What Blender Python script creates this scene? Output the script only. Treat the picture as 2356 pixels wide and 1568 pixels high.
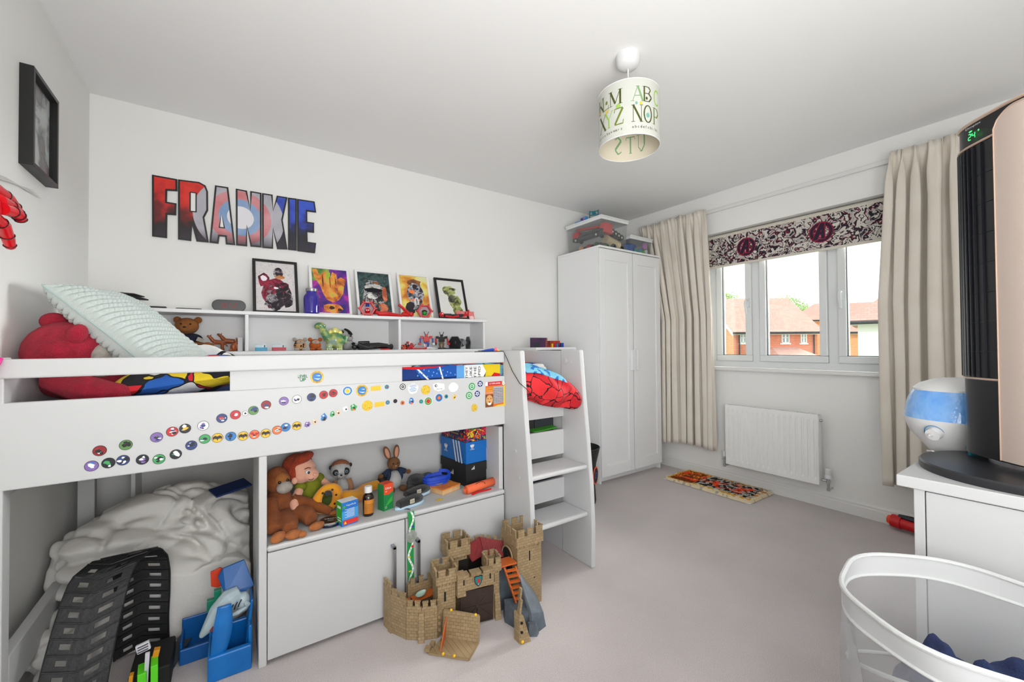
import bpy, bmesh, math, random
from mathutils import Matrix, Vector, Euler, noise
R_ = math.radians; PI = math.pi
for o in list(bpy.data.objects): bpy.data.objects.remove(o)
SC = bpy.context.scene; COL = SC.collection
# ---------------- camera ----------------
CAMP = Vector((0.5758, -2.882, 1.1152)); YAW, PIT, ROL, FPX = 0.60221, 0.013876, -0.00716, 949.09
_F = Vector((math.sin(YAW)*math.cos(PIT), math.cos(YAW)*math.cos(PIT), math.sin(PIT)))
_r = Vector((math.cos(YAW), -math.sin(YAW), 0)); _u = _r.cross(_F)
_R = _r*math.cos(ROL)+_u*math.sin(ROL); _U = -_r*math.sin(ROL)+_u*math.cos(ROL)
cd = bpy.data.cameras.new('camera'); cd.sensor_width = 36; cd.lens = FPX/2356*36; cd.clip_start = .05; cd.clip_end = 500
cam = bpy.data.objects.new('camera', cd); COL.objects.link(cam); SC.camera = cam
cam.matrix_world = Matrix(((_R.x,_U.x,-_F.x,CAMP.x),(_R.y,_U.y,-_F.y,CAMP.y),(_R.z,_U.z,-_F.z,CAMP.z),(0,0,0,1)))
# ---------------- world, sun, exposure ----------------
w = bpy.data.worlds.new('sky'); SC.world = w; w.use_nodes = True
nt = w.node_tree; nt.nodes.clear()
tc = nt.nodes.new('ShaderNodeTexCoord'); sp = nt.nodes.new('ShaderNodeSeparateXYZ'); mr = nt.nodes.new('ShaderNodeMapRange')
cr = nt.nodes.new('ShaderNodeValToRGB'); bg = nt.nodes.new('ShaderNodeBackground'); wo = nt.nodes.new('ShaderNodeOutputWorld')
mr.inputs['From Min'].default_value = -.4; mr.inputs['From Max'].default_value = 1
cr.color_ramp.elements[0].position = .0; cr.color_ramp.elements[0].color = (.62,.60,.57,1)
cr.color_ramp.elements[1].position = 1; cr.color_ramp.elements[1].color = (.86,.92,1,1)
e = cr.color_ramp.elements.new(.33); e.color = (1,1,1,1)
nt.links.new(tc.outputs['Generated'], sp.inputs[0]); nt.links.new(sp.outputs['Z'], mr.inputs['Value'])
nt.links.new(mr.outputs[0], cr.inputs[0]); nt.links.new(cr.outputs[0], bg.inputs[0]); nt.links.new(bg.outputs[0], wo.inputs[0])
bg.inputs[1].default_value = 1.25
def lamp(name, kind, loc, d, energy, col=(1,1,1), **k):
    l = bpy.data.lights.new(name, kind); l.energy = energy; l.color = col
    for a, v in k.items(): setattr(l, a, v)
    o = bpy.data.objects.new(name, l); COL.objects.link(o); o.location = loc
    o.rotation_euler = Vector(d).to_track_quat('-Z', 'Y').to_euler(); return o
lamp('sun', 'SUN', (-5,8,12), (.75,-.12,-.55), .8, (1,.95,.88), angle=R_(3))
lamp('window_daylight', 'SUN', (9,-3,6), (-.90,.16,-.26), 11, (1,.98,.95), angle=R_(38))
lamp('added_ceiling_fill', 'AREA', (1.6,-3.45,.75), (.1,.2,1), 5, (1,.995,.985), shape='RECTANGLE', size=3.0, size_y=.4)  # added fill light behind the camera, turned up to brighten the ceiling
lamp('added_far_fill', 'AREA', (1.0,-3.5,1.15), (.62,1,.66), 30, (1,.995,.985), shape='RECTANGLE', size=1.8, size_y=.9, spread=R_(160))  # second added fill, lifts the back wall, far ceiling corner and floor
SC.view_settings.view_transform = 'Standard'; SC.view_settings.look = 'None'; SC.view_settings.gamma = 1
SC.view_settings.use_curve_mapping = False; SC.view_settings.exposure = 0.64
# ---------------- helpers ----------------
def lin(c):
    return tuple((x/255/12.92 if x/255 <= .04045 else ((x/255+.055)/1.055)**2.4) for x in c)
MC = {}
def mat(name, col, rough=.5, metal=0., bump=None, var=None, spec=.5, alpha=1, trans=0, emis=0, sheen=0, coat=0, ior=None):
    if name in MC: return MC[name]
    m = bpy.data.materials.new(name); m.use_nodes = True; n = m.node_tree.nodes; L = m.node_tree.links; b = n['Principled BSDF']
    c = (*lin(col), 1); b.inputs['Base Color'].default_value = c
    b.inputs['Roughness'].default_value = rough; b.inputs['Metallic'].default_value = metal
    b.inputs['Specular IOR Level'].default_value = spec; b.inputs['Alpha'].default_value = alpha
    b.inputs['Transmission Weight'].default_value = trans
    b.inputs['Sheen Weight'].default_value = sheen; b.inputs['Coat Weight'].default_value = coat
    if ior: b.inputs['IOR'].default_value = ior
    if emis: b.inputs['Emission Color'].default_value = c; b.inputs['Emission Strength'].default_value = emis
    t = None
    if bump or var:
        t = n.new('ShaderNodeTexCoord')
    if bump:
        x = n.new('ShaderNodeTexNoise'); x.inputs['Scale'].default_value = bump[0]; x.inputs['Detail'].default_value = bump[2] if len(bump) > 2 else 3
        q = n.new('ShaderNodeBump'); q.inputs['Strength'].default_value = bump[1]; q.inputs['Distance'].default_value = .01
        L.new(t.outputs['Object'], x.inputs['Vector']); L.new(x.outputs['Fac'], q.inputs['Height']); L.new(q.outputs[0], b.inputs['Normal'])
    if var:
        x = n.new('ShaderNodeTexNoise'); x.inputs['Scale'].default_value = var[0]; x.inputs['Detail'].default_value = 4
        r = n.new('ShaderNodeValToRGB'); r.color_ramp.elements[0].position = .3; r.color_ramp.elements[1].position = .7
        r.color_ramp.elements[0].color = c; r.color_ramp.elements[1].color = (*lin(var[1]), 1)
        L.new(t.outputs['Object'], x.inputs['Vector']); L.new(x.outputs['Fac'], r.inputs[0]); L.new(r.outputs[0], b.inputs['Base Color'])
    MC[name] = m; return m
def ramp_mat(name, kind, scale, stops, rough=.6, distort=0, edge=None, bump=0, coat=0, coord='Object', detail=3):
    """stops: [(pos,(r,g,b)),...]; kind 'noise' | 'cells'. edge = (width, colour) draws dark cell outlines (printed)."""
    if name in MC: return MC[name]
    m = bpy.data.materials.new(name); m.use_nodes = True; n = m.node_tree.nodes; L = m.node_tree.links; b = n['Principled BSDF']
    b.inputs['Roughness'].default_value = rough; b.inputs['Coat Weight'].default_value = coat
    t = n.new('ShaderNodeTexCoord'); vec = t.outputs[coord]
    if distort:
        x = n.new('ShaderNodeTexNoise'); x.inputs['Scale'].default_value = scale*.7; mx = n.new('ShaderNodeVectorMath'); mx.operation = 'MULTIPLY_ADD'
        L.new(vec, x.inputs['Vector']); L.new(x.outputs['Color'], mx.inputs[0]); mx.inputs[1].default_value = (distort,)*3; L.new(vec, mx.inputs[2]); vec = mx.outputs[0]
    r = n.new('ShaderNodeValToRGB'); r.color_ramp.interpolation = 'CONSTANT' if kind == 'cells' else 'LINEAR'
    while len(r.color_ramp.elements) < len(stops): r.color_ramp.elements.new(.5)
    for el, (p, c) in zip(r.color_ramp.elements, stops): el.position = p; el.color = (*lin(c), 1)
    if kind == 'cells':
        v = n.new('ShaderNodeTexVoronoi'); v.inputs['Scale'].default_value = scale; L.new(vec, v.inputs['Vector'])
        s = n.new('ShaderNodeSeparateColor'); L.new(v.outputs['Color'], s.inputs[0]); L.new(s.outputs[0], r.inputs[0])
    else:
        v = n.new('ShaderNodeTexNoise'); v.inputs['Scale'].default_value = scale; v.inputs['Detail'].default_value = detail
        L.new(vec, v.inputs['Vector']); L.new(v.outputs['Fac'], r.inputs[0])
    out = r.outputs[0]
    if edge:
        v2 = n.new('ShaderNodeTexVoronoi'); v2.feature = 'DISTANCE_TO_EDGE'; v2.inputs['Scale'].default_value = scale; L.new(vec, v2.inputs['Vector'])
        lt = n.new('ShaderNodeMath'); lt.operation = 'LESS_THAN'; lt.inputs[1].default_value = edge[0]; L.new(v2.outputs['Distance'], lt.inputs[0])
        mx = n.new('ShaderNodeMix'); mx.data_type = 'RGBA'; L.new(lt.outputs[0], mx.inputs[0]); L.new(out, mx.inputs[6]); mx.inputs[7].default_value = (*lin(edge[1]), 1); out = mx.outputs[2]
    L.new(out, b.inputs['Base Color'])
    if bump:
        x = n.new('ShaderNodeTexNoise'); x.inputs['Scale'].default_value = 60; q = n.new('ShaderNodeBump'); q.inputs['Strength'].default_value = bump; q.inputs['Distance'].default_value = .01
        L.new(t.outputs['Object'], x.inputs['Vector']); L.new(x.outputs['Fac'], q.inputs['Height']); L.new(q.outputs[0], b.inputs['Normal'])
    MC[name] = m; return m
def clear_mat(name, tint, gloss=.12, keep=.85, rough=.03):
    """thin clear sheet: mostly transparent, a little glossy"""
    if name in MC: return MC[name]
    m = bpy.data.materials.new(name); m.use_nodes = True; n = m.node_tree.nodes; L = m.node_tree.links; n.clear()
    a = n.new('ShaderNodeBsdfTransparent'); a.inputs[0].default_value = (*[x*1. for x in lin(tint)], 1)
    g = n.new('ShaderNodeBsdfGlossy'); g.inputs['Roughness'].default_value = rough
    d = n.new('ShaderNodeBsdfDiffuse'); d.inputs[0].default_value = (*lin(tuple(x*.84 for x in tint)), 1)
    x = n.new('ShaderNodeMixShader'); y = n.new('ShaderNodeMixShader'); o = n.new('ShaderNodeOutputMaterial')
    x.inputs[0].default_value = gloss; L.new(a.outputs[0], x.inputs[1]); L.new(g.outputs[0], x.inputs[2])
    y.inputs[0].default_value = 1-keep; L.new(x.outputs[0], y.inputs[1]); L.new(d.outputs[0], y.inputs[2]); L.new(y.outputs[0], o.inputs[0])
    MC[name] = m; return m
def rotm(rot): return Euler(rot).to_matrix().to_4x4()
class MB:
    def __init__(s): s.v = []; s.f = []; s.m = []
    def add(s, V, F, mi=0, M=None):
        b = len(s.v); s.v += [tuple(M @ Vector(p)) if M else tuple(p) for p in V]
        s.f += [tuple(i+b for i in f) for f in F]; s.m += [mi]*len(F); return s
    def box(s, c, d, mi=0, rot=(0,0,0)):
        x, y, z = (k/2 for k in d); M = Matrix.Translation(c) @ rotm(rot)
        V = [(i*x, j*y, k*z) for i in (-1,1) for j in (-1,1) for k in (-1,1)]
        return s.add(V, [(0,1,3,2),(4,6,7,5),(0,4,5,1),(2,3,7,6),(0,2,6,4),(1,5,7,3)], mi, M)
    def bb(s, x0,x1,y0,y1,z0,z1, mi=0): return s.box(((x0+x1)/2,(y0+y1)/2,(z0+z1)/2),(abs(x1-x0),abs(y1-y0),abs(z1-z0)),mi)
    def tube(s, P, r, n=8, mi=0, cap=True):
        P = [Vector(p) for p in P]; k = len(P); rs = r if isinstance(r, (list, tuple)) else [r]*k
        V = []; F = []; prev = None
        for i, p in enumerate(P):
            t = (P[min(i+1,k-1)]-P[max(i-1,0)]).normalized()
            if prev is None: a = t.orthogonal().normalized()
            else: a = (prev - t*prev.dot(t)).normalized()
            prev = a; b = t.cross(a)
            V += [p+(a*math.cos(2*PI*j/n)+b*math.sin(2*PI*j/n))*rs[i] for j in range(n)]
        for i in range(k-1):
            for j in range(n): F.append((i*n+j, i*n+(j+1)%n, (i+1)*n+(j+1)%n, (i+1)*n+j))
        if cap: F += [tuple(range(n))[::-1], tuple((k-1)*n+j for j in range(n))]
        return s.add(V, F, mi)
    def cyl(s, p0, p1, r, r1=None, n=20, mi=0): return s.tube([p0,p1],[r, r if r1 is None else r1],n,mi)
    def lathe(s, prof, c=(0,0,0), n=28, mi=0, M=None, sc=(1,1)):
        V = []; F = []; k = len(prof)
        for r, z in prof: V += [(c[0]+r*sc[0]*math.cos(2*PI*j/n), c[1]+r*sc[1]*math.sin(2*PI*j/n), c[2]+z) for j in range(n)]
        for i in range(k-1):
            for j in range(n): F.append((i*n+j, i*n+(j+1)%n, (i+1)*n+(j+1)%n, (i+1)*n+j))
        if prof[0][0] > 1e-5: F.append(tuple(range(n))[::-1])
        if prof[-1][0] > 1e-5: F.append(tuple((k-1)*n+j for j in range(n)))
        return s.add(V, F, mi, M)
    def ell(s, c, r, mi=0, rot=(0,0,0), nu=14, nv=9):
        if not isinstance(r, (list, tuple)): r = (r,)*3
        M = Matrix.Translation(c) @ rotm(rot); V = [(0,0,-r[2])]; F = []
        for i in range(1, nv):
            a = -PI/2+PI*i/nv
            V += [(r[0]*math.cos(a)*math.cos(2*PI*j/nu), r[1]*math.cos(a)*math.sin(2*PI*j/nu), r[2]*math.sin(a)) for j in range(nu)]
        V.append((0,0,r[2])); T = len(V)-1
        for j in range(nu): F.append((0, 1+(j+1)%nu, 1+j)); F.append((T, T-nu+j, T-nu+(j+1)%nu))
        for i in range(nv-2):
            for j in range(nu): F.append((1+i*nu+j, 1+i*nu+(j+1)%nu, 1+(i+1)*nu+(j+1)%nu, 1+(i+1)*nu+j))
        return s.add(V, F, mi, M)
    def prism(s, poly, h, M=None, mi=0):
        """polygon in local xy, extruded from z=0 to z=h"""
        n = len(poly); V = [(x,y,0) for x,y in poly]+[(x,y,h) for x,y in poly]
        return s.add(V, [tuple(range(n))[::-1], tuple(range(n,2*n))]+[(i,(i+1)%n,(i+1)%n+n,i+n) for i in range(n)], mi, M)
    def grid(s, nu, nv, fn, mi=0):
        V = [fn(i/nu, j/nv) for j in range(nv+1) for i in range(nu+1)]
        return s.add(V, [(j*(nu+1)+i, j*(nu+1)+i+1, (j+1)*(nu+1)+i+1, (j+1)*(nu+1)+i) for j in range(nv) for i in range(nu)], mi)
WM = {}
def tag(o, label=None, cat=None, group=None, kind=None):
    if label: o['label'] = label
    if cat: o['category'] = cat
    if group: o['group'] = group
    if kind: o['kind'] = kind
    return o
def thing(name, label, cat, loc=(0,0,0), rz=0, group=None, rot=None):
    o = bpy.data.objects.new(name, None); COL.objects.link(o); o.empty_display_size = .05
    o.location = loc; o.rotation_euler = rot or (0,0,rz); WM[o.name] = Matrix.Translation(loc) @ rotm(rot or (0,0,rz))
    return tag(o, label, cat, group)
def obj(name, mb, mats, parent=None, world=False, bev=0, smooth=False, rem=0, label=None, sol=0, sub=0, at=None, ang=35):
    """one mesh object. world=True: vertices are given in world space. at: own origin given in the parent's (or world) space"""
    me = bpy.data.meshes.new(name); 
    base = WM[parent.name] if parent else Matrix.Identity(4)
    M = base.inverted() if world and parent else Matrix.Identity(4)
    if at is None:
        zs = [M @ Vector(v) for v in mb.v]; n = max(1, len(zs)); at = Vector((sum(v.x for v in zs)/n, sum(v.y for v in zs)/n, min((v.z for v in zs), default=0)))
    at = Vector(at); M = Matrix.Translation(-at) @ M
    me.from_pydata([tuple(M @ Vector(v)) for v in mb.v], [], mb.f)
    if not isinstance(mats, (list, tuple)): mats = [mats]
    for m in mats: me.materials.append(m)
    if len(mats) > 1: me.polygons.foreach_set('material_index', mb.m)
    if smooth: me.polygons.foreach_set('use_smooth', [True]*len(me.polygons)); me.set_sharp_from_angle(angle=R_(ang))
    me.update(); me.validate()
    o = bpy.data.objects.new(name, me); COL.objects.link(o); o.location = at
    if parent: o.parent = parent
    WM[o.name] = base @ Matrix.Translation(at)
    if rem: q = o.modifiers.new('remesh','REMESH'); q.mode = 'VOXEL'; q.voxel_size = rem; q.use_smooth_shade = True; q = o.modifiers.new('smooth','SMOOTH'); q.iterations = 3; q.factor = .6
    if sub: q = o.modifiers.new('sub','SUBSURF'); q.levels = q.render_levels = sub
    if sol: q = o.modifiers.new('solid','SOLIDIFY'); q.thickness = sol; q.offset = 0
    if bev: q = o.modifiers.new('bevel','BEVEL'); q.width = bev; q.segments = 2; q.limit_method = 'ANGLE'; q.angle_limit = R_(50)
    if label: o['label'] = label
    return o
def single(name, mb, mats, label, cat, group=None, **k): return tag(obj(name, mb, mats, **k), label, cat, group)
def struct(name, mb, mats, **k): return tag(obj(name, mb, mats, **k), kind='structure')
TXT = {}
def text(mb, s, O, X, Y, h, mi=0, wid=None, d=.0008, center=False):
    """flat lettering: origin O, unit axes X,Y, cap height h, optional total width"""
    if s not in TXT:
        c = bpy.data.curves.new('t','FONT'); c.body = s; c.resolution_u = 3; q = bpy.data.objects.new('t', c); me = bpy.data.meshes.new_from_object(q)
        TXT[s] = ([v.co.copy() for v in me.vertices], [tuple(p.vertices) for p in me.polygons]); bpy.data.objects.remove(q); bpy.data.meshes.remove(me)
    V, F = TXT[s]
    if not V: return mb
    x0 = min(v.x for v in V); x1 = max(v.x for v in V); y0 = min(v.y for v in V); y1 = max(v.y for v in V)
    k = h/(y1-y0); kx = wid/(x1-x0) if wid else k
    O = Vector(O); X = Vector(X).normalized(); Y = Vector(Y).normalized(); N = X.cross(Y)
    if center: O = O - X*(x1-x0)*kx/2 - Y*h/2
    return mb.add([O+X*((v.x-x0)*kx)+Y*((v.y-y0)*k)+N*d for v in V], F, mi)
def flat(mb, O, X, Y, shapes, d0=.0006, dd=.0004):
    """printed shapes on a plane: each (mi, [(u,v),...]) or (mi,'o',u,v,ru,rv)"""
    O = Vector(O); X = Vector(X); Y = Vector(Y); N = X.cross(Y).normalized()
    for i, sh in enumerate(shapes):
        if sh[1] == 'o': _, _, u, v, ru, rv = sh; P = [(u+ru*math.cos(2*PI*j/24), v+rv*math.sin(2*PI*j/24)) for j in range(24)]
        else: P = sh[1]
        mb.add([O+X*a+Y*b+N*(d0+dd*i) for a, b in P], [tuple(range(len(P)))], sh[0])
    return mb
def copy_tree(o, parent=None):
    c = o.copy(); COL.objects.link(c)
    if parent: c.parent = parent
    WM[c.name] = WM[o.name]
    for ch in [k for k in bpy.data.objects if k.parent == o]: copy_tree(ch, c)
    return c
rnd = random.Random(7)
# ---------------- shared materials ----------------
WALL = mat('wall_paint', (238,238,236), .9, spec=.2, bump=(350,.04))
CEIL = mat('ceiling_paint', (242,242,241), .92, spec=.15)
TRIM = mat('white_gloss_paint', (228,228,226), .35)
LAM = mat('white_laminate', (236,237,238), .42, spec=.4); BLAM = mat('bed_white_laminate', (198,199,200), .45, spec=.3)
UPVC = mat('white_upvc', (228,231,232), .3)
BLK = mat('black_plastic', (18,18,20), .35); BLKM = mat('black_matt', (24,24,25), .7)
WHT = mat('white_plastic', (222,223,224), .35); RED = mat('red_plastic', (205,20,28), .3); CHR = mat('chrome', (190,192,195), .2, 1)
STEEL = mat('brushed_steel', (165,167,172), .35, .9)
GLASS = clear_mat('window_glass', (250,252,252), .05, 1.0)
# ---------------- room ----------------
W_, H_ = 3.964, 2.4; YB = -3.75
carpet = ramp_mat('grey_pink_carpet', 'noise', 420, [(.3,(198,186,185)),(.5,(222,212,211)),(.72,(240,232,231))], .95, detail=2)
n = carpet.node_tree.nodes; L = carpet.node_tree.links
x = n.new('ShaderNodeTexNoise'); x.inputs['Scale'].default_value = 620; q = n.new('ShaderNodeBump'); q.inputs['Strength'].default_value = .75; q.inputs['Distance'].default_value = .008
t_ = n.new('ShaderNodeTexCoord'); L.new(t_.outputs['Object'], x.inputs['Vector']); L.new(x.outputs['Fac'], q.inputs['Height']); L.new(q.outputs[0], n['Principled BSDF'].inputs['Normal'])
n['Principled BSDF'].inputs['Sheen Weight'].default_value = .15
x2 = n.new('ShaderNodeTexNoise'); x2.inputs['Scale'].default_value = 2.3; x2.inputs['Detail'].default_value = 3; L.new(t_.outputs['Object'], x2.inputs['Vector'])
mrr = n.new('ShaderNodeMapRange'); mrr.inputs['From Min'].default_value = .35; mrr.inputs['From Max'].default_value = .65; mrr.inputs['To Min'].default_value = .93; mrr.inputs['To Max'].default_value = 1.03; L.new(x2.outputs['Fac'], mrr.inputs[0])
mm = n.new('ShaderNodeMix'); mm.data_type = 'RGBA'; mm.blend_type = 'MULTIPLY'; mm.inputs[0].default_value = 1
src = n['Principled BSDF'].inputs['Base Color'].links[0].from_socket
L.new(src, mm.inputs[6]); L.new(mrr.outputs[0], mm.inputs[7]); L.new(mm.outputs[2], n['Principled BSDF'].inputs['Base Color'])
struct('floor', MB().bb(-.12, W_+.3, YB, .12, -.2, 0), carpet, at=(0,0,0))
struct('ceiling', MB().bb(-.12, W_+.3, YB, .12, H_, H_+.15), CEIL)
struct('wall_back', MB().bb(-.12, W_+.3, 0, .12, 0, H_), WALL)
struct('wall_left', MB().bb(-.12, 0, YB, 0, 0, H_), WALL)
mb = MB().bb(-.12, .25, YB, YB-.12, 0, H_).bb(1.15, W_+.28, YB, YB-.12, 0, H_).bb(.25, 1.15, YB, YB-.12, 2.02, H_); struct('wall_front', mb, WALL)
WY0, WY1, WZ0, WZ1 = -2.16, -.90, .93, 2.06      # window opening
mb = MB()
mb.bb(W_, W_+.28, YB, WY0, 0, H_).bb(W_, W_+.28, WY1, 0, 0, H_).bb(W_, W_+.28, WY0, WY1, 0, WZ0-.02).bb(W_, W_+.28, WY0, WY1, WZ1, H_)
struct('wall_right', mb, WALL)
def skirting(name, p0, p1, inw):
    p0 = Vector(p0); p1 = Vector(p1); d = (p1-p0); inw = Vector(inw)
    prof = [(0,0),(.016,0),(.016,.062),(.011,.068),(.012,.080),(.006,.090),(.004,.096),(0,.096)]
    mb = MB(); V = [p+inw*a+Vector((0,0,b)) for p in (p0,p1) for a, b in prof]; k = len(prof)
    mb.add(V, [tuple(range(k)), tuple(range(k,2*k))[::-1]]+[(i,(i+1)%k,(i+1)%k+k,i+k) for i in range(k)])
    struct(name, mb, TRIM)
skirting('baseboard_right', (W_,YB,0), (W_,0,0), (-1,0,0)); skirting('baseboard_back', (0,0,0), (W_,0,0), (0,-1,0)); skirting('baseboard_left', (0,YB,0), (0,0,0), (1,0,0))
# ---------------- window ----------------
def rframe(mb, y0,y1,z0,z1, w, x0,x1, mi=0):   # rectangular frame in the yz plane
    mb.bb(x0,x1,y0,y1,z0,z0+w,mi).bb(x0,x1,y0,y1,z1-w,z1,mi).bb(x0,x1,y0,y0+w,z0+w,z1-w,mi).bb(x0,x1,y1-w,y1,z0+w,z1-w,mi)
XF = W_+.09
win = thing('window_1', None, None, (XF, (WY0+WY1)/2, WZ0)); win['kind'] = 'structure'
mb = MB(); rframe(mb, WY0, WY1, WZ0, WZ1, .055, XF, XF+.07); M1, M2 = -1.273, -1.783
for m in (M1, M2): mb.bb(XF, XF+.07, m-.030, m+.030, WZ0+.05, WZ1-.05)
obj('window_frame', mb, UPVC, win, world=True, bev=.004)
SASH = [(M1+.030, WY1-.055, 'h', 1), (M2+.030, M1-.030, None, 0), (WY0+.055, M2-.030, 'h', -1)]
for y0, y1, h, sd in SASH:
    mb = MB(); rframe(mb, y0, y1, WZ0+.055, WZ1-.055, .048, XF-.018, XF+.05); s_ = obj('sash', mb, UPVC, win, world=True, bev=.006)
    mb = MB(); rframe(mb, y0+.046, y1-.046, WZ0+.101, WZ1-.101, .006, XF-.001, XF+.02); obj('gasket', mb, BLKM, s_, world=True)
    obj('pane', MB().bb(XF+.008, XF+.014, y0+.043, y1-.043, WZ0+.098, WZ1-.098), GLASS, s_, world=True)
    if h:
        hy = (y0+.024) if sd > 0 else (y1-.024)
        mb = MB().box((XF-.026, hy, 1.455), (.014,.028,.075)).tube([(XF-.035,hy,1.475),(XF-.055,hy,1.47),(XF-.06,hy,1.44),(XF-.05,hy-.004,1.36)], [.010,.011,.011,.009], 10)
        obj('window_handle', mb, UPVC, s_, world=True, bev=.003, smooth=True)
mb = MB().bb(W_-.035, XF, WY0-.03, WY1+.03, WZ0-.022, WZ0)
struct('trim_1', mb, TRIM, bev=.006)
# ---------------- blind ----------------
BLX = W_+.045
bl = thing('roller_blind', 'roller blind half way down the window in a black, white and maroon comic print', 'blind', (BLX, -1.53, 1.775))
pr = ramp_mat('comic_ink_print', 'noise', 15, [(.0,(216,210,200)),(.36,(212,206,198)),(.37,(30,22,38)),(.395,(28,22,38)),(.40,(210,204,196)),(.47,(206,200,192)),(.48,(24,20,34)),(.52,(30,22,40)),(.525,(126,34,56)),(.54,(120,30,52)),(.545,(208,202,194)),(.61,(150,146,146)),(.615,(30,24,40)),(.66,(28,22,36)),(.67,(214,208,200))], .85, distort=.12, detail=8)
obj('blind_fabric', MB().bb(BLX-.001, BLX+.001, WY0+.015, WY1-.015, 1.785, 2.03), pr, bl, world=True)
obj('bottom_bar', MB().bb(BLX-.004, BLX+.006, WY0+.015, WY1-.015, 1.772, 1.79), mat('cream_bar', (214,208,196), .6), bl, world=True, bev=.002)
obj('roller_tube', MB().cyl((BLX+.012, WY0+.01, 2.035), (BLX+.012, WY1-.01, 2.035), .017), mat('cream_bar', (214,208,196), .6), bl, world=True, smooth=True)
dk = mat('print_dark_purple', (44,22,50), .85); mr_ = mat('print_maroon', (150,30,58), .85)
for y in (-1.225, -1.735):
    mb = MB(); O = (BLX-.0012, y, 1.905); X = (0,-1,0); Y = (0,0,1)
    def ring(r0, r1, mi, dz):
        V = []; N = 36
        for j in range(N): a = 2*PI*j/N; V += [(O[0]-dz, O[1]-r0*math.cos(a), O[2]+r0*math.sin(a)), (O[0]-dz, O[1]-r1*math.cos(a), O[2]+r1*math.sin(a))]
        mb.add(V, [(2*j, 2*j+1, (2*j+3)%(2*N), (2*j+2)%(2*N)) for j in range(N)], mi)
    ring(.050,.068,0,.0006); ring(.044,.050,1,.0006); ring(.068,.074,1,.0006)
    for d, mi, g in ((.0010,1,.006),(.0016,0,0)):
        mb.add([(O[0]-d, y-a, 1.905+b) for a, b in ((-.052-g,-.05-g),(-.024+g,-.05-g),(.018+g,.062+g),(-.004-g,.062+g))], [(0,1,2,3)], mi)
        mb.add([(O[0]-d-.0002, y-a, 1.905+b) for a, b in ((.004-g,.062+g),(.020+g,.062+g),(.020+g,-.046-g),(.002-g,-.046-g))], [(0,1,2,3)], mi)
        mb.add([(O[0]-d-.0004, y-a, 1.905+b) for a, b in ((-.035-g,-.016-g),(.004+g,-.016-g),(.004+g,.002+g),(-.028-g,.002+g))], [(0,1,2,3)], mi)
    obj('printed_emblem', mb, [dk, mr_], bl, world=True, label='round dark purple letter A emblem')
# ---------------- curtains ----------------
CUR = mat('oatmeal_curtain_linen', (230,223,212), .9, bump=(900,.25), var=(5,(222,214,201)), sheen=.1)
def curtain(name, ya, yb, yat, ybt, z0, z1, npl, amp, label, seed, xw, vt=.45):
    r = random.Random(seed); ph = [r.uniform(-.5,.5) for _ in range(12)]
    ro = thing(name, label, 'curtain', (xw, (ya+yb)/2, z0))
    def fn(u, v):
        z = z1+(z0-z1)*v
        k = min(1, v/.10); e = k*k*(3-2*k)
        ybe = yat+(ya-yat)*min(1, v/vt); yen = ybt+(yb-ybt)*min(1, v/.45)
        y = ybe+(yen-ybe)*u
        f = u*npl+.22*math.sin(u*9+ph[0]*6)+ .10*math.sin(v*3+u*17+ph[1]*9)*v
        s = math.sin(2*PI*f); s = (abs(s)**.75)*(1 if s > 0 else -1)
        a = amp*(.35+.65*e)*(.75+.35*math.sin(u*13+ph[2]*7))
        x = xw - a*s*.5 - amp*.4 + .010*math.sin(u*40+v*5+ph[3]*8)*e*.5
        if v < .16:
            h = (1-v/.16); q = u*npl*2.6+.5*math.sin(u*21+seed); x -= h*.020*(abs((q % 1)*2-1)**.7)*(.5+.5*math.sin(u*37+seed)**2); y += h*.010*math.sin(u*61+seed); z += h*.006*math.sin(u*47+seed)
        y += .014*math.sin(4*PI*f+ph[4])*e
        z += .012*math.sin(u*6+ph[5]*5)*v
        return (x, y, z)
    obj('curtain_fabric', MB().grid(220, 44, fn), CUR, ro, world=True, smooth=True, sol=.003, ang=80)
    return ro
curtain('curtain', -.46, -1.005, -.28, -.965, .245, 2.265, 8.5, .062, 'left beige linen curtain with pinch pleats, hanging beside the white wardrobe', 3, 3.915)
curtain('curtain', -2.085, -2.72, -2.135, -2.66, .26, 2.262, 8.5, .085, 'right beige linen curtain with pinch pleats, hanging behind the humidifier', 11, 3.885)
tr = MB().bb(W_-.022, W_-.002, -2.75, -.25, 2.235, 2.262); single('curtain_track', tr, TRIM, 'slim white curtain track fixed high above the window', 'curtain rail', bev=.003)
# ---------------- radiator ----------------
ra = thing('radiator', 'white ribbed panel radiator under the window with two pipe valves', 'radiator', (W_-.07, -1.43, .17))
RW = mat('radiator_enamel', (238,239,238), .3); y0, y1, z0, z1 = -1.745, -1.115, .17, .635; xf = W_-.10
mb = MB(); nr = 17; 
def rad(u, v):
    y = y1+(y0-y1)*u; z = z0+(z1-z0)*v; e = min(1, max(0, (min(v,1-v)-.06)/.03)); f = (u*nr) % 1
    ed = 1 if .02 < u < .98 else 0
    return (xf + ed*e*.007*(1 if .28 < f < .72 else 0), y, z)
obj('front_panel', MB().grid(nr*8, 30, rad), RW, ra, world=True, sol=.002)
obj('rim', MB().bb(xf,xf+.05,y0-.004,y0,z0,z1).bb(xf,xf+.05,y1,y1+.004,z0,z1).bb(xf,xf+.05,y0,y1,z0-.004,z0), RW, ra, world=True, bev=.002)
mb = MB().bb(xf, xf+.006, y0,y1,z1,z1+.006).bb(xf+.044,xf+.05,y0,y1,z1,z1+.006)
for i in range(40): yy = y0+(y1-y0)*(i+.5)/40; mb.bb(xf+.004,xf+.046,yy-.0018,yy+.0018,z1,z1+.005)
obj('top_grille', mb, RW, ra, world=True)
obj('back_panel', MB().bb(xf+.05,xf+.056,y0,y1,z0,z1), RW, ra, world=True)
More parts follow.
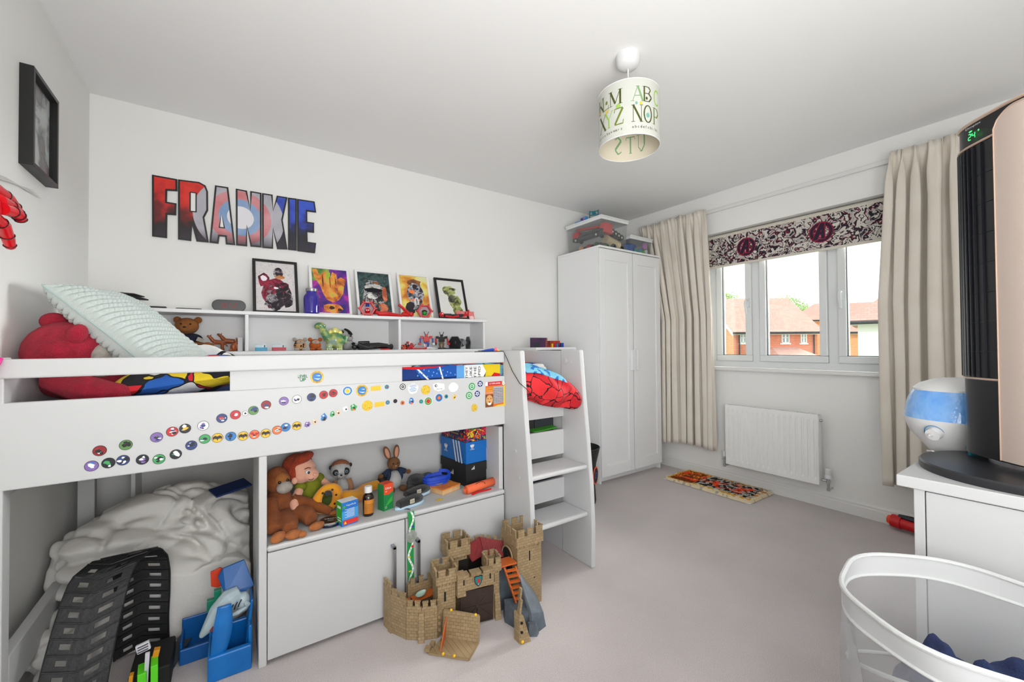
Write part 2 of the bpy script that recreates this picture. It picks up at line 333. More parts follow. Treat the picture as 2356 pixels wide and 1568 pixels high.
for yy in (y0+.1, y1-.13): obj('wall_bracket', MB().bb(xf+.056,W_,yy,yy+.03,z0+.02,z1-.03), RW, ra, world=True)
for k, (yy, s) in enumerate(((y0, -1), (y1, 1))):
    c = Vector((xf+.03, yy+s*.045, z0-.01)) if k == 0 else Vector((xf+.03, yy+s*.03, z0+.0))
    mb = MB().tube([(c.x, yy, z0+.03),(c.x, c.y, z0+.03)], .008, 10).tube([(c.x, c.y, z0-.03),(c.x, c.y, z0+.05)], .009, 10).tube([(c.x,c.y,z0-.03),(W_-.003,c.y,z0-.03)], .007, 10)
    mb.cyl((c.x,c.y-.0,z0+.015),(c.x,c.y,z0+.04),.013,n=6).cyl((c.x,c.y,z0-.036),(c.x,c.y,z0-.02),.012,n=6)
    obj('pipe_valve', mb, CHR, ra, world=True, smooth=True)
    if k == 0:
        mb = MB().lathe([(.016,0),(.021,.004),(.021,.022),(.019,.026),(.0175,.026),(.0165,.06),(.013,.068),(0,.069)], (c.x,c.y,z0+.045))
        for j in range(12): a = j*PI/6; mb.box((c.x+.0172*math.cos(a), c.y+.0172*math.sin(a), z0+.088), (.004,.003,.034), rot=(0,0,a))
        obj('thermostat_head', mb, WHT, ra, world=True, smooth=True)
    else: obj('valve_cap', MB().lathe([(.009,0),(.011,.002),(.010,.04),(0,.044)], (c.x,c.y,z0+.045)), WHT, ra, world=True, smooth=True)
obj('air_vent', MB().cyl((xf+.025,y0-.004,z1-.035),(xf+.025,y0-.016,z1-.035),.010).cyl((xf+.025,y0-.016,z1-.035),(xf+.025,y0-.02,z1-.035),.006), CHR, ra, world=True, smooth=True)
# ---------------- outside: houses and trees ----------------
CI = CAMP; DV = Vector((math.sin(YAW), math.cos(YAW), 0)); RV = Vector((math.cos(YAW), -math.sin(YAW), 0))
def ow(r, d, z): return CI+RV*r+DV*d+Vector((0,0,z-CI.z))
def brick(name, c1, c2, mort):
    if name in MC: return MC[name]
    m = bpy.data.materials.new(name); m.use_nodes = True; n = m.node_tree.nodes; L = m.node_tree.links; b = n['Principled BSDF']; b.inputs['Roughness'].default_value = .9
    t = n.new('ShaderNodeUVMap'); k = n.new('ShaderNodeTexBrick'); k.inputs['Color1'].default_value = (*lin(c1),1); k.inputs['Color2'].default_value = (*lin(c2),1); k.inputs['Mortar'].default_value = (*lin(mort),1)
    k.inputs['Scale'].default_value = 1; k.inputs['Brick Width'].default_value = .22; k.inputs['Row Height'].default_value = .075; k.inputs['Mortar Size'].default_value = .008
    L.new(t.outputs[0], k.inputs[0]); L.new(k.outputs[0], b.inputs['Base Color']); MC[name] = m; return m
def uvs(o, f):   # planar uv per polygon: (horizontal run, height)
    me = o.data; l = me.uv_layers.new(name='UVMap')
    for p in me.polygons:
        n_ = p.normal; h = Vector((-n_.y, n_.x, 0)); h = h.normalized() if h.length > 1e-3 else Vector((1,0,0))
        for li in p.loop_indices: v = me.vertices[me.loops[li].vertex_index].co; l.data[li].uv = (v.dot(h)*f, v.z*f)
BR1 = brick('orange_brick', (214,120,88), (204,108,78), (214,176,156)); BR2 = brick('buff_brick', (222,160,112), (210,146,98), (228,190,150))
def tiles(name, c1, c2):
    if name in MC: return MC[name]
    m = mat(name, c1, .9); n = m.node_tree.nodes; L = m.node_tree.links; k = n.new('ShaderNodeTexBrick'); t = n.new('ShaderNodeUVMap')
    k.inputs['Color1'].default_value = (*lin(c1),1); k.inputs['Color2'].default_value = (*lin(c2),1); k.inputs['Mortar'].default_value = (*lin(tuple(x*.82 for x in c1)),1)
    k.inputs['Scale'].default_value = 1; k.inputs['Brick Width'].default_value = .22; k.inputs['Row Height'].default_value = .11; k.inputs['Mortar Size'].default_value = .006
    L.new(t.outputs[0], k.inputs[0]); L.new(k.outputs[0], n['Principled BSDF'].inputs['Base Color']); return m
RT = tiles('clay_roof_tiles', (206,164,148), (196,152,136)); PW = mat('white_render', (238,238,236), .8); GUT = mat('black_gutter', (38,38,42), .5); HG = mat('house_window_glass', (150,165,175), .1); FAS = mat('white_fascia', (236,236,234), .6)
def house(name, label, r0, r1, d0, d1, ze, zr, wallm, sidem, hip=False, wins=(), ang=0, gz=-3.0, downp=None, ridge=None):
    """r: right, d: depth (both level, from the viewer's spot), ze eaves, zr ridge; ridge runs along r; front faces the viewer"""
    c = ow((r0+r1)/2, d0, gz); ro = thing(name, label, 'house', c)
    def P(r, d, z):
        v = Vector((r-(r0+r1)/2, d-d0, z)); v.rotate(Euler((0,0,ang))); return ow((r0+r1)/2+v.x, d0+v.y, v.z)
    dm = (d0+d1)/2; mb = MB()
    mb.add([P(r0,d0,gz),P(r1,d0,gz),P(r1,d0,ze),P(r0,d0,ze)], [(0,1,2,3)], 0)
    mb.add([P(r1,d0,gz),P(r1,d1,gz),P(r1,d1,ze)]+([] if hip else [P(r1,dm,zr)])+[P(r1,d0,ze)], [tuple(range(4 if hip else 5))], 1)
    mb.add([P(r0,d1,gz),P(r0,d0,gz),P(r0,d0,ze)]+([] if hip else [P(r0,dm,zr)])+[P(r0,d1,ze)], [tuple(range(4 if hip else 5))], 1)
    mb.add([P(r1,d1,gz),P(r0,d1,gz),P(r0,d1,ze),P(r1,d1,ze)], [(0,1,2,3)], 0)
    o = obj('wall', mb, [wallm, sidem], ro, world=True); uvs(o, 1)
    ov = .35; hh = min(dm-d0, .42*(r1-r0)) if hip else -.25; sl = (zr-ze)/(dm-d0); el = ze-ov*sl
    A, B_, C_, D_ = (r0-(ov if hip else .25),d0-ov,el),(r1+(ov if hip else .25),d0-ov,el),(r1+(ov if hip else .25),d1+ov,el),(r0-(ov if hip else .25),d1+ov,el)
    E_, F_ = ((r0+hh,dm,zr),(r1-hh,dm,zr))
    mb = MB(); V = [P(*q) for q in (A,B_,C_,D_,E_,F_)]
    mb.add(V, [(0,1,5,4),(2,3,4,5)]+([(1,2,5),(3,0,4)] if hip else []))
    o = obj('roof', mb, RT, ro, world=True, sol=.12); uvs(o, 1)
    mb = MB().tube([P(A[0],A[1]-.05,el-.05),P(B_[0],B_[1]-.05,el-.05)], .07, 8); obj('gutter', mb, GUT, ro, world=True)
    mb = MB(); a, b = P(A[0],A[1]+.04,el-.16), P(B_[0],B_[1]+.04,el-.16); mb.add([a, b, b+Vector((0,0,.2)), a+Vector((0,0,.2))], [(0,1,2,3)]); obj('fascia_board', mb, FAS, ro, world=True, sol=.03)
    if not hip:
        for rr in (A[0]-.01, B_[0]+.01):
            mb = MB(); mb.add([P(rr,A[1],el-.25),P(rr,dm,zr-.25),P(rr,D_[1],el-.25),P(rr,D_[1],el+.02),P(rr,dm,zr+.02),P(rr,A[1],el+.02)], [(0,1,4,5),(1,2,3,4)]); obj('verge_board', mb, FAS, ro, world=True, sol=.04)
    for (a, b, z0, z1) in wins:
        mb = MB(); M = None
        for (p, q, s, t) in ((a-.06,b+.06,z1-.07,z1+.02),(a-.1,b+.1,z0-.09,z0),(a,a+.07,z0,z1),(b-.07,b,z0,z1),((a+b)/2-.05,(a+b)/2+.05,z0,z1),(a,b,z0,z0+.07),(a,b,(z0+z1)/2-.02,(z0+z1)/2+.02)):
            V = [P(p,d0-.04,s),P(q,d0-.04,s),P(q,d0-.04,t),P(p,d0-.04,t),P(p,d0+.02,s),P(q,d0+.02,s),P(q,d0+.02,t),P(p,d0+.02,t)]
            mb.add(V, [(0,1,2,3),(5,4,7,6),(1,5,6,2),(4,0,3,7),(3,2,6,7),(4,5,1,0)])
        wf = obj('window', mb, FAS, ro, world=True)
        obj('pane', MB().add([P(a,d0-.01,z0),P(b,d0-.01,z0),P(b,d0-.01,z1),P(a,d0-.01,z1)], [(0,1,2,3)]), HG, wf, world=True)
    for r in (downp or ()): obj('drainpipe', MB().tube([P(r,d0-.12,el),P(r,d0-.1,el-.4),P(r,d0-.08,gz)], .045, 6), GUT, ro, world=True)
    return ro
def pr_(px, py, d): q = _F+_R*((px-1178)/FPX)-_U*((py-784)/FPX); q = q*(d/q.dot(DV)); return q.dot(RV), CI.z+q.z
r0, ze = pr_(1688,757,30); r1, _ = pr_(1880,760,30); zr = pr_(1700,688,33.5)[1]
wn = [(pr_(a,790,30)[0], pr_(b,790,30)[0], pr_(a,789,30)[1], pr_(a,764,30)[1]) for a, b in ((1702,1717),(1798,1816),(1842,1856))]
hA = house('brick_house', 'orange brick house with tiled roof seen through the left and middle panes', r0, r1, 30, 37, ze, zr, BR1, BR2, wins=wn, downp=(r0+.35, r1-.3))
pa, pz = pr_(1790,817,28.6); pb, _ = pr_(1880,817,28.6); pt = pr_(1800,799,29.8)[1]
mb = MB().add([ow(pa,28.4,pz-.1),ow(pb,28.4,pz-.1),ow(pb-.5,30,pt),ow(pa+.5,30,pt),ow(pa,30,pz-.1),ow(pb,30,pz-.1)], [(0,1,2,3),(4,0,3),(1,5,2)])
o = obj('porch_roof', mb, RT, hA, world=True, sol=.08); uvs(o, 1)
r0, ze = pr_(1846,731,44); r1, _ = pr_(1972,731,44); zr = pr_(1890,699,48)[1]
house('brick_house', 'buff brick house seen behind the middle mullion of the window', r0, r1, 45, 52, ze, zr, BR2, BR1, hip=True, ang=R_(-33), wins=[(pr_(1873,785,44)[0], pr_(1888,785,44)[0], pr_(1873,784,44)[1], pr_(1873,765,44)[1])])
r0, ze = pr_(1972,757,34); r1 = pr_(2085,757,34)[0]; zr = pr_(2000,700,39)[1]
house('brick_house', 'low buff brick house with gable half hidden behind the white house', r0, r1, 34, 42, ze, zr, BR2, BR2, ang=R_(-30))
r0, ze = pr_(2003,727,17); r1 = pr_(2200,727,17)[0]; zr = pr_(2100,655,20)[1]
house('white_house', 'white rendered house with hipped tiled roof seen through the right pane', r0, r1, 17, 24, ze, zr, PW, PW, hip=True, ang=R_(-42))
LEAF = ramp_mat('spring_leaves', 'noise', 3, [(.3,(96,140,52)),(.5,(140,178,76)),(.7,(176,204,104))], .8)
def tree(px, py, d, rad, label, seed):
    r, z = pr_(px, py, d); c = ow(r, d, z-rad*.9); rr = random.Random(seed); ro = thing('tree', label, 'tree', (c.x, c.y, -3), group=None)
    mb = MB()
    for i in range(2600):
        a, b = rr.uniform(0,2*PI), rr.uniform(-.7,1); k = rad*(.72+.3*noise.noise(Vector((math.cos(a)*2+seed,math.sin(a)*2,b*2)))+.3*rr.random()); s = math.sqrt(1-b*b)
        p = c+Vector((math.cos(a)*s*k*1.25, math.sin(a)*s*k*1.1, b*k)); q = rr.uniform(.10,.2)
        u = Vector((rr.uniform(-1,1),rr.uniform(-1,1),rr.uniform(-1,1))).normalized(); v = u.orthogonal().normalized()
        mb.add([p-u*q,p+v*q*.6,p+u*q,p-v*q*.6],[(0,1,2,3)])
    tag(obj('foliage', mb, LEAF, ro, world=True), kind='stuff')
    mb = MB().tube([(c.x,c.y,-3),(c.x+.1,c.y,c.z-rad*.4),(c.x,c.y,c.z+rad*.2)], [.22,.15,.06], 8)
    for i in range(6): a = i*1.1; mb.tube([(c.x,c.y,c.z-rad*.5),(c.x+math.cos(a)*rad*.8,c.y+math.sin(a)*rad*.8,c.z+rad*.3)], [.08,.02], 6)
    obj('trunk', mb, mat('bark', (92,78,62), .9), ro, world=True)
tree(1808, 688, 74, 3.4, 'green leafy tree rising behind the roofs, seen in the middle pane', 3)
tree(1862, 708, 86, 2.8, 'smaller green tree right of the tree in the middle pane', 8)
tree(1654, 673, 66, 2.6, 'green treetop above the roof ridge, seen in the left pane', 5)
single('lawn', MB().add([(5,-60,-3),(120,-60,-3),(120,60,-3),(5,60,-3)], [(0,1,2,3)]), mat('grass_ground', (120,140,84), .95), 'ground between the houses outside the window', 'ground')['kind'] = 'structure'
# ---------------- cabin bed ----------------
YF = -1.183
bed = thing('cabin_bed', 'white wooden cabin bed with ladder, long sticker-covered side panel and shelf above', 'bed', (1.08, -.7, 0))
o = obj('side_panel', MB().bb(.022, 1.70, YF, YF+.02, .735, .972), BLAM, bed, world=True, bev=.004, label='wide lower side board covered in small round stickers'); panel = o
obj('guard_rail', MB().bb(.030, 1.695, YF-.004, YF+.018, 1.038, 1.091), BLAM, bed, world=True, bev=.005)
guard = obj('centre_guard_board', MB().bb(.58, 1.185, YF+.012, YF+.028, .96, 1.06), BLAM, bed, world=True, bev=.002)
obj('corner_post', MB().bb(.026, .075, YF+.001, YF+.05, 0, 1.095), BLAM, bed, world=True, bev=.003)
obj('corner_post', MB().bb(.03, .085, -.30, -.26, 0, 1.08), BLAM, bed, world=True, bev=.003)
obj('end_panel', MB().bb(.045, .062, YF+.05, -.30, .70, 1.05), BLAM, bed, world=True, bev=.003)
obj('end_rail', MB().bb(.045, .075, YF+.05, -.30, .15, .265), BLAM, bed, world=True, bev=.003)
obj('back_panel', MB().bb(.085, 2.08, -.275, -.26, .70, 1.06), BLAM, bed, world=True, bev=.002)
# far end: panel with gaps seen through ladder
obj('far_end_panel', MB().bb(2.083, 2.10, YF, -.25, 0, 1.092), BLAM, bed, world=True, bev=.003)
mb = MB()
for i in range(13): mb.bb(.12+.155*i, .19+.155*i, YF+.03, -.29, .80, .815)
tag(obj('bed_slats', mb, mat('pine_slats', (220,190,140), .6), bed, world=True), kind='stuff')
# ladder cheeks (profile in yz, taper outward)
def cheek(x0, x1, name, cut=None):
    poly = [(YF+.02,0),(YF+.02,1.097),(-1.315,1.097),(-1.335,.88),(-1.36,.66),(-1.385,.40),(-1.392,.22),(-1.388,0)]
    M = Matrix(((0,0,1,x0),(1,0,0,0),(0,1,0,0),(0,0,0,1)))
    return obj(name, MB().prism(poly, x1-x0, M), BLAM, bed, world=True, bev=.006)
cheek(1.700, 1.725, 'ladder_cheek'); cheek(2.080, 2.105, 'ladder_cheek')
for z in (.515, .277): obj('ladder_step', MB().bb(1.725, 2.080, -1.365, YF+.0, z-.022, z), BLAM, bed, world=True, bev=.008)
for z0, z1 in ((.300,.408),(.535,.667),(.737,.905)): obj('ladder_riser', MB().bb(1.725, 2.080, YF-.002, YF+.016, z0, z1), BLAM, bed, world=True, bev=.002)
for p in ((2.079,-1.245,1.03),(1.699,-1.30,.50),(1.699,-1.27,.62)): obj('screw_cap', MB().cyl((p[0],p[1],p[2]),(p[0]-.003,p[1],p[2]),.009), BLAM, bed, world=True, smooth=True)
obj('screw_cap', MB().cyl((2.079,-1.20,1.035),(2.074,-1.20,1.035),.016), BLAM, bed, world=True, smooth=True)
# ---------------- cupboard under the bed ----------------
cup = thing('storage_cupboard', 'low white two door cupboard with open shelf under the cabin bed', 'cupboard', (1.18, -.8, 0))
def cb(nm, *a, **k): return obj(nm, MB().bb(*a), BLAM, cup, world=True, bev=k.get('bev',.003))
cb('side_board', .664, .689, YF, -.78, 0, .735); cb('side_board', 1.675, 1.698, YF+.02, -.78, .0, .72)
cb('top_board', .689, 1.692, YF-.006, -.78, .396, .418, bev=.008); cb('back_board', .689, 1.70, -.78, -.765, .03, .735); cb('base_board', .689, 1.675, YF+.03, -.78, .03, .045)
DOORS = []
for a, b, hx in ((.691, 1.189, 1.135), (1.194, 1.690, 1.238)):
    d = obj('door', MB().bb(a, b, YF, YF+.018, .018, .392), BLAM, cup, world=True, bev=.002); DOORS.append(d)
    mb = MB().bb(hx-.007, hx+.007, YF-.034, YF-.028, .125, .305).bb(hx-.007, hx+.007, YF-.034, YF, .293, .305).bb(hx-.007, hx+.007, YF-.034, YF, .125, .137)
    obj('handle', mb, STEEL, d, world=True, bev=.0015)
# ---------------- bookcase shelf above the bed ----------------
bk = thing('shelf_unit', 'long white three bay shelf unit along the wall above the bed', 'shelf', (1.18, -.11, 1.078))
def sb(nm, *a, **k): return obj(nm, MB().bb(*a), LAM, bk, world=True, bev=.003)
sb('top_board', .18, 2.175, -.222, -.002, 1.300, 1.319); sb('bottom_board', .18, 2.15, -.220, -.002, 1.080, 1.101); sb('back_board', .18, 2.15, -.012, -.002, 1.101, 1.300)
for a in (.195, .649, 1.499, 2.145): sb('upright', a, a+.017, -.220, -.012, 1.101, 1.300)
mb = MB().bb(.19, .205, -.2, -.02, 0, 1.08); sb('leg_panel', .19, .207, -.2, -.02, 0, 1.08); sb('leg_panel', 2.14, 2.157, -.2, -.02, 0, 1.08)
sb('front_board', .60, 2.15, -.243, -.223, 1.066, 1.080)
# ---------------- wardrobe ----------------
wd = thing('wardrobe', 'tall white two door wardrobe with framed doors in the far corner', 'wardrobe', (3.45,-.29,0))
def wb(nm, *a, **k): return obj(nm, MB().bb(*a), LAM, wd, world=True, bev=.002)
WX0, WX1, WYF = 3.048, 3.835, -.545
wb('side_panel', WX0, WX0+.018, WYF+.02, -.03, 0, 1.918); wb('side_panel', WX1-.018, WX1, WYF+.02, -.03, 0, 1.918); wb('top_panel', WX0-.002, WX1+.002, WYF-.002, -.03, 1.918, 1.935)
wb('back_panel', WX0+.018, WX1-.018, -.04, -.03, .05, 1.918); wb('bottom_panel', WX0+.018, WX1-.018, WYF+.03, -.04, .08, .098); wb('plinth', WX0+.018, WX1-.018, WYF+.06, WYF+.075, 0, .08)
for k, (a, b) in enumerate(((WX0+.004, 3.449),(3.461, WX1-.004))):
    y0, y1, z0, z1 = WYF, WYF+.018, .055, 1.912; s = .062
    mb = MB().bb(a, a+s, y0, y1, z0, z1).bb(b-s, b, y0, y1, z0, z1).bb(a+s, b-s, y0, y1, z0, z0+s+.03).bb(a+s, b-s, y0, y1, z1-s-.03, z1)
    d = obj('door', mb, LAM, wd, world=True, bev=.0025)
    obj('door_panel', MB().bb(a+s-.004, b-s+.004, y0+.009, y0+.015, z0+s+.026, z1-s-.026), LAM, d, world=True)
    hx = b-.028 if k == 0 else a+.028
    obj('handle', MB().bb(hx-.012, hx+.012, y0-.022, y0, .905, 1.085), LAM, d, world=True, bev=.004)
# ---------------- chest of drawers (right foreground) ----------------
ch = thing('chest_of_drawers', 'white chest with overhanging top, carrying the tower heater', 'drawers', (2.7,-2.78,0))
CX, CY, CZ = 2.25, -2.503, .72
obj('top_board', MB().bb(CX, 3.02, -3.12, CY, CZ-.034, CZ), BLAM, ch, world=True, bev=.003)
obj('side_panel', MB().bb(CX+.012, 3.0, CY-.060, CY-.036, 0, CZ-.034), BLAM, ch, world=True, bev=.002)
obj('side_panel', MB().bb(CX+.012, 3.0, -3.1, -3.076, 0, CZ-.034), BLAM, ch, world=True, bev=.002)
obj('front_panel', MB().bb(CX+.010, CX+.028, -3.074, CY-.0625, .03, CZ-.038), BLAM, ch, world=True, bev=.002)
obj('back_panel', MB().bb(2.98, 3.0, -3.074, CY-.0625, .03, CZ-.036), BLAM, ch, world=True)
# ---------------- white box shelf beyond the bed ----------------
sh = thing('cube_shelf', 'white box shelf unit standing between the cabin bed and the wardrobe', 'shelf', (2.66,-.2,0))
SX0, SX1, SYF, SZ = 2.555, 2.985, -.33, 1.108
obj('top_board', MB().bb(SX0, SX1, SYF, -.02, SZ-.02, SZ), LAM, sh, world=True, bev=.002)
for x_ in (SX0, SX1-.02): obj('side_board', MB().bb(x_, x_+.02, SYF, -.02, 0, SZ-.02), LAM, sh, world=True, bev=.002)
for z_ in (.38, .74): obj('shelf_board', MB().bb(SX0+.02, SX1-.02, SYF+.005, -.02, z_, z_+.018), LAM, sh, world=True)
obj('front_drawer', MB().bb(SX0+.025, SX1-.025, SYF-.003, SYF+.012, .765, SZ-.03), LAM, sh, world=True, bev=.003)
# ---------------- pendant lamp ----------------
la = thing('pendant_lamp', 'pendant ceiling lamp with white drum shade printed with green alphabet letters', 'lamp', (2.033,-1.685,1.94))
lc = Vector((2.033,-1.685,0))
obj('ceiling_rose', MB().lathe([(0,-.060),(.020,-.059),(.040,-.050),(.050,-.034),(.0525,0),(.048,.0)], (lc.x,lc.y,2.4)), WHT, la, world=True, smooth=True)
obj('flex', MB().cyl((lc.x,lc.y,2.14),(lc.x,lc.y,2.345),.0035), WHT, la, world=True, smooth=True)
RS, Z0, Z1 = .130, 1.987, 2.218
shd = mat('cream_shade_cloth', (196,198,190), .85); shd_in = mat('shade_lining', (214,206,186), .8)
mb = MB()
def cylg(r, z0, z1, n=64): return lambda u, v: (lc.x+r*math.cos(2*PI*u), lc.y+r*math.sin(2*PI*u), z0+(z1-z0)*v)
mb.grid(64, 2, cylg(RS, Z0, Z1), 0); mb.grid(64, 2, cylg(RS-.002, Z1, Z0), 1)
shade = obj('lamp_shade', mb, [shd, shd_in], la, world=True, smooth=True)
for z in (Z0, Z1): obj('shade_rim', MB().tube([(lc.x+RS*math.cos(a*PI/24), lc.y+RS*math.sin(a*PI/24), z) for a in range(49)], .0022, 6), WHT, shade, world=True, smooth=True)
mb = MB()
for a in range(3): mb.tube([(lc.x,lc.y,Z1-.012),(lc.x+(RS-.002)*math.cos(a*2.1+.3),lc.y+(RS-.002)*math.sin(a*2.1+.3),Z1-.002)], .0014, 6)
mb.cyl((lc.x,lc.y,Z1-.03),(lc.x,lc.y,Z1-.0),.022).cyl((lc.x,lc.y,Z1-.07),(lc.x,lc.y,Z1-.03),.016)
obj('shade_fitting', mb, WHT, la, world=True); obj('bulb', MB().ell((lc.x,lc.y,Z1-.10),(.028,.028,.038)), mat('bulb_glass', (240,240,235), .15), la, world=True, smooth=True)
# serif letters built of tapered strokes, wrapped round the shade
GL = {'A':[((0,0),(.5,1),.05),((.5,1),(1,0),.16),((.22,.36),(.78,.36),.05)],'B':[((.12,0),(.12,1),.15),((.12,1),(.6,.97),.05),((.6,.97),(.82,.8),.1),((.82,.8),(.62,.55),.1),((.12,.54),(.62,.54),.05),((.62,.54),(.95,.3),.12),((.95,.3),(.65,.02),.12),((.12,0),(.65,.02),.05)],
'K':[((.12,0),(.12,1),.15),((.16,.45),(.85,1),.05),((.35,.6),(.95,0),.15)],'L':[((.15,0),(.15,1),.14),((.15,0),(.85,.03),.05),((.85,0),(.9,.25),.06)],'M':[((.1,0),(.1,1),.05),((.1,1),(.5,.1),.15),((.5,.1),(.9,1),.05),((.9,0),(.9,1),.15)],
'X':[((.05,1),(.95,0),.17),((.05,0),(.95,1),.05)],'Y':[((.05,1),(.5,.5),.15),((.95,1),(.5,.5),.05),((.5,.5),(.5,0),.15)],'Z':[((.1,.97),(.9,.97),.06),((.9,.95),(.1,.03),.17),((.1,.02),(.9,.02),.06),((.1,.97),(.06,.75),.06),((.9,.02),(.95,.25),.06)],
'N':[((.1,0),(.1,1),.05),((.1,1),(.9,0),.16),((.9,0),(.9,1),.05)],'O':[((.5+.42*math.cos(a*PI/8),.5+.5*math.sin(a*PI/8)),(.5+.42*math.cos((a+1)*PI/8),.5+.5*math.sin((a+1)*PI/8)),.05+.09*abs(math.cos((a+.5)*PI/8))) for a in range(16)],
'P':[((.15,0),(.15,1),.15),((.15,1),(.6,.98),.05),((.6,.98),(.88,.75),.12),((.88,.75),(.6,.47),.12),((.15,.47),(.6,.47),.05)],'C':[((.5+.42*math.cos(a*PI/8),.5+.5*math.sin(a*PI/8)),(.5+.42*math.cos((a+1)*PI/8),.5+.5*math.sin((a+1)*PI/8)),.12) for a in range(2,14)],
'S':[((.85,.85),(.5,1),.07),((.5,1),(.15,.8),.12),((.15,.8),(.85,.25),.16),((.85,.25),(.5,0),.12),((.5,0),(.12,.15),.07)],'T':[((.5,0),(.5,1),.15),((.05,.97),(.95,.97),.06),((.05,.97),(.03,.8),.05),((.95,.97),(.97,.8),.05)],'U':[((.15,1),(.15,.3),.14),((.15,.3),(.5,0),.1),((.5,0),(.85,.3),.06),((.85,.3),(.85,1),.06)]}
gcol = [mat('print_dark_olive', (72,78,26), .9), mat('print_olive', (108,122,40), .9), mat('print_leaf_green', (150,190,80), .9), mat('print_sage', (120,160,110), .9), mat('print_yellow', (226,190,40), .9), mat('print_teal', (110,170,160), .9)]
a0 = math.atan2(CAMP.y-lc.y, CAMP.x-lc.x)-.03
def glyph(mb, ch, ang, z, wA, h, mi, r):
    def W(x, y): a = a0+ang+x*wA; return (lc.x+r*math.cos(a), lc.y+r*math.sin(a), z+y*h)
    st = list(GL[ch]); ends = [(p) for s in st for p in (s[0], s[1]) if p[1] in (0, 1)] if ch in 'AKMXYNPTBLU' else []
    for (x0,y0),(x1,y1),t in st:
        dx, dy = x1-x0, y1-y0; l = math.hypot(dx*.75, dy) or 1; nx, ny = -dy/l*t/2, dx*.75/l*t/2
        nseg = 4
        for i in range(nseg):
            a, b = i/nseg, (i+1)/nseg
            mb.add([W(x0+dx*a-nx,y0+dy*a-ny),W(x0+dx*b-nx,y0+dy*b-ny),W(x0+dx*b+nx,y0+dy*b+ny),W(x0+dx*a+nx,y0+dy*a+ny)], [(0,1,2,3)], mi)
    for x, y in ends:
        s = .03 if y == 0 else -.03
        mb.add([W(x-.17,y),W(x+.17,y),W(x+.17,y+s),W(x-.17,y+s)], [(0,1,2,3)], mi)
for r, inner in ((RS+.0006, 0), (RS-.0028, 1)):
    mb = MB(); k = .0
    rows = [(2.122,.062,['K','L','M','A','B','C'],[-1.18,-.94,-.60,.16,.50,.92],[0,1,0,3,0,2]),(2.036,.070,['X','Y','Z','N','O','P'],[-1.10,-.80,-.44,.14,.50,.88],[0,2,1,0,0,1])]
    if inner: rows = [(2.02,.080,['U','T','S'],[2.55,2.95,3.4],[3,3,3])]
    for z, h, chs, angs, cs in rows:
        for c_, a_, m_ in zip(chs, angs, cs): gm = MB(); glyph(gm, c_, a_, z, .33 if c_ != 'M' else .42, h, m_, r); obj('printed_letter', gm, gcol, shade, world=True)
    if not inner:
        for s_, ab in (('o p q r s t u v w x y z', -1.15), ('a b c d e f g h i j k l', .14)):
            for i, c_ in enumerate(s_.split()):
                a = a0+ab+i*.085; O = Vector((lc.x+r*math.cos(a), lc.y+r*math.sin(a), 2.010)); text(mb, c_, O, (-math.sin(a),math.cos(a),0), (0,0,1), .0075 if c_ in 'oqrsuvwxyzacegp' else .011, 0)
        for ang, z, c_, rr in ((-.32,2.114,2,.006),(-.26,2.114,2,.006),(.28,2.113,5,.005),(.42,2.113,4,.005),(-.72,2.110,4,.005),(-.65,2.113,4,.004),(-1.08,2.13,4,.006),(-.72,2.150,1,.006),(.66,2.066,5,.008),(.62,2.135,0,.005)):
            a = a0+ang; X = Vector((-math.sin(a),math.cos(a),0)); O = Vector((lc.x+r*math.cos(a), lc.y+r*math.sin(a), z)); N_ = Vector((math.cos(a),math.sin(a),0))*.0006
            mb.add([O+N_+X*(rr*math.cos(t*PI/5))+Vector((0,0,rr*1.3*math.sin(t*PI/5))) for t in range(10)], [tuple(range(10))], c_)
    if mb.v: tag(obj('small_print', mb, gcol, shade, world=True), kind='stuff')
# ---------------- soft helpers ----------------
def fur(name, col, var=None, b=(420,.9)): return mat(name, col, .95, bump=b, var=(26, var or tuple(int(x*.78) for x in col)), sheen=.08)
def blob(name, parent, m, L, rem=.004, world=False, **k):
    mb = MB()
    for it in L:
        if len(it) > 1 and isinstance(it[1], tuple) and isinstance(it[0], tuple): mb.ell(it[0], it[1], 0, it[2] if len(it) > 2 else (0,0,0), 16, 10)
        else: mb.tube(it[0], it[1], 10, 0)      # limb: (points list, radii list)
    return obj(name, mb, m, parent, world=world, rem=rem, **k)
def dots(name, parent, m, L, **k):
    for it in L: obj(name, MB().ell(it[0], it[1], 0, it[2] if len(it) > 2 else (0,0,0), 12, 8), m, parent, smooth=True, **k)
def cushion(name, label, cat, c, rot, L, W, T, m, pw=.55, cells=None, N=(72,52), part='cover', fold=.006, seed=0, seam=None):
    ro = thing(name, label, cat, c, rot=rot)
    def side(s):
        def fn(u, v):
            x, y = 2*u-1, 2*v-1; e = max(0, (1-abs(x)**2.4)*(1-abs(y)**2.4))**pw
            px = x*L/2*(1-.05*(1-abs(y))**1*(abs(x)**3)); py = y*W/2*(1-.07*(1-abs(x))*(abs(y)**3))
            h = e*T/2
            if cells: h += (cells[2]*(abs(math.sin(PI*u*cells[0]))*abs(math.sin(PI*v*cells[1])))**.6)*min(1, e*3)
            h += fold*noise.noise(Vector((x*2.2+seed, y*2.2, s)))*e*2
            return (px, py, s*h)
        return fn
    mb = MB().grid(N[0], N[1], side(1)); q = MB().grid(N[0], N[1], side(-1)); mb.add(q.v, [f[::-1] for f in q.f])
    obj(part, mb, m, ro, smooth=True, ang=180, at=(0,0,0))
    if seam:
        P = [side(1)(*uv) for uv in [(i/40,0) for i in range(41)]+[(1,i/30) for i in range(31)]+[(1-i/40,1) for i in range(41)]+[(0,1-i/30) for i in range(31)]]
        obj('piping', MB().tube(P, .0035, 6), seam, ro, smooth=True, at=(0,0,0))
    return ro
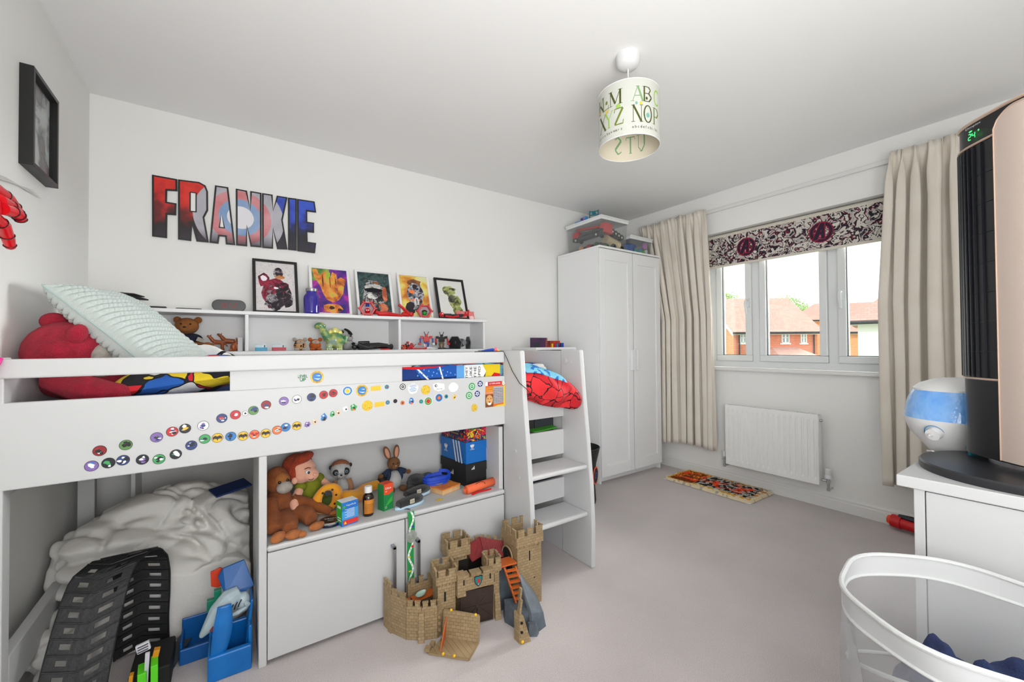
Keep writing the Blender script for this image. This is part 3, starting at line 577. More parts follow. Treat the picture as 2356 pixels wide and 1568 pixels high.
comic = lambda nm, sc, cols, e=.035, d=.15: ramp_mat(nm, 'cells', sc, [(i/len(cols), c) for i, c in enumerate(cols)], .85, d, (e, (16,14,24)), bump=.3)
CR, CB, CLB, CY_, CW = (206,32,42), (32,92,178), (110,178,214), (230,200,40), (232,232,230)
COMIC = comic('comic_bedding_print', 9, [CB, CR, CB, CW, CY_, CR, CLB, (28,60,130)])
WEB = ramp_mat('red_web_print', 'cells', 15, [(0,(222,44,50)),(.5,(196,26,38))], .85, .1, (.03,(20,10,16)), bump=.3)
# ---------------- bed contents ----------------
mt = thing('mattress', 'thin white mattress lying on the slats of the cabin bed', 'mattress', (1.08,-.72,.815))
obj('mattress_cover', MB().bb(.10, 2.07, YF+.035, -.30, .818, .93), mat('mattress_white', (225,226,226), .9, bump=(200,.2)), mt, world=True, bev=.02)
sheet = thing('bed_sheet', 'blue comic print sheet on the mattress, under the plush bear', 'sheet', (.5,-.72,.93))
obj('sheet_cloth', MB().grid(40, 20, lambda u, v: (.10+1.0*u, YF+.036+.84*v, .934+.006*noise.noise(Vector((u*6,v*5,1))))), comic('dark_comic_sheet', 6, [(30,60,110),(22,70,140),(120,20,30),(28,44,90)]), sheet, world=True, smooth=True, sol=.003)
dv = thing('duvet', 'folded blue, red and yellow comic print duvet at the ladder end of the bed', 'duvet', (1.6,-.72,.93))
def duv(u, v):
    x = 1.10+.96*u; s = v*2*PI; cy, cz = -.74, .985; ex = 1-max(0,(abs(2*u-1)-.9)/.1)*.4
    n_ = noise.noise(Vector((x*5, math.cos(s)*1.5, math.sin(s)*1.5)))*.018+noise.noise(Vector((x*13, math.cos(s)*4, math.sin(s)*4)))*.008
    return (x, cy-math.copysign(abs(math.cos(s))**.35, math.cos(s))*(.395+n_)*ex, cz+math.copysign(abs(math.sin(s))**.6, math.sin(s))*(.045+n_*.8)*ex)
mb = MB().grid(70, 60, duv); b_ = len(mb.v); mb.f.append(tuple(i*71 for i in range(60))[::-1]); mb.f.append(tuple(i*71+70 for i in range(60))); mb.m += [0,0]
obj('duvet_body', mb, COMIC, dv, world=True, smooth=True)
mats_ = [mat('print_blue', (26,84,170), .9), mat('print_white', (236,236,236), .9), mat('print_yellow_cloth', (222,194,30), .9), mat('print_ink', (16,16,22), .9), mat('print_navy', (18,52,120), .9), mat('print_lightblue', (96,160,220), .9), mat('print_red', (208,24,34), .9)]
mb = MB(); O = (1.19, YF+.0325, .962); X = (.5,0,0); Y = (0,0,.068); S = [(0,[(0,0),(.6,0),(.6,1),(0,1)]),(4,[(0,.0),(.2,0),(.1,1),(0,1)]),(3,[(0,.12),(.6,.2),(.6,.26),(0,.18)]),(1,[(.11,1),(.13,1),(.27,0),(.25,0)]),(1,[(.38,0),(.395,0),(.355,1),(.34,1)]),(5,[(.52,0),(.62,0),(.6,1),(.52,1)]),(1,[(.6,0),(.8,0),(.84,.5),(.8,1),(.6,1)]),(2,[(.82,0),(1,0),(1,1),(.8,1),(.84,.5)]),(6,[(.88,0),(1,0),(1,.3),(.93,.4)]),(6,[(0,.9),(.1,.82),(.3,.9),(.4,1.0),(0,1.0)])]
for i in range(16): S.append((5,'o',.14+.045*(i%9)+.01*(i//9),.42+.28*(i//9)+.1*math.sin(i*2),.006,.055))
flat(mb, O, X, Y, S)
mb2 = MB(); 
for i, s_ in enumerate(('THEY','LIKE','THE','SPID')): text(mb, s_, (1.508+.023*i, YF+.0285, .966), (0,0,1), (-1,0,0), .013, 3, wid=.056)
o = obj('printed_hem', mb, mats_, dv, world=True, sol=.0)
# duvet corner spilling out by the ladder
def spill(u, v):
    a = u*2*PI; b = (v-.5)*PI; r = (.225,.10,.088)
    x, y, z = r[0]*math.cos(b)*math.cos(a), r[1]*math.cos(b)*math.sin(a), r[2]*math.sin(b)
    t = (x+.2)/.4; z += -.105*max(0,t)**1.6+.004; z *= 1; y -= .055*max(0,t)
    k = 1+.09*math.sin(a*7+b*3)*math.cos(b)+.12*noise.noise(Vector((x*14, y*14, z*14)))
    return (max(1.7275, min(2.078, 1.885+x)), -1.215+y*k, .945+z*k)
obj('duvet_corner', MB().grid(64, 40, spill), WEB, dv, world=True, smooth=True, ang=180, label='red web print corner of the duvet spilling over the ladder riser')
def spill2(u, v):
    x, y, z = spill((.5+u*.5), .5+.42*v)
    return (x, y-.006, z+.012+.004*math.sin(u*20))
obj('duvet_turnback', MB().grid(40, 16, lambda u, v: (lambda p: (p[0]-.02, p[1]+.002, p[2]+.010))(spill(.52+.42*u, .66+.30*v))), ramp_mat('blue_dot_print', 'noise', 30, [(.0,(120,190,214)),(.55,(120,190,214)),(.57,(34,110,190)),(1,(34,110,190))], .85), dv, world=True, smooth=True, sol=.006, label='light blue spotted turned back edge')
# pink bear
bear = thing('plush_bear', 'large crimson plush bear with cream muzzle lying at the wall end of the cabin bed', 'soft toy', (.16,-.84,.94))
PINK = fur('crimson_fur', (200,10,56), (164,6,42)); CRM = fur('cream_fur', (222,214,202))
blob('head', bear, PINK, [((.125,-.86,1.105),(.112,.115,.108)),((.175,-.88,1.07),(.07,.08,.07))], .006, world=True)
obj('muzzle', MB().ell((.213,-.90,1.075),(.038,.06,.062)), CRM, bear, world=True, smooth=True)
obj('ear', MB().ell((.088,-.85,1.212),(.036,.022,.03)), PINK, bear, world=True, smooth=True); obj('ear', MB().ell((.165,-.95,1.165),(.026,.022,.036),0,(0,.3,0)), PINK, bear, world=True, smooth=True)
obj('nose', MB().ell((.250,-.905,1.09),(.010,.02,.014)), mat('nose_plum', (90,16,50), .6), bear, world=True, smooth=True)
blob('body', bear, PINK, [((.17,-.78,1.0),(.14,.17,.066)),((.30,-.72,.99),(.12,.10,.05))], .006, world=True)
blob('arm', bear, PINK, [([(.12,-.98,1.03),(.2,-1.04,.99),(.275,-1.06,.972)],[.045,.045,.036]),((.275,-1.06,.972),(.04,.04,.036))], .005, world=True)
blob('leg', bear, PINK, [([(.30,-.80,.985),(.42,-.85,.975)],[.055,.04])], .006, world=True)
# waffle pillow
_pu = Vector((.68,-.20,-.70)).normalized(); _pv = Vector((.25,.95,.05)); _pv = (_pv-_pu*_pv.dot(_pu)).normalized(); _pn = _pu.cross(_pv); _pr = tuple(Matrix((_pu,_pv,_pn)).transposed().to_euler())
SAGE = mat('sage_waffle_cloth', (198,208,205), .95, bump=(500,.4), sheen=.05)
cushion('waffle_cushion', 'big pale sage waffle cushion leaning between the crimson bear and the shelf', 'cushion', (.312,-.765,1.150), _pr, .51, .42, .14, SAGE, pw=.42, cells=(24,20,.013), N=(168,147), seam=mat('sage_piping', (170,188,186), .9))
# comic pillow
cushion('comic_pillow', 'comic print pillow in red, blue and yellow under the sage cushion', 'pillow', (.44,-.77,1.018), (R_(4), R_(-7), R_(6)), .44, .58, .13, comic('comic_pillow_print', 11, [CB, CR, CW, CB, CY_, CR, (20,20,30)]), N=(60,44), fold=.012)
pc = thing('pillowcase', 'white, yellow and blue printed pillowcase corner rising above the guard rail', 'pillowcase', (.47,-.60,1.03))
def pcf(u, v):
    return (.36+.24*u, -.62-.05*v+.03*math.sin(u*4), 1.085+.055*math.sin(PI*min(1,max(0,u)))**1*(1-abs(2*v-1)**2)-.03*u*v+.008*noise.noise(Vector((u*5,v*5,2)))+.0*v)
mb = MB().grid(30, 14, pcf)
obj('cloth', mb, comic('white_comic_print', 8, [CW, CW, CY_, (60,130,210), CW, (20,20,30), CY_], .05), pc, world=True, smooth=True, sol=.006)
# ---------------- things along the top of the shelf ----------------
ZT = 1.3195
def frame(label, x0, x1, z1, fm, art, rz=0, w=.016, mount=None, cat='picture', pal=None):
    h = z1-ZT; th = math.asin(min(1, .10/h)); W = x1-x0
    ro = thing('picture_frame', label, cat, ((x0+x1)/2, -.125, ZT+.0005), rot=(-th, 0, rz))
    H = h/math.cos(th)-.002; t = .014
    mb = MB().bb(-W/2,W/2,0,t,0,w).bb(-W/2,W/2,0,t,H-w,H).bb(-W/2,-W/2+w,0,t,w,H-w).bb(W/2-w,W/2,0,t,w,H-w)
    obj('frame', mb, fm, ro, bev=.0015, at=(0,0,0)); obj('backing', MB().bb(-W/2+w,W/2-w,.006,t,w,H-w), BLKM, ro, at=(0,0,0))
    mb = MB(); S = [(0,[(0,0),(1,0),(1,1),(0,1)])]+art; flat(mb, (-W/2+w,.006,w), (W-2*w,0,0), (0,0,H-2*w), S, .0003, .00006)
    # normal of X x Y is -y: towards the room
    obj('print', mb, pal, ro, at=(0,0,0))
    return ro
def poly(cx, cy, rx, ry, n, seed, j=.35, rot=0):
    r = random.Random(seed); return [(cx+rx*(1-j*r.random())*math.cos(rot+2*PI*i/n), cy+ry*(1-j*r.random())*math.sin(rot+2*PI*i/n)) for i in range(n)]
BF = mat('black_picture_frame', (22,22,22), .4); WF = mat('white_picture_frame', (236,236,236), .4)
def splash(name, stops, sc=14, d=.1, detail=8): return ramp_mat(name, 'noise', sc, stops, .6, d, detail=detail)
# crimson armour-like abstract
P0 = [splash('grey_speckle_paper', [(.35,(196,190,192)),(.5,(226,222,222)),(.7,(206,200,202))], 60), splash('crimson_ink', [(.38,(24,18,26)),(.47,(110,18,44)),(.55,(170,40,70)),(.6,(40,24,34)),(.7,(200,150,160))], 22), splash('dark_ink', [(.4,(16,16,22)),(.52,(60,40,52)),(.6,(180,176,182)),(.66,(24,22,28))], 26), splash('amber_ink', [(.4,(150,70,30)),(.55,(214,150,90)),(.65,(90,30,24))], 30), mat('print_glow_white', (246,238,250), .6)]
A0 = [(1,poly(.5,.36,.44,.36,18,3,.3)),(1,poly(.2,.62,.17,.16,12,9,.3)),(2,poly(.46,.2,.30,.22,14,5,.5)),(1,poly(.62,.5,.30,.14,12,6)),(2,poly(.58,.30,.12,.26,10,4)),(2,poly(.57,.78,.13,.13,14,8,.1)),(3,poly(.62,.70,.14,.05,10,11,.2)),(4,poly(.2,.66,.10,.07,7,13)),(4,poly(.5,.47,.08,.03,6,14)),(2,poly(.8,.25,.16,.24,9,12))]
frame('black framed crimson and black ink print, tallest picture on the shelf', .690, .925, 1.650, BF, A0, pal=P0)
P1 = [splash('violet_galaxy', [(.35,(50,40,120)),(.5,(110,40,150)),(.6,(190,50,160)),(.7,(60,50,140))], 12), splash('orange_bark', [(.35,(150,80,40)),(.45,(214,120,50)),(.55,(234,160,70)),(.65,(190,190,70)),(.75,(220,110,40))], 16), mat('print_brown_line', (70,34,18), .7), mat('print_lime', (160,190,60), .7), splash('green_wash', [(.4,(70,110,60)),(.6,(150,180,80))], 14)]
A1 = [(4,[(0,.7),(.5,.8),(.5,1),(0,1)]),(1,[(.02,.98),(.14,.99),(.22,.84),(.34,.93),(.42,.96),(.52,.82),(.58,.95),(.7,.9),(.72,.78),(.82,.84),(.98,.78),(.9,.62),(.86,.45),(.72,.3),(.55,.24),(.38,.3),(.28,.45),(.22,.6),(.06,.82)]),(3,poly(.46,.86,.09,.1,8,2)),(2,poly(.3,.72,.02,.18,6,3)),(2,poly(.5,.7,.015,.16,6,4)),(2,poly(.66,.72,.015,.14,6,5)),(1,poly(.55,.1,.32,.14,12,7,.4)),(2,poly(.5,.12,.1,.05,7,8)),(2,poly(.72,.08,.08,.04,7,8))]
frame('white framed orange and violet abstract print behind the purple jar', .990, 1.232, 1.641, WF, A1, pal=P1)
P2 = [splash('teal_night', [(.35,(26,34,34)),(.5,(60,90,90)),(.58,(30,40,42)),(.7,(110,140,130))], 18), splash('smoky_ink', [(.36,(16,18,20)),(.5,(70,70,70)),(.56,(196,196,196)),(.62,(30,30,34)),(.7,(150,90,50))], 24), splash('pale_ink', [(.4,(230,230,226)),(.55,(180,180,178)),(.65,(50,50,52))], 30), splash('rust_ink', [(.4,(170,80,50)),(.6,(220,130,90))], 20), mat('print_ink', (16,16,22), .9)]
A2 = [(1,poly(.48,.52,.42,.34,16,2,.25)),(2,poly(.46,.66,.36,.08,12,3,.3)),(4,poly(.46,.58,.34,.06,9,3,.2)),(2,poly(.42,.44,.2,.08,10,5,.2)),(3,poly(.82,.5,.1,.24,9,6)),(3,poly(.72,.16,.2,.14,9,7)),(1,poly(.4,.14,.3,.14,11,9))]
frame('white framed dark smoky grey and teal abstract print, middle of the five', 1.268, 1.510, 1.644, WF, A2, pal=P2)
P3 = [splash('yellow_red_wash', [(.3,(170,60,40)),(.42,(220,150,60)),(.5,(232,212,100)),(.62,(226,226,180)),(.72,(150,170,60))], 7), splash('steel_mask_ink', [(.38,(40,44,60)),(.5,(120,124,134)),(.58,(200,200,204)),(.66,(50,52,70))], 26), splash('brown_ink', [(.4,(96,54,30)),(.6,(160,100,60))], 20), mat('print_orange_glow', (255,130,60), .6), mat('print_dark', (40,36,44), .7), mat('print_pale', (214,212,214), .7)]
A3 = [(2,poly(.52,.82,.30,.12,12,2,.3)),(1,poly(.52,.55,.33,.30,14,3,.15)),(4,poly(.52,.74,.12,.06,6,4)),(3,poly(.40,.60,.16,.05,7,15)),(3,poly(.52,.40,.20,.04,7,16)),(4,poly(.3,.2,.22,.2,8,6)),(5,poly(.54,.36,.1,.12,8,7,.2)),(4,poly(.54,.36,.02,.1,5,8)),(1,poly(.6,.2,.24,.1,9,9)),(3,poly(.78,.2,.1,.12,8,10))]
frame('white framed yellow and red abstract print beside the small black frame', 1.554, 1.792, 1.649, WF, A3, pal=P3)
P4 = [mat('print_paper_white', (226,228,224), .7), splash('moss_ink', [(.36,(70,80,36)),(.5,(150,160,90)),(.58,(190,196,130)),(.66,(60,62,44))], 24), splash('charcoal_ink', [(.4,(40,40,38)),(.6,(110,112,90))], 26)]
A4 = [(1,poly(.45,.72,.34,.16,14,2,.35)),(1,poly(.62,.42,.30,.24,14,3,.35)),(2,poly(.5,.5,.16,.14,10,4,.3)),(1,poly(.7,.2,.26,.2,12,5,.4)),(2,poly(.3,.68,.1,.06,8,6)),(0,poly(.3,.58,.08,.05,8,6))]
frame('small black framed mossy green ink print, right end of the row', 1.838, 2.082, 1.640, BF, A4, pal=P4, w=.018)
# clock
ck = thing('digital_clock', 'black pill-shaped digital clock showing 10:52 in dim red', 'clock', (.578,-.16,ZT), rz=-.03)
mb = MB(); po = [(-.046+.031*math.cos(a*PI/10+PI/2), .031+.031*math.sin(a*PI/10+PI/2)) for a in range(11)]+[(.046+.031*math.cos(a*PI/10-PI/2), .031+.031*math.sin(a*PI/10-PI/2)) for a in range(11)]
mb.prism(po, .028, Matrix(((1,0,0,0),(0,0,1,0),(0,1,0,.0),(0,0,0,1)))); obj('case', mb, BLK, ck, bev=.002, smooth=True)
SEG = {'0':'abcdef','1':'bc','2':'abged','3':'abgcd','4':'fgbc','5':'afgcd','6':'afgedc','7':'abc','8':'abcdefg','9':'abfgcd'}
def seg7(mb, s, O, X, Z, h, t, gap=.35):
    O, X, Z = Vector(O), Vector(X).normalized(), Vector(Z).normalized(); w = h*.5; x = 0
    def bar(a, b):
        a, b = Vector(a), Vector(b); d = (b-a).normalized()*t*.5; n_ = Vector((-d.y, d.x))
        P = [a+d-n_, b-d-n_, b-d+n_, a+d+n_]; mb.add([O+X*(p.x+x)+Z*p.y for p in P], [(0,1,2,3)])
    pos = {'a':((0,h),(w,h)),'b':((w,h/2),(w,h)),'c':((w,0),(w,h/2)),'d':((0,0),(w,0)),'e':((0,0),(0,h/2)),'f':((0,h/2),(0,h)),'g':((0,h/2),(w,h/2))}
    for c_ in s:
        if c_ == ':':
            for zz in (.3,.7): bar((0,h*zz-t*.8),(0,h*zz+t*.8))
            x += w*gap*1.4
        else:
            for q in SEG[c_]: bar(*pos[q])
            x += w*(1+gap*1.5)
    return mb
obj('display', seg7(MB(), '10:52', (-.044,-.0012,.018), (1,0,0), (0,0,1), .026, .0032), mat('red_led', (110,20,26), .5, emis=.5), ck)
# jar
jar = thing('glass_jar', 'deep purple glass storage jar with silver screw lid', 'jar', (.985,-.175,ZT))
PUR = mat('cobalt_purple_glass', (46,30,150), .06, coat=.6); obj('jar_body', MB().lathe([(.0,.0),(.036,.0),(.043,.008),(.044,.09),(.042,.105),(.032,.121),(.0295,.126),(.0295,.135)], n=8*4), PUR, jar, smooth=True)
obj('lid', MB().lathe([(.031,.133),(.0325,.135),(.0325,.149),(.030,.152),(0,.152)]), mat('zinc_lid', (170,172,175), .3, .9), jar, smooth=True)
# small black models at the left end
GM = mat('gunmetal_plastic', (52,54,56), .3, .4)
sp_ = thing('toy_spaceship', 'dark toy spaceship on a stand above the sage cushion', 'toy', (.17,-.15,ZT), rz=.15)
mb = MB().tube([(-.075,0,.062),(-.03,0,.058),(.02,0,.052),(.075,0,.044)], [.003,.010,.012,.003], 8)
obj('hull', mb, GM, sp_, smooth=True)
for s in (-1, 1): obj('wing', MB().prism([(-.055,0),(.06,.01),(.02,.05),(-.075,.06)], .003, Matrix.Translation((0,0,.055)) @ rotm((R_(12*s),0,0)) @ Matrix.Diagonal((1,s,1,1))), GM, sp_)
obj('stand', MB().lathe([(.022,0),(.022,.004),(.005,.006),(.004,.05)], (.01,0,0)), BLK, sp_, smooth=True); obj('antenna', MB().tube([(-.07,0,.06),(-.09,0,.07)], .002, 6), GM, sp_)
b1 = thing('game_controller_base', 'thin black stepped plastic slab beside the toy spaceship', 'toy base', (.265,-.15,ZT)); obj('slab', MB().bb(-.055,.05,-.03,.03,0,.006), BLK, b1, bev=.002); obj('step', MB().bb(-.02,.05,-.02,.02,.006,.012), BLK, b1, bev=.002)
t2 = single('tray', MB().bb(.355,.46,-.20,-.15,ZT,ZT+.005).bb(.36,.455,-.195,-.155,ZT+.005,ZT+.0062), BLK, 'flat thin black strip lying left of the digital clock', 'tray', bev=.001)
# capsule toys and lying figures
def capsule(c, label, inner, hair):
    ro = thing('capsule_toy', label, 'toy', (c,-.175,ZT+.0005), rz=-.25)
    hexp = lambda r, n=6: [(r*math.cos(PI/3*i), r*.92*math.sin(PI/3*i)+.047) for i in range(n)]
    mb = MB(); o_, i_ = hexp(.053), hexp(.040)
    for y0, y1 in ((-.02,.03),):
        for i in range(6):
            j = (i+1)%6; V = [(o_[i][0],y0,o_[i][1]),(o_[j][0],y0,o_[j][1]),(i_[j][0],y0,i_[j][1]),(i_[i][0],y0,i_[i][1]),(o_[i][0],y1,o_[i][1]),(o_[j][0],y1,o_[j][1]),(i_[j][0],y1,i_[j][1]),(i_[i][0],y1,i_[i][1])]
            mb.add(V, [(0,1,2,3),(5,4,7,6),(0,4,5,1),(3,2,6,7)])
    obj('hexagon_shell', mb, RED, ro, bev=.002); obj('back_plate', MB().add([(x,.028,z) for x, z in i_], [tuple(range(6))]), mat('grey_pink_plastic', (200,170,176), .5), ro)
    for i in range(6):
        a = PI/3*i; obj('corner_block', MB().box((.052*math.cos(a),-.01,.047+.048*math.sin(a)), (.013,.03,.010), rot=(0,-a,0)), RED, ro, bev=.002)
    obj('figure_head', MB().ell((0,-.002,.034),(.017,.015,.016)), inner, ro, smooth=True); obj('figure_body', MB().ell((0,.002,.014),(.014,.010,.012)), inner, ro, smooth=True)
    if hair: obj('figure_hair', MB().ell((0,.002,.045),(.018,.015,.010)), BLKM, ro, smooth=True)
    else:
        dots('eye', ro, WHT, [((-.007,-.016,.036),(.005,.002,.004)),((.007,-.016,.036),(.005,.002,.004))])
        obj('hanging_legs', MB().tube([(0,.0,.082),(0,.0,.06)], [.008,.012], 8), mat('blue_plastic', (24,60,160), .35), ro)
    text(m_ := MB(), 'WOW', (0,-.0215,.088), (1,0,0), (0,0,1), .005, 0, center=True, d=.0006); obj('lettering', m_, WHT, ro)
capsule(1.312, 'red hexagon capsule toy holding a small red figure, in front of the grey print', RED, False)
capsule(1.700, 'red hexagon capsule toy holding a small green figure, in front of the yellow print', mat('green_plastic', (30,150,50), .35), True)
RG = mat('glossy_red', (200,16,24), .18, coat=.4)
fg = thing('action_figure', 'glossy red action figure lying on its back with one arm raised', 'figure', (1.49,-.17,ZT))
blob('body', fg, RG, [([(-.11,0,.016),(-.05,0,.018)],[.015,.020]),([(-.05,0,.018),(.0,.004,.013),(.05,.006,.011)],[.016,.012,.009]),([(-.05,-.01,.018),(.0,-.014,.012),(.05,-.014,.010)],[.016,.012,.008])], .0022)
obj('head', MB().ell((.115,0,.022),(.018,.015,.016)), RG, fg, smooth=True)
blob('arm', fg, RG, [([(.10,-.005,.02),(.06,-.01,.055),(.035,-.01,.075)],[.013,.010,.009]),((.03,-.01,.08),(.010,.008,.010))], .002); blob('leg', fg, RG, [([(.05,.0,.02),(.10,0,.02)],[.014,.016])], .0022)
blob('hip', fg, RG, [([(-.13,0,.03),(-.10,0,.018)],[.014,.013])], .0022)
f2 = thing('action_figure', 'red and black action figure lying flat before the small black frame', 'figure', (1.93,-.185,ZT))
CHA = mat('charcoal_plastic', (40,42,52), .45)
obj('head', MB().ell((-.105,0,.028),(.019,.017,.018)), RED, f2, smooth=True); obj('eye', MB().ell((-.105,-.016,.034),(.005,.002,.005)), WHT, f2, smooth=True)
blob('torso', f2, CHA, [([(-.085,0,.020),(-.03,0,.020)],[.016,.018])], .002); blob('legs', f2, CHA, [([(-.03,-.008,.02),(.06,-.010,.030)],[.013,.009]),([(-.03,.008,.02),(.06,.006,.024)],[.013,.009])], .002)
blob('arm', f2, RED, [([(-.085,-.016,.016),(-.03,-.022,.010),(.01,-.02,.018)],[.008,.007,.008])], .002); obj('fist', MB().ell((.012,-.02,.020),(.010,.008,.009)), RED, f2, smooth=True)
blob('boots', f2, RED, [([(.06,-.010,.030),(.10,-.012,.034),(.105,-.012,.07)],[.009,.010,.007]),([(.06,.006,.024),(.085,.006,.03),(.09,.006,.055)],[.008,.009,.006])], .002)
cdp = thing('greeting_card', 'pink card with white lettering propped at the right end of the shelf', 'card', (2.055,-.12,ZT), rot=(R_(-12),0,0))
obj('card', MB().bb(-.075,.075,0,.003,0,.068), mat('coral_card', (232,126,128), .7), cdp)
text(m_ := MB(), 'you be', (0,-.0005,.052), (1,0,0), (0,0,1), .014, 0, center=True, wid=.07); text(m_, 'the hero', (0,-.0005,.030), (1,0,0), (0,0,1), .010, 0, center=True, wid=.08); m_.add([(.052+.018*math.cos(a*PI/8),-.0008,.018+.016*math.sin(a*PI/8)) for a in range(16)], [tuple(range(16))])
obj('lettering', m_, mat('pale_pink_ink', (246,214,214), .7), cdp)
# ---------------- things inside the bays ----------------
ZB = 1.1012
tb = thing('plush_bear', 'small tan plush bear with dark jumper in the left shelf bay', 'soft toy', (.40,-.11,ZB)); TAN = fur('tan_fur', (196,118,46))
blob('body', tb, TAN, [((.01,0,.05),(.05,.042,.05)),([(.04,-.02,.03),(.09,-.055,.022)],[.024,.020]),([(-.02,-.02,.03),(-.05,-.06,.022)],[.024,.02]),((.085,-.055,.026),(.025,.018,.025))], .004)
blob('head', tb, TAN, [((-.005,-.01,.135),(.052,.042,.044)),((-.045,0,.168),(.018,.010,.018)),((.042,0,.168),(.018,.010,.018)),((-.012,-.045,.122),(.025,.018,.018))], .0035)
dots('eye', tb, BLK, [((-.028,-.047,.145),.005),((.012,-.05,.145),.005),((-.012,-.063,.128),(.007,.004,.005))])
blob('jumper', tb, mat('navy_wool', (28,34,56), .95, bump=(500,.6)), [((.01,-.006,.068),(.053,.046,.030))], .003); obj('patch', MB().box((.052,-.045,.062),(.030,.006,.022),rot=(0,.4,.3)), CRM, tb, bev=.002)
WOOD = mat('russet_resin', (176,92,40), .35, var=(40,(130,58,24)), coat=.3)
def wolf(x, y, h, rz, label, sit=False):
    ro = thing('wolf_figurine', label, 'figurine', (x,y,ZB), rz=rz, group=None); s = h/.1
    if sit: L = [((0,0,.03*s),(.022*s,.017*s,.03*s)),([(.006*s,0,.04*s),(.018*s,0,.07*s)],[.014*s,.011*s]),((.026*s,0,.08*s),(.014*s,.009*s,.010*s)),([(.02*s,.008*s,.05*s),(.022*s,.008*s,0.004)],[.006*s,.005*s]),([(.02*s,-.008*s,.05*s),(.022*s,-.008*s,.004)],[.006*s,.005*s]),([(-.016*s,0,.01*s),(-.03*s,0,.006*s)],[.008*s,.006*s])]
    else:
        L = [([(-.03*s,0,.055*s),(.02*s,0,.058*s)],[.013*s,.016*s]),([(.018*s,0,.062*s),(.034*s,0,.085*s)],[.012*s,.009*s]),((.040*s,0,.090*s),(.014*s,.008*s,.008*s),(0,-.6,0)),([(-.035*s,0,.055*s),(-.055*s,0,.03*s)],[.006*s,.003*s])]
        for a in (-.028,.022):
            for b in (-.008,.008): L.append(([(a*s,b*s,.05*s),(a*s+.004*s,b*s,.025*s),(a*s-.002*s,b*s,.004)],[.008*s,.005*s,.005*s]))
    for b in (-.005,.005): L.append(([(.034*s,b*s,.09*s),(.030*s,b*s,.104*s)] if not sit else [(.018*s,b*s,.084*s),(.014*s,b*s,.1*s)],[.004*s,.001]))
    blob('body', ro, WOOD, L, .0016*s)
wolf(.525,-.14,.088,PI+.2,'russet wolf figurine standing howling, foremost of the three'); wolf(.575,-.07,.10,PI,'russet wolf figurine standing behind the other two'); wolf(.600,-.15,.076,.2,'russet wolf figurine sitting nearest the white book',True)
single('book', MB().bb(.618,.640,-.16,-.05,ZB,ZB+.075), mat('white_book', (222,222,226), .6), 'small white book standing against the first upright', 'book', bev=.001)
b9 = thing('toy_car', 'small dark toy racer on the far left of the shelf bay', 'toy', (.275,-.13,ZB+.12)); obj('wing', MB().box((0,0,.03),(.06,.03,.012),rot=(0,.5,0)), mat('dark_slate', (60,68,76), .4), b9, bev=.003); obj('body', MB().box((.01,0,.0),(.05,.03,.016),rot=(0,.5,0)), mat('mauve_plastic', (150,80,100), .4), b9, bev=.003)
obj('support', MB().bb(-.004,.004,-.004,.004,-.12,0), BLK, b9)
CL = clear_mat('clear_acrylic', (244,250,252), .01, .985)
for x0, x1, c_, lb in ((.700,.757,(0,150,190),'clear water timer with turquoise liquid in the middle shelf bay'),(.782,.852,(196,16,50),'clear water timer with red liquid in the middle shelf bay')):
    t_ = thing('liquid_timer', lb, 'toy', ((x0+x1)/2,-.15,ZB)); W = (x1-x0)/2
    obj('case', MB().bb(-W,W,-.02,.02,0,.040), CL, t_, bev=.002); obj('liquid', MB().bb(-W+.001,W-.001,-.0195,.0195,.001,.020), mat('liquid_%d' % c_[0], c_, .7, spec=.1), t_)
    obj('float', MB().box((W*.6,0,.026),(.006,.006,.014)), BLK, t_); obj('shelf_baffle', MB().bb(-W+.004,W*.2,-.016,.016,.034,.0355), mat('baffle_%d' % c_[0], tuple(int(120+v*.4) for v in c_), .3), t_)
def ball_plush(x, label, m, belly, ears):
    ro = thing('round_plush', label, 'soft toy', (x,-.15,ZB)); blob('body', ro, m, [((0,0,.030),(.034,.03,.031)),((0,0,.045),(.028,.026,.024))], .0028)
    obj('face', MB().ell((0,-.022,.050),(.021,.010,.013)), belly, ro, smooth=True)
    for s in (-1, 1): obj('ear', MB().ell((s*.028,0,.066),(.012,.006,.012)), ears, ro, smooth=True); obj('foot', MB().ell((s*.020,-.025,.008),(.014,.012,.009)), ears, ro, smooth=True)
    obj('nose', MB().ell((0,-.032,.053),(.005,.003,.004)), mat('orange_felt', (235,130,40), .8), ro, smooth=True)
SPOT = ramp_mat('leopard_plush', 'cells', 110, [(0,(206,160,110)),(.45,(80,40,22)),(.6,(206,160,110)),(.85,(60,30,18))], .95, .02)
ball_plush(.925, 'round spotted plush with white ears in the middle shelf bay', SPOT, CRM, CRM)
ball_plush(1.008, 'round orange plush tucked behind the ceramic dinosaur', fur('orange_fur', (232,112,26)), CRM, fur('orange_fur', (232,112,26)))
dn = thing('money_box', 'glazed green and yellow ceramic dinosaur money box', 'money box', (1.10,-.145,ZB), rz=-.15)
GLZ = ramp_mat('green_yellow_glaze', 'noise', 14, [(.32,(40,110,60)),(.42,(110,160,110)),(.5,(190,196,90)),(.57,(150,190,180)),(.65,(206,150,70)),(.75,(226,222,160))], .08, .06, coat=.8)
blob('body', dn, GLZ, [((.025,0,.062),(.056,.04,.050)),([(-.015,0,.07),(-.045,0,.115),(-.052,0,.148)],[.030,.022,.018]),((-.062,0,.152),(.032,.020,.019)),((-.082,0,.146),(.014,.016,.014)),((-.012,-.022,.022),(.018,.016,.022)),((.045,-.024,.022),(.020,.016,.022)),((-.012,.022,.022),(.018,.016,.022)),((.045,.024,.022),(.020,.016,.022)),([(.07,0,.05),(.088,0,.09)],[.022,.010])], .003)
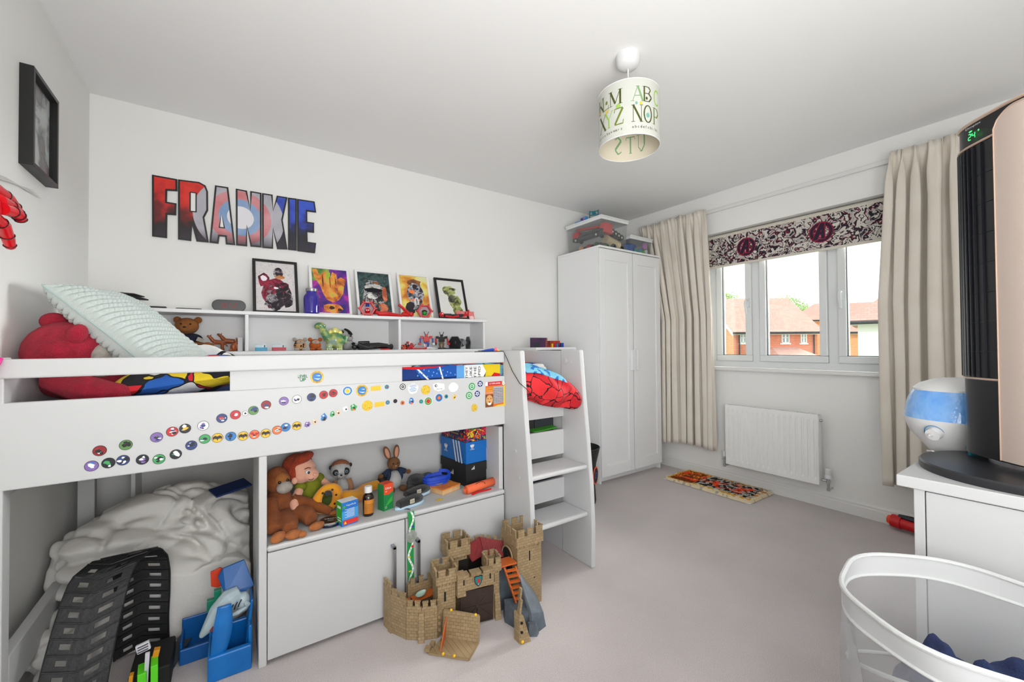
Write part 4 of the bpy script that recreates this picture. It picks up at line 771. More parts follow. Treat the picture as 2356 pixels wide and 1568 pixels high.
for x_, z_, s in ((-.005,.112,.013),(.022,.120,.018),(.050,.108,.014)): obj('back_spike', MB().ell((x_,0,z_),(s,.006,s*1.2)), mat('lemon_glaze', (226,222,110), .1, coat=.8), dn, smooth=True)
obj('coin_slot', MB().bb(.008,.038,-.0215,-.018,.104,.107), BLK, dn)
dots('toe', dn, mat('pale_glaze', (214,226,170), .1, coat=.8), [((x_,-.038,.007),(.006,.006,.007)) for x_ in (-.022,-.010,.002,.034,.045,.056)])
pd = thing('plush_dog', 'black and white spotted plush dog slumped behind the dinosaur', 'soft toy', (1.205,-.075,ZB)); WFUR = fur('white_fur', (232,232,232)); BFUR = fur('black_fur', (20,20,22))
blob('body', pd, WFUR, [((.01,0,.035),(.04,.035,.036)),((-.02,0,.10),(.032,.03,.030)),((.012,-.03,.078),(.022,.018,.020)),([(.02,-.01,.04),(.06,-.03,.03)],[.018,.014])], .0032)
obj('ear', MB().ell((.012,0,.118),(.012,.012,.032),0,(0,-.9,0)), BFUR, pd, smooth=True); dots('spot', pd, BFUR, [((.035,-.035,.040),(.012,.008,.01)),((-.03,-.024,.115),(.010,.006,.010))]); dots('nose', pd, BLK, [((.014,-.05,.09),(.007,.004,.005))])
bf = thing('action_figure', 'glossy black armoured toy figures lying in a heap in the middle shelf bay', 'figure', (1.345,-.15,ZB)); BG = mat('glossy_black', (16,16,18), .15, coat=.5)
obj('head', MB().ell((-.11,-.01,.018),(.019,.017,.017)), BG, bf, smooth=True)
blob('torso', bf, BG, [([(-.09,-.01,.020),(-.02,0,.022)],[.020,.022]),([(-.08,.02,.045),(-.01,.02,.046)],[.012,.014])], .0024); blob('leg', bf, BG, [([(-.02,-.01,.02),(.05,-.015,.022),(.12,-.01,.02)],[.018,.015,.014]),((.125,-.01,.02),(.014,.014,.02))], .0024); blob('leg', bf, BG, [([(-.02,.015,.03),(.05,.015,.034),(.11,.012,.028)],[.016,.015,.012])], .0024)
obj('arm', MB().tube([(-.09,-.03,.03),(-.04,-.034,.012),(0,-.034,.012)], [.009,.008,.007], 8), BG, bf, smooth=True)
single('toy_disc', MB().lathe([(0,0),(.030,0),(.032,.003),(.030,.006),(0,.006)], (1.42,-.19,ZB)), RED, 'flat red disc lying before the black toy figure', 'toy', smooth=True)
BLUE = mat('blue_plastic', (24,60,160), .35)
def bot(x, y, label, seed, cols, h=.09, lying=False):
    r = random.Random(seed); ro = thing('building_block_robot', label, 'toy', (x,y,ZB), rz=r.uniform(-.3,.3)); s = h/.09
    B = [('torso',(0,0,.052,.030,.018,.026),0),('head',(0,-.002,.072,.014,.012,.012),0),('hip',(0,0,.034,.024,.014,.012),1)]
    for k in (-1,1): B += [('shoulder',(k*.024,0,.062,.014,.014,.014),0),('arm',(k*.032,-.004,.045,.008,.008,.024),1),('hand',(k*.036,-.008,.028,.013,.013,.013),0),('leg',(k*.009,0,.020,.009,.010,.024),1),('foot',(k*.011,-.006,.004,.014,.022,.008),0)]
    for nm, (a, b, c, d, e, f), ci in B:
        if lying: a, c = c-.04, a*.5+.018+abs(a)*.2
        obj(nm, MB().box((a*s,b*s,max(c*s, f*s/2)),(d*s,e*s,f*s),rot=(0,r.uniform(-.25,.25) if nm not in ('foot','torso') else 0,0)), cols[ci if nm in ('torso','head','hip') or r.random() < .8 else 2 % len(cols)], ro, bev=.0012)
    for k in (-1,1): ro.scale = (1.3,)*3 if not lying else (1.15,)*3; obj('horn', MB().tube([(k*.006*s,0,.076*s),(k*.012*s,0,.092*s)] if not lying else [(.03,k*.006,.02),(.045,k*.012,.03)], .0018, 6), BLK, ro)
bot(1.735,-.12,'red and blue brick-built toy robot standing in the right shelf bay',1,[RED,BLUE,WHT],.095)
bot(1.862,-.10,'black, red and gold brick-built toy robot in the right shelf bay',4,[BLK,mat('bronze_plastic', (120,90,50), .35),RED],.095)
bot(1.60,-.13,'red toy robot lying on its side against the upright of the right bay',2,[RED,BLK,WHT],.085,True)
bot(1.548,-.16,'small orange and red toy robot lying behind the first upright of the right bay',6,[mat('orange_red_plastic', (214,70,30), .35),BLK,WHT],.05,True)
pn = thing('toy_rocket', 'red and white slender toy rocket lying in the right shelf bay', 'toy', (1.68,-.195,ZB)); obj('body', MB().cyl((-.085,0,.009),(.025,0,.009),.0075), RED, pn, smooth=True); obj('stripe', MB().bb(-.075,.015,-.009,-.0072,.010,.0125), WHT, pn); obj('nose_cone', MB().tube([(.025,0,.009),(.045,0,.010),(.11,0,.005)],[.0075,.008,.002],10), WHT, pn, smooth=True)
single('display_plate', MB().bb(1.79,1.925,-.20,-.15,ZB,ZB+.008), CHA, 'thin dark display plate lying before the gold toy robot', 'tray', bev=.0015)
tf = thing('toy_starfighter', 'grey toy starfighter with hexagonal wings and round cockpit', 'toy', (2.005,-.14,ZB), rz=.2)
hx_ = lambda s: [(s*a, s*b) for a, b in ((-.035,0),(.035,0),(.045,.038),(.02,.07),(-.02,.07),(-.045,.038))]
for k in (-1, 1):
    M = Matrix.Translation((k*.048,0,0)) @ rotm((0,0,k*-.35)) @ Matrix(((0,0,1,0),(1,0,0,0),(0,1,0,0),(0,0,0,1)))
    obj('wing', MB().prism(hx_(1), .003, M), mat('wing_black', (30,32,36), .4), tf)
    mb = MB(); P = [M @ Vector((a,b,0)) for a, b in hx_(1)]; P.append(P[0]); obj('wing_rim', mb.tube(P, .0022, 6), mat('mid_grey_plastic', (120,124,128), .4), tf)
obj('cockpit', MB().ell((0,0,.036),(.024,.024,.024)), mat('dark_grey_plastic', (92,96,102), .4), tf, smooth=True); obj('strut', MB().cyl((-.048,0,.036),(.048,0,.036),.009), mat('dark_grey_plastic', (92,96,102), .4), tf, smooth=True)
obj('window_ring', MB().lathe([(.010,0),(.015,0),(.015,.004),(.010,.004)], M=Matrix.Translation((0,-.022,.036)) @ rotm((PI/2,0,0))), mat('mid_grey_plastic', (120,124,128), .4), tf); obj('cockpit_glass', MB().ell((0,-.022,.036),(.010,.004,.010)), mat('dull_red', (150,60,60), .3), tf, smooth=True)
tf.scale = (1.3,)*3
tp = thing('toy_figure', 'tiny blue toy figure with pink head lying on the guard rail corner', 'toy', (1.62,YF+.012,1.091)); obj('body', MB().tube([(-.045,0,.004),(-.01,0,.008),(.02,0,.010)],[.003,.006,.008],8), BLUE, tp, smooth=True); obj('head', MB().ell((.036,0,.012),(.010,.008,.009)), mat('pink_plastic', (235,110,130), .4), tp, smooth=True); obj('hat', MB().ell((.048,0,.006),(.008,.006,.005)), mat('mustard', (210,170,40), .4), tp, smooth=True)
cbl = single('power_cable', MB().tube([(1.53,YF+.0,1.0925),(1.60,YF-.001,1.0935),(1.688,YF-.006,1.093),(1.694,-1.205,1.065),(1.694,-1.255,1.0),(1.694,-1.315,.945),(1.701,-1.352,.925),(1.722,-1.353,.905),(1.735,-1.335,.89),(1.742,-1.30,.87)], .0016, 6), BLKM, 'thin black cable running off the guard rail and down the ladder cheek', 'cable', smooth=True)
# ---------------- soft toys and things on the cupboard's open shelf ----------------
ZC = .4185
MONK = fur('ginger_monkey_fur', (178,96,34), (140,70,22)); PAW = fur('apricot_fur', (226,134,66))
mk = thing('plush_monkey', 'long-limbed ginger brown plush monkey slumped at the left end of the open shelf', 'soft toy', (.75,-1.0,ZC))
blob('body', mk, MONK, [((.745,-.96,.485),(.052,.06,.072)),([(.715,-1.0,.52),(.712,-1.06,.47),(.712,-1.12,.445)],[.026,.024,.024]),([(.76,-1.03,.46),(.768,-1.10,.452),(.765,-1.15,.445)],[.03,.033,.026]),([(.80,-1.0,.455),(.835,-1.06,.455),(.845,-1.10,.445)],[.03,.034,.026]),([(.79,-.98,.50),(.86,-1.0,.47),(.93,-1.03,.435)],[.026,.024,.016])], .0045, world=True)
obj('head', MB().ell((.737,-.97,.588),(.045,.048,.052)), MONK, mk, world=True, smooth=True); obj('muzzle', MB().ell((.760,-1.018,.566),(.030,.026,.024),0,(0,0,.3)), CRM, mk, world=True, smooth=True)
obj('face', MB().ell((.752,-1.0,.594),(.030,.024,.026),0,(0,0,.3)), fur('tan_face_fur', (206,128,54)), mk, world=True, smooth=True)
for p in ((.742,-1.026,.590),(.770,-1.018,.592)): obj('eye', MB().ell(p,(.006,.004,.006)), BLK, mk, world=True, smooth=True)
obj('ear', MB().ell((.702,-.96,.60),(.010,.014,.018)), MONK, mk, world=True, smooth=True)
for p, r, ro_ in (((.725,-1.165,.434),(.024,.034,.015),-.5),((.775,-1.17,.433),(.030,.026,.014),.3),((.857,-1.14,.433),(.032,.020,.014),.4)): obj('foot', MB().ell(p, r, 0, (.1,0,ro_)), PAW, mk, world=True, smooth=True)
obj('toe', MB().ell((.802,-1.185,.432),(.014,.012,.012)), PAW, mk, world=True, smooth=True); obj('hand', MB().ell((.940,-1.035,.428),(.02,.012,.010)), PAW, mk, world=True, smooth=True)
SKIN = mat('peach_plush', (232,172,146), .95, bump=(500,.3), sheen=.3); OLV = mat('olive_felt', (134,140,30), .95, bump=(300,.3), var=(20,(112,120,24))); GING = fur('auburn_plush_hair', (176,62,20), (140,44,14), (160,1))
dl = thing('rag_doll', 'soft doll with auburn hair and olive green tunic beside the plush monkey', 'soft toy', (.85,-.93,ZC))
blob('head', dl, SKIN, [((.832,-.93,.600),(.056,.052,.054)),((.862,-.965,.585),(.032,.028,.028))], .004, world=True)
blob('hair', dl, GING, [((.818,-.915,.622),(.060,.054,.048)),((.835,-.945,.655),(.045,.035,.02),(0,-.3,.2)),((.795,-.95,.598),(.022,.028,.034))], .004, world=True)
obj('ear', MB().ell((.800,-.975,.572),(.012,.010,.014)), SKIN, dl, world=True, smooth=True); obj('nose', MB().ell((.872,-.992,.590),(.007,.007,.007)), SKIN, dl, world=True, smooth=True)
obj('eye', MB().ell((.848,-.991,.603),(.010,.004,.009),0,(0,0,.2)), WHT, dl, world=True, smooth=True); obj('pupil', MB().ell((.850,-.995,.602),(.005,.003,.006)), mat('brown_eye', (60,30,16), .3), dl, world=True, smooth=True)
obj('eyebrow', MB().tube([(.836,-.986,.616),(.848,-.990,.621),(.858,-.990,.618)], .0018, 6), mat('brow_brown', (80,36,16), .8), dl, world=True)
obj('mouth', MB().tube([(.850,-.990,.572),(.860,-.995,.569),(.870,-.990,.573)], .0012, 6), mat('brow_brown', (80,36,16), .8), dl, world=True)
blob('tunic', dl, OLV, [((.868,-.90,.508),(.048,.042,.055)),((.885,-.91,.455),(.050,.045,.036)),((.828,-.93,.532),(.026,.026,.02)),((.905,-.88,.540),(.026,.026,.022))], .004, world=True)
blob('arm', dl, SKIN, [([(.820,-.95,.522),(.795,-1.0,.49),(.800,-1.03,.455),(.812,-1.05,.44)],[.018,.018,.016,.013])], .003, world=True); blob('arm', dl, SKIN, [([(.912,-.88,.535),(.945,-.90,.505)],[.017,.014])], .003, world=True)
obj('belt', MB().lathe([(.046,0),(.049,.004),(.046,.008)], (.878,-.905,.470), sc=(1,.92)), mat('dark_green_felt', (40,50,18), .9), dl, world=True, smooth=True)
YEL = mat('golden_plush', (236,166,30), .95, bump=(500,.3), sheen=.4, var=(14,(228,140,24)))
yr = thing('plush_ring_snake', 'golden yellow plush with an open spotted ring mouth and a long body', 'soft toy', (1.0,-.93,ZC))
P = []; c_ = Vector((.922,-.985,.478)); ux = Vector((.96,.26,.05)); uz = Vector((.0,.10,.99))
mb = MB(); P = [c_+ux*(.042*math.cos(a*PI/14)*(1.05+.1*math.sin(a*PI/7)))+uz*(.046*math.sin(a*PI/14)) for a in range(29)]; rr = [.017+.004*math.sin(a*PI/7+1) for a in range(29)]
obj('ring_mouth', mb.tube(P, rr, 12), YEL, yr, world=True, smooth=True)
for a in (1.0,2.2,3.3,5.6,.2): q = c_+ux*(.037*math.cos(a))+uz*(.041*math.sin(a))+Vector((0,-.0175,0)); obj('spot', MB().ell(tuple(q),(.0045,.003,.0045)), BLK, yr, world=True, smooth=True)
obj('green_lining', MB().ell((.935,-.965,.452),(.045,.018,.028)), mat('dark_olive_felt', (60,76,22), .95), yr, world=True, smooth=True)
blob('body', yr, YEL, [([(.965,-.93,.455),(1.02,-.955,.45),(1.06,-.93,.445),(1.10,-.89,.455),(1.17,-.87,.46)],[.03,.034,.03,.026,.022]),([(.99,-.98,.44),(1.01,-1.0,.435)],[.02,.018])], .004, world=True)
obj('dark_band', MB().ell((1.19,-.868,.468),(.022,.022,.026)), BLKM, yr, world=True, smooth=True)
me_ = thing('plush_meerkat', 'upright plush meerkat with white face and big black eye patches', 'soft toy', (1.01,-.84,ZC)); MF = fur('meerkat_brown', (192,116,72)); WF2 = fur('white_fur', (232,232,232))
blob('body', me_, WF2, [((1.01,-.85,.466),(.032,.030,.05))], .003, world=True); obj('arm', MB().tube([(1.04,-.85,.505),(1.048,-.865,.47),(1.045,-.875,.44)],[.012,.013,.010],10), fur('meerkat_tan', (206,150,110)), me_, world=True, smooth=True)
obj('arm', MB().tube([(.982,-.85,.505),(.974,-.87,.47)],[.012,.011],10), fur('meerkat_tan', (206,150,110)), me_, world=True, smooth=True)
obj('head', MB().ell((1.003,-.855,.553),(.045,.040,.038)), WF2, me_, world=True, smooth=True); obj('brown_cap', MB().ell((1.005,-.846,.567),(.042,.038,.030)), MF, me_, world=True, smooth=True)
obj('muzzle', MB().ell((.996,-.897,.538),(.015,.012,.011)), WF2, me_, world=True, smooth=True); obj('nose', MB().ell((.995,-.909,.543),(.005,.004,.004)), BLK, me_, world=True, smooth=True)
for x_, s in ((.976,1),(1.020,1.2)):
    obj('eye_patch', MB().ell((x_,-.887,.552),(.013*s,.008,.014*s)), BLKM, me_, world=True, smooth=True); obj('eye', MB().ell((x_+.001,-.8955,.552),(.007,.003,.007)), mat('teal_eye', (110,140,150), .2), me_, world=True, smooth=True); obj('pupil', MB().ell((x_+.001,-.898,.552),(.0035,.002,.004)), BLK, me_, world=True, smooth=True)
for x_ in (.962,1.048): obj('ear', MB().ell((x_,-.85,.568),(.008,.006,.010)), BLKM, me_, world=True, smooth=True)
rb = thing('plush_rabbit', 'brown plush rabbit with tall ears and navy jacket leaning on the back board', 'soft toy', (1.25,-.86,ZC)); RBF = fur('rabbit_brown', (150,98,52))
obj('head', MB().ell((1.247,-.87,.546),(.032,.030,.030)), RBF, rb, world=True, smooth=True); obj('muzzle', MB().ell((1.245,-.895,.538),(.018,.012,.014)), RBF, rb, world=True, smooth=True)
for x_, t in ((1.228,-.3),(1.262,.12)): obj('ear', MB().ell((x_+t*.03,-.855,.598),(.016,.007,.034),0,(-.1,t,0)), RBF, rb, world=True, smooth=True); obj('inner_ear', MB().ell((x_+t*.03,-.8605,.597),(.010,.004,.026),0,(-.1,t,0)), mat('rose_plush', (196,142,118), .95), rb, world=True, smooth=True)
for x_ in (1.236,1.258): obj('eye', MB().ell((x_,-.897,.552),(.004,.003,.004)), BLK, rb, world=True, smooth=True)
obj('nose', MB().ell((1.246,-.907,.542),(.004,.003,.003)), mat('rose_plush', (196,142,118), .95), rb, world=True, smooth=True)
NAVY = mat('navy_cloth', (34,48,74), .9, bump=(400,.4))
blob('body', rb, WF2, [((1.250,-.872,.466),(.034,.032,.046))], .003, world=True); blob('jacket', rb, NAVY, [((1.222,-.862,.487),(.016,.028,.034)),((1.280,-.862,.487),(.016,.028,.034)),((1.25,-.852,.49),(.036,.022,.034))], .003, world=True)
for s in (-1, 1): obj('sleeve', MB().tube([(1.25+s*.028,-.865,.508),(1.25+s*.056,-.875,.498)],[.015,.013],10), NAVY, rb, world=True, smooth=True); obj('paw', MB().ell((1.25+s*.068,-.878,.496),(.014,.012,.011)), RBF, rb, world=True, smooth=True); obj('foot', MB().ell((1.25+s*.030,-.915,.432),(.018,.028,.014),0,(0,0,s*.3)), RBF, rb, world=True, smooth=True)
# tin
tin = thing('cream_tin', 'flat round navy and silver skin cream tin with white lettering', 'tin', (.908,-1.118,ZC))
obj('base', MB().lathe([(.036,0),(.040,.002),(.0405,.010),(.040,.011)],n=40), mat('navy_enamel', (16,24,52), .2), tin, smooth=True); obj('rim', MB().lathe([(.0405,.011),(.042,.012),(.042,.017),(.0405,.0185),(.037,.0185)],n=40), CHR, tin, smooth=True)
mb = MB().lathe([(.037,.0185),(.0,.019)],n=40); obj('lid_disc', mb, BLK, tin)
m_ = MB(); text(m_, 'NIVEA', (.002,.006,.0195), (-.97,.24,0), (-.24,-.97,0), .010, 0, center=True, wid=.044); text(m_, 'MEN', (.0,-.012,.0195), (-.97,.24,0), (-.24,-.97,0), .007, 0, center=True); obj('lettering', m_, WHT, tin)
# boxes and bottle
vb = thing('medicine_box', 'small blue and green carton of vapour rub with red bottom stripe', 'carton', (.968,-1.142,ZC), rz=R_(13))
B_ = [mat('carton_blue', (30,110,196), .5), mat('carton_green', (60,170,60), .5), mat('carton_red', (216,50,40), .5), mat('carton_white', (230,232,234), .5), mat('warning_yellow', (240,210,50), .5), mat('carton_sky', (60,150,220), .5)]
w_, d_, h_ = .033, .024, .092; V = [(-w_,-d_,0),(w_,-d_,0),(w_,d_,0),(-w_,d_,0),(-w_,-d_,h_),(w_,-d_,h_),(w_,d_,h_),(-w_,d_,h_)]
mb = MB(); mb.add(V, [(0,1,5,4)], 0); mb.add(V, [(3,0,4,7)], 1); mb.add(V, [(1,2,6,5),(2,3,7,6)], 0); mb.add(V, [(4,5,6,7)], 3); mb.add(V, [(3,2,1,0)], 0); obj('carton', mb, B_, vb, at=(0,0,0))
m_ = MB(); flat(m_, (-w_,-d_,0), (2*w_,0,0), (0,0,h_), [(2,[(.08,.05),(1,.05),(1,.24),(.08,.24)]),(5,[(.0,.26),(1,.26),(1,.7),(0,.62)]),(4,[(.12,.08),(.28,.08),(.20,.2)]),(1,'o',.13,.80,.09,.06)], .0003, .0002)
text(m_, 'VapoRub', (-w_+.016,-d_,h_*.80), (1,0,0), (0,0,1), .0085, 3, wid=.040, d=.0012)
for i in range(7): m_.box((-.002+(.004 if i%2 else 0),-d_-.001,h_*.68-.005*i), (.040-(.008 if i%2 else 0),.0004,.0014), 3)
flat(m_, (-w_,d_,0), (0,-2*d_,0), (0,0,h_), [(3,[(.2,.72),(.8,.72),(.8,.82),(.2,.82)]),(0,[(.0,.0),(1,.0),(1,.10),(0,.16)]),(3,[(.2,.2),(.85,.2),(.85,.24),(.2,.24)]),(3,[(.2,.3),(.85,.3),(.85,.34),(.2,.34)])], .0003, .0002)
obj('printed_front', m_, B_, vb, at=(0,0,0))
bt = thing('medicine_bottle', 'brown glass medicine bottle with white screw cap and orange label', 'bottle', (1.058,-1.112,ZC)); AMB = mat('amber_glass', (38,16,8), .08, coat=.6)
obj('bottle_body', MB().lathe([(0,0),(.0205,0),(.0225,.003),(.0225,.074),(.0195,.084),(.0125,.090),(.0125,.096)]), AMB, bt, smooth=True); obj('cap', MB().lathe([(.014,.094),(.0160,.095),(.0155,.118),(.0135,.120),(0,.120)]), WHT, bt, smooth=True)
mb = MB().grid(24, 1, lambda u, v: (.0228*math.cos(PI+.2+u*PI*.95+.35), .0228*math.sin(PI+.2+u*PI*.95+.35), .012+.056*v)); obj('label', mb, [mat('orange_label', (206,130,40), .6)], bt, smooth=True)
m_ = MB()
for i in range(8):
    for j in range(9): a = PI+.75+j*.22; m_.add([(.0231*math.cos(a),.0231*math.sin(a),.014+.005*i),(.0231*math.cos(a+.15),.0231*math.sin(a+.15),.014+.005*i),(.0231*math.cos(a+.15),.0231*math.sin(a+.15),.0158+.005*i),(.0231*math.cos(a),.0231*math.sin(a),.0158+.005*i)], [(0,1,2,3)])
tag(obj('small_print', m_, mat('print_brown_line', (110,56,18), .7), bt), kind='stuff')
ob = thing('medicine_box', 'tall green carton of decongestant oil with orange top', 'carton', (1.138,-1.088,ZC), rz=R_(20)); OG = [mat('carton_deep_green', (30,130,70), .5), mat('carton_orange', (226,78,40), .5), mat('carton_white', (230,232,234), .5), mat('carton_green', (60,170,60), .5)]
w_, d_, h_ = .0245, .021, .112; V = [(-w_,-d_,0),(w_,-d_,0),(w_,d_,0),(-w_,d_,0),(-w_,-d_,h_),(w_,-d_,h_),(w_,d_,h_),(-w_,d_,h_)]
mb = MB(); mb.add(V, [(0,1,5,4)], 0); mb.add(V, [(3,0,4,7),(2,3,7,6)], 0); mb.add(V, [(1,2,6,5)], 3); mb.add(V, [(4,5,6,7)], 1); mb.add(V, [(3,2,1,0)], 0); obj('carton', mb, OG, ob, at=(0,0,0))
m_ = MB(); flat(m_, (-w_,-d_,0), (2*w_,0,0), (0,0,h_), [(1,[(0,.62),(.5,.58),(1,.68),(1,1),(0,1)]),(3,[(.1,.14),(.9,.3),(.9,.5),(.5,.36)]),(2,'o',.22,.12,.08,.04),(0,'o',.22,.12,.06,.03)], .0003, .0002)
text(m_, 'Olbas', (-.018,-d_,h_*.80), (1,0,0), (0,0,1), .009, 2, wid=.030, d=.0012); text(m_, 'oil', (-.018,-d_,h_*.70), (1,0,0), (0,0,1), .006, 2, d=.0012); obj('printed_front', m_, OG, ob, at=(0,0,0))
# slippers
SOLE = mat('pale_blue_sole', (178,206,226), .7); SLP = mat('black_knit', (22,22,24), .95, bump=(500,.6), sheen=.3); TAGM = mat('cloth_tag', (196,190,170), .8)
def slipper(x, y, z, rz, label, tilt=0):
    ro = thing('slipper', label, 'slipper', (x,y,z), rot=(tilt,0,rz))
    po = [(.075*math.cos(a*PI/12)*(1), (.030 if math.cos(a*PI/12) > 0 else .026)*math.sin(a*PI/12)) for a in range(24)]
    obj('sole', MB().prism(po, .012), SOLE, ro, bev=.003, smooth=True); blob('upper', ro, SLP, [((.03,0,.024),(.040,.027,.020)),([(-.06,0,.018),(-.02,0,.020),(.03,0,.022)],[.020,.024,.025])], .003)
    obj('tag', MB().box((-.005,-.027,.028), (.022,.002,.018)), TAGM, ro); m2 = MB(); text(m2, 'CE', (-.005,-.0282,.028), (1,0,0), (0,0,1), .008, 0, center=True); obj('tag_print', m2, BLKM, ro)
slipper(1.235,-1.118,ZC,.25,'front black knitted slipper with pale blue sole and cloth tag'); slipper(1.300,-1.035,ZC+.006,.22,'rear black knitted slipper with pale blue sole and cloth tag')
bn = thing('knit_hat', 'crumpled black knitted hat beside the slippers', 'hat', (1.36,-.93,ZC)); blob('crown', bn, SLP, [((1.355,-.93,.450),(.065,.055,.032)),((1.335,-.94,.472),(.042,.04,.024)),((1.40,-.93,.462),(.035,.035,.028)),((1.31,-.96,.438),(.03,.03,.018))], .005, world=True)
wb_ = thing('board_game_box', 'flat orange and pale wood box beside the orange roll', 'box', (1.445,-1.03,ZC), rz=.33); obj('box_body', MB().bb(-.055,.060,-.045,.045,0,.022), mat('pale_wood', (226,190,140), .6, var=(30,(206,160,110))), wb_, bev=.002); obj('lid', MB().bb(-.057,.062,-.047,.047,.022,.027), mat('orange_card', (216,110,40), .5, var=(40,(236,150,60))), wb_, bev=.001)
md = thing('ribbon_medal', 'coil of blue medal ribbon lying on the orange box', 'ribbon', (1.43,-.99,.448)); RIB = mat('royal_blue_ribbon', (22,66,190), .5)
mb = MB()
def strip(P, w, n_=(0,0,1)):
    P = [Vector(p) for p in P]; V = []
    for i, p in enumerate(P): t = (P[min(i+1,len(P)-1)]-P[max(i-1,0)]).normalized(); s = t.cross(Vector(n_)).normalized()*w/2 if not isinstance(n_, list) else Vector(n_[i]); V += [p-s, p+s]
    mb.add(V, [(2*i,2*i+1,2*i+3,2*i+2) for i in range(len(P)-1)])
for k in range(3):
    P = [(1.425+.065*math.cos(a*PI/12+k), -.985+.028*math.sin(a*PI/12+k), .452+.012*k+.020*max(0,math.sin(a*PI/12+k*1.3))) for a in range(22)]; strip(P, .016, (0,-1,.6))
obj('ribbon', mb, RIB, md, world=True, sol=.0012); obj('medal', MB().lathe([(0,0),(.022,0),(.024,.002),(.022,.004),(0,.004)], (1.425,-1.0,.449)), clear_mat('clear_lens', (220,226,230), .3, .5), md, world=True, smooth=True)
def shoebox(z0, h, x0, y0, w, d, name, label, base, lid, lidh=.045, cat='box'):
    ro = thing(name, label, cat, (x0,y0,z0), rz=R_(6)); obj('box_body', MB().bb(.002,w-.002,.002,d-.002,0,h-.003), base, ro, bev=.001, at=(0,0,0)); l = obj('lid', MB().bb(-.002,w+.002,-.002,d+.002,h-lidh,h), lid, ro, bev=.001, at=(0,0,0)); return ro
KB = mat('black_card', (26,26,28), .6); AB = mat('bright_blue_card', (8,104,186), .5)
bx0, by0, bw, bd = 1.55, -1.055, .195, .24
s1 = shoebox(ZC, .112, bx0, by0, bw, bd, 'shoe_box', 'black shoe box with white three bar mark, bottom of the stack', KB, KB)
s2 = shoebox(ZC+.1125, .108, bx0, by0, bw, bd, 'shoe_box', 'bright blue shoe box with white stripes and leaf mark, middle of the stack', AB, AB)
SUP = comic('bright_comic_card', 42, [(200,30,60),(30,60,150),(40,140,60),(220,40,50),(230,190,50),(220,40,100),(30,40,80),(232,120,40)], .05); s3 = shoebox(ZC+.221, .088, bx0+.002, by0+.002, bw-.006, bd, 'gift_box', 'red comic print box lettered SUPER HERO, top of the stack', SUP, SUP, .03)
def bars(mb, O, X, Y, s, n=3):     # three slanted bars of rising height
    for i in range(n): x0 = i*.34*s; h = (.35+.3*i)*s; flat(mb, O, X, Y, [(0,[(x0,0),(x0+.26*s,0),(x0+.26*s-.0*s,h*.75),(x0+.10*s-.0*s,h)])], .0006, 0)
def trefoil(mb, O, X, Y, s):
    for cx_, a in ((-.32,.5),(0,0),(.32,-.5)):
        P = [(s*(cx_+.17*math.cos(t*PI/8)*math.cos(a)-.38*math.sin(t*PI/8)*math.sin(a)*1), s*(.45-abs(cx_)*.3+.17*math.cos(t*PI/8)*math.sin(a)+.38*math.sin(t*PI/8)*math.cos(a))) for t in range(16)]; flat(mb, O, X, Y, [(0,P)], .0006+.0002*cx_, 0)
    for k in range(3): flat(mb, O, X, Y, [(0,[(-.3*s,(-.05-.12*k)*s),(.3*s,(-.05-.12*k)*s),(.3*s,(.0-.12*k)*s),(-.3*s,(.0-.12*k)*s)])], .0007, 0)
m_ = MB(); bars(m_, (.030,-.0025,.082), (1,0,0), (0,0,1), .020); bars(m_, (-.0022,.140,.040), (0,-1,0), (0,0,1), .030); obj('printed_mark', m_, WHT, s1, at=(0,0,0))
m_ = MB(); trefoil(m_, (.035,-.0025,.080), (1,0,0), (0,0,1), .022); text(m_, 'adidas', (.035,-.0025,.071), (1,0,0), (0,0,1), .006, 0, center=True, d=.0008, wid=.026)
trefoil(m_, (-.0025,.185,.052), (0,-1,0), (0,0,1), .030); text(m_, 'adidas', (-.0025,.185,.040), (0,-1,0), (0,0,1), .009, 0, center=True, d=.0008, wid=.036)
for i in range(3): flat(m_, (-.0025,.120-.026*i,0), (0,-1,0), (0,0,1), [(0,[(0,.108),(.012,.108),(.040,.0),(.028,.0)])], .0006, 0)
obj('printed_mark', m_, WHT, s2, at=(0,0,0))
m_ = MB(); m_.box((-.0028,.10,.045), (.0008,.10,.05), 1); text(m_, 'SUPER HERO', (-.0032,.10,.052), (0,-1,0), (0,0,1), .013, 0, center=True, wid=.085, d=.0008); text(m_, 'ADVENTURES', (-.0032,.10,.034), (0,-1,0), (0,0,1), .007, 2, center=True, wid=.07, d=.0008)
obj('lettering', m_, [WHT, mat('box_navy', (30,30,80), .6), mat('print_yellow', (226,190,40), .9)], s3, at=(0,0,0))
tw = thing('rolled_mat', 'rolled bright orange foam sheet lying before the shoe boxes', 'roll', (1.60,-1.12,ZC)); ORG = mat('coral_orange', (236,108,64), .7)
P0_, P1_ = Vector((1.50,-1.142,ZC+.021)), Vector((1.69,-1.105,ZC+.021)); dd_ = (P1_-P0_).normalized(); sx = dd_.cross(Vector((0,0,1)))
mb = MB(); N = 60; V = []
for P_ in (P0_, P1_): V += [P_+(sx*math.cos(a_)+Vector((0,0,1))*math.sin(a_))*r_ for a_, r_ in ((i*6.6*PI/N, .007+.013*i/N) for i in range(N+1))]
mb.add(V, [(i,i+1,i+N+2,i+N+1) for i in range(N)]); obj('sheet', mb, ORG, tw, world=True, sol=.0015, smooth=True, ang=80); obj('elastic_loop', MB().tube([(1.58+.03*math.cos(a*PI/6),-1.138-.004*math.sin(a*PI/6),ZC+.028+.018*math.sin(a*PI/6)) for a in range(7)], .0013, 6), BLK, tw, world=True)
obj('red_flap', MB().grid(10, 3, lambda u, v: (1.52+.12*u, -1.160+.02*u-.010*v, ZC+.006-.004*v+.003*math.sin(u*5))), RED, tw, world=True, sol=.001)
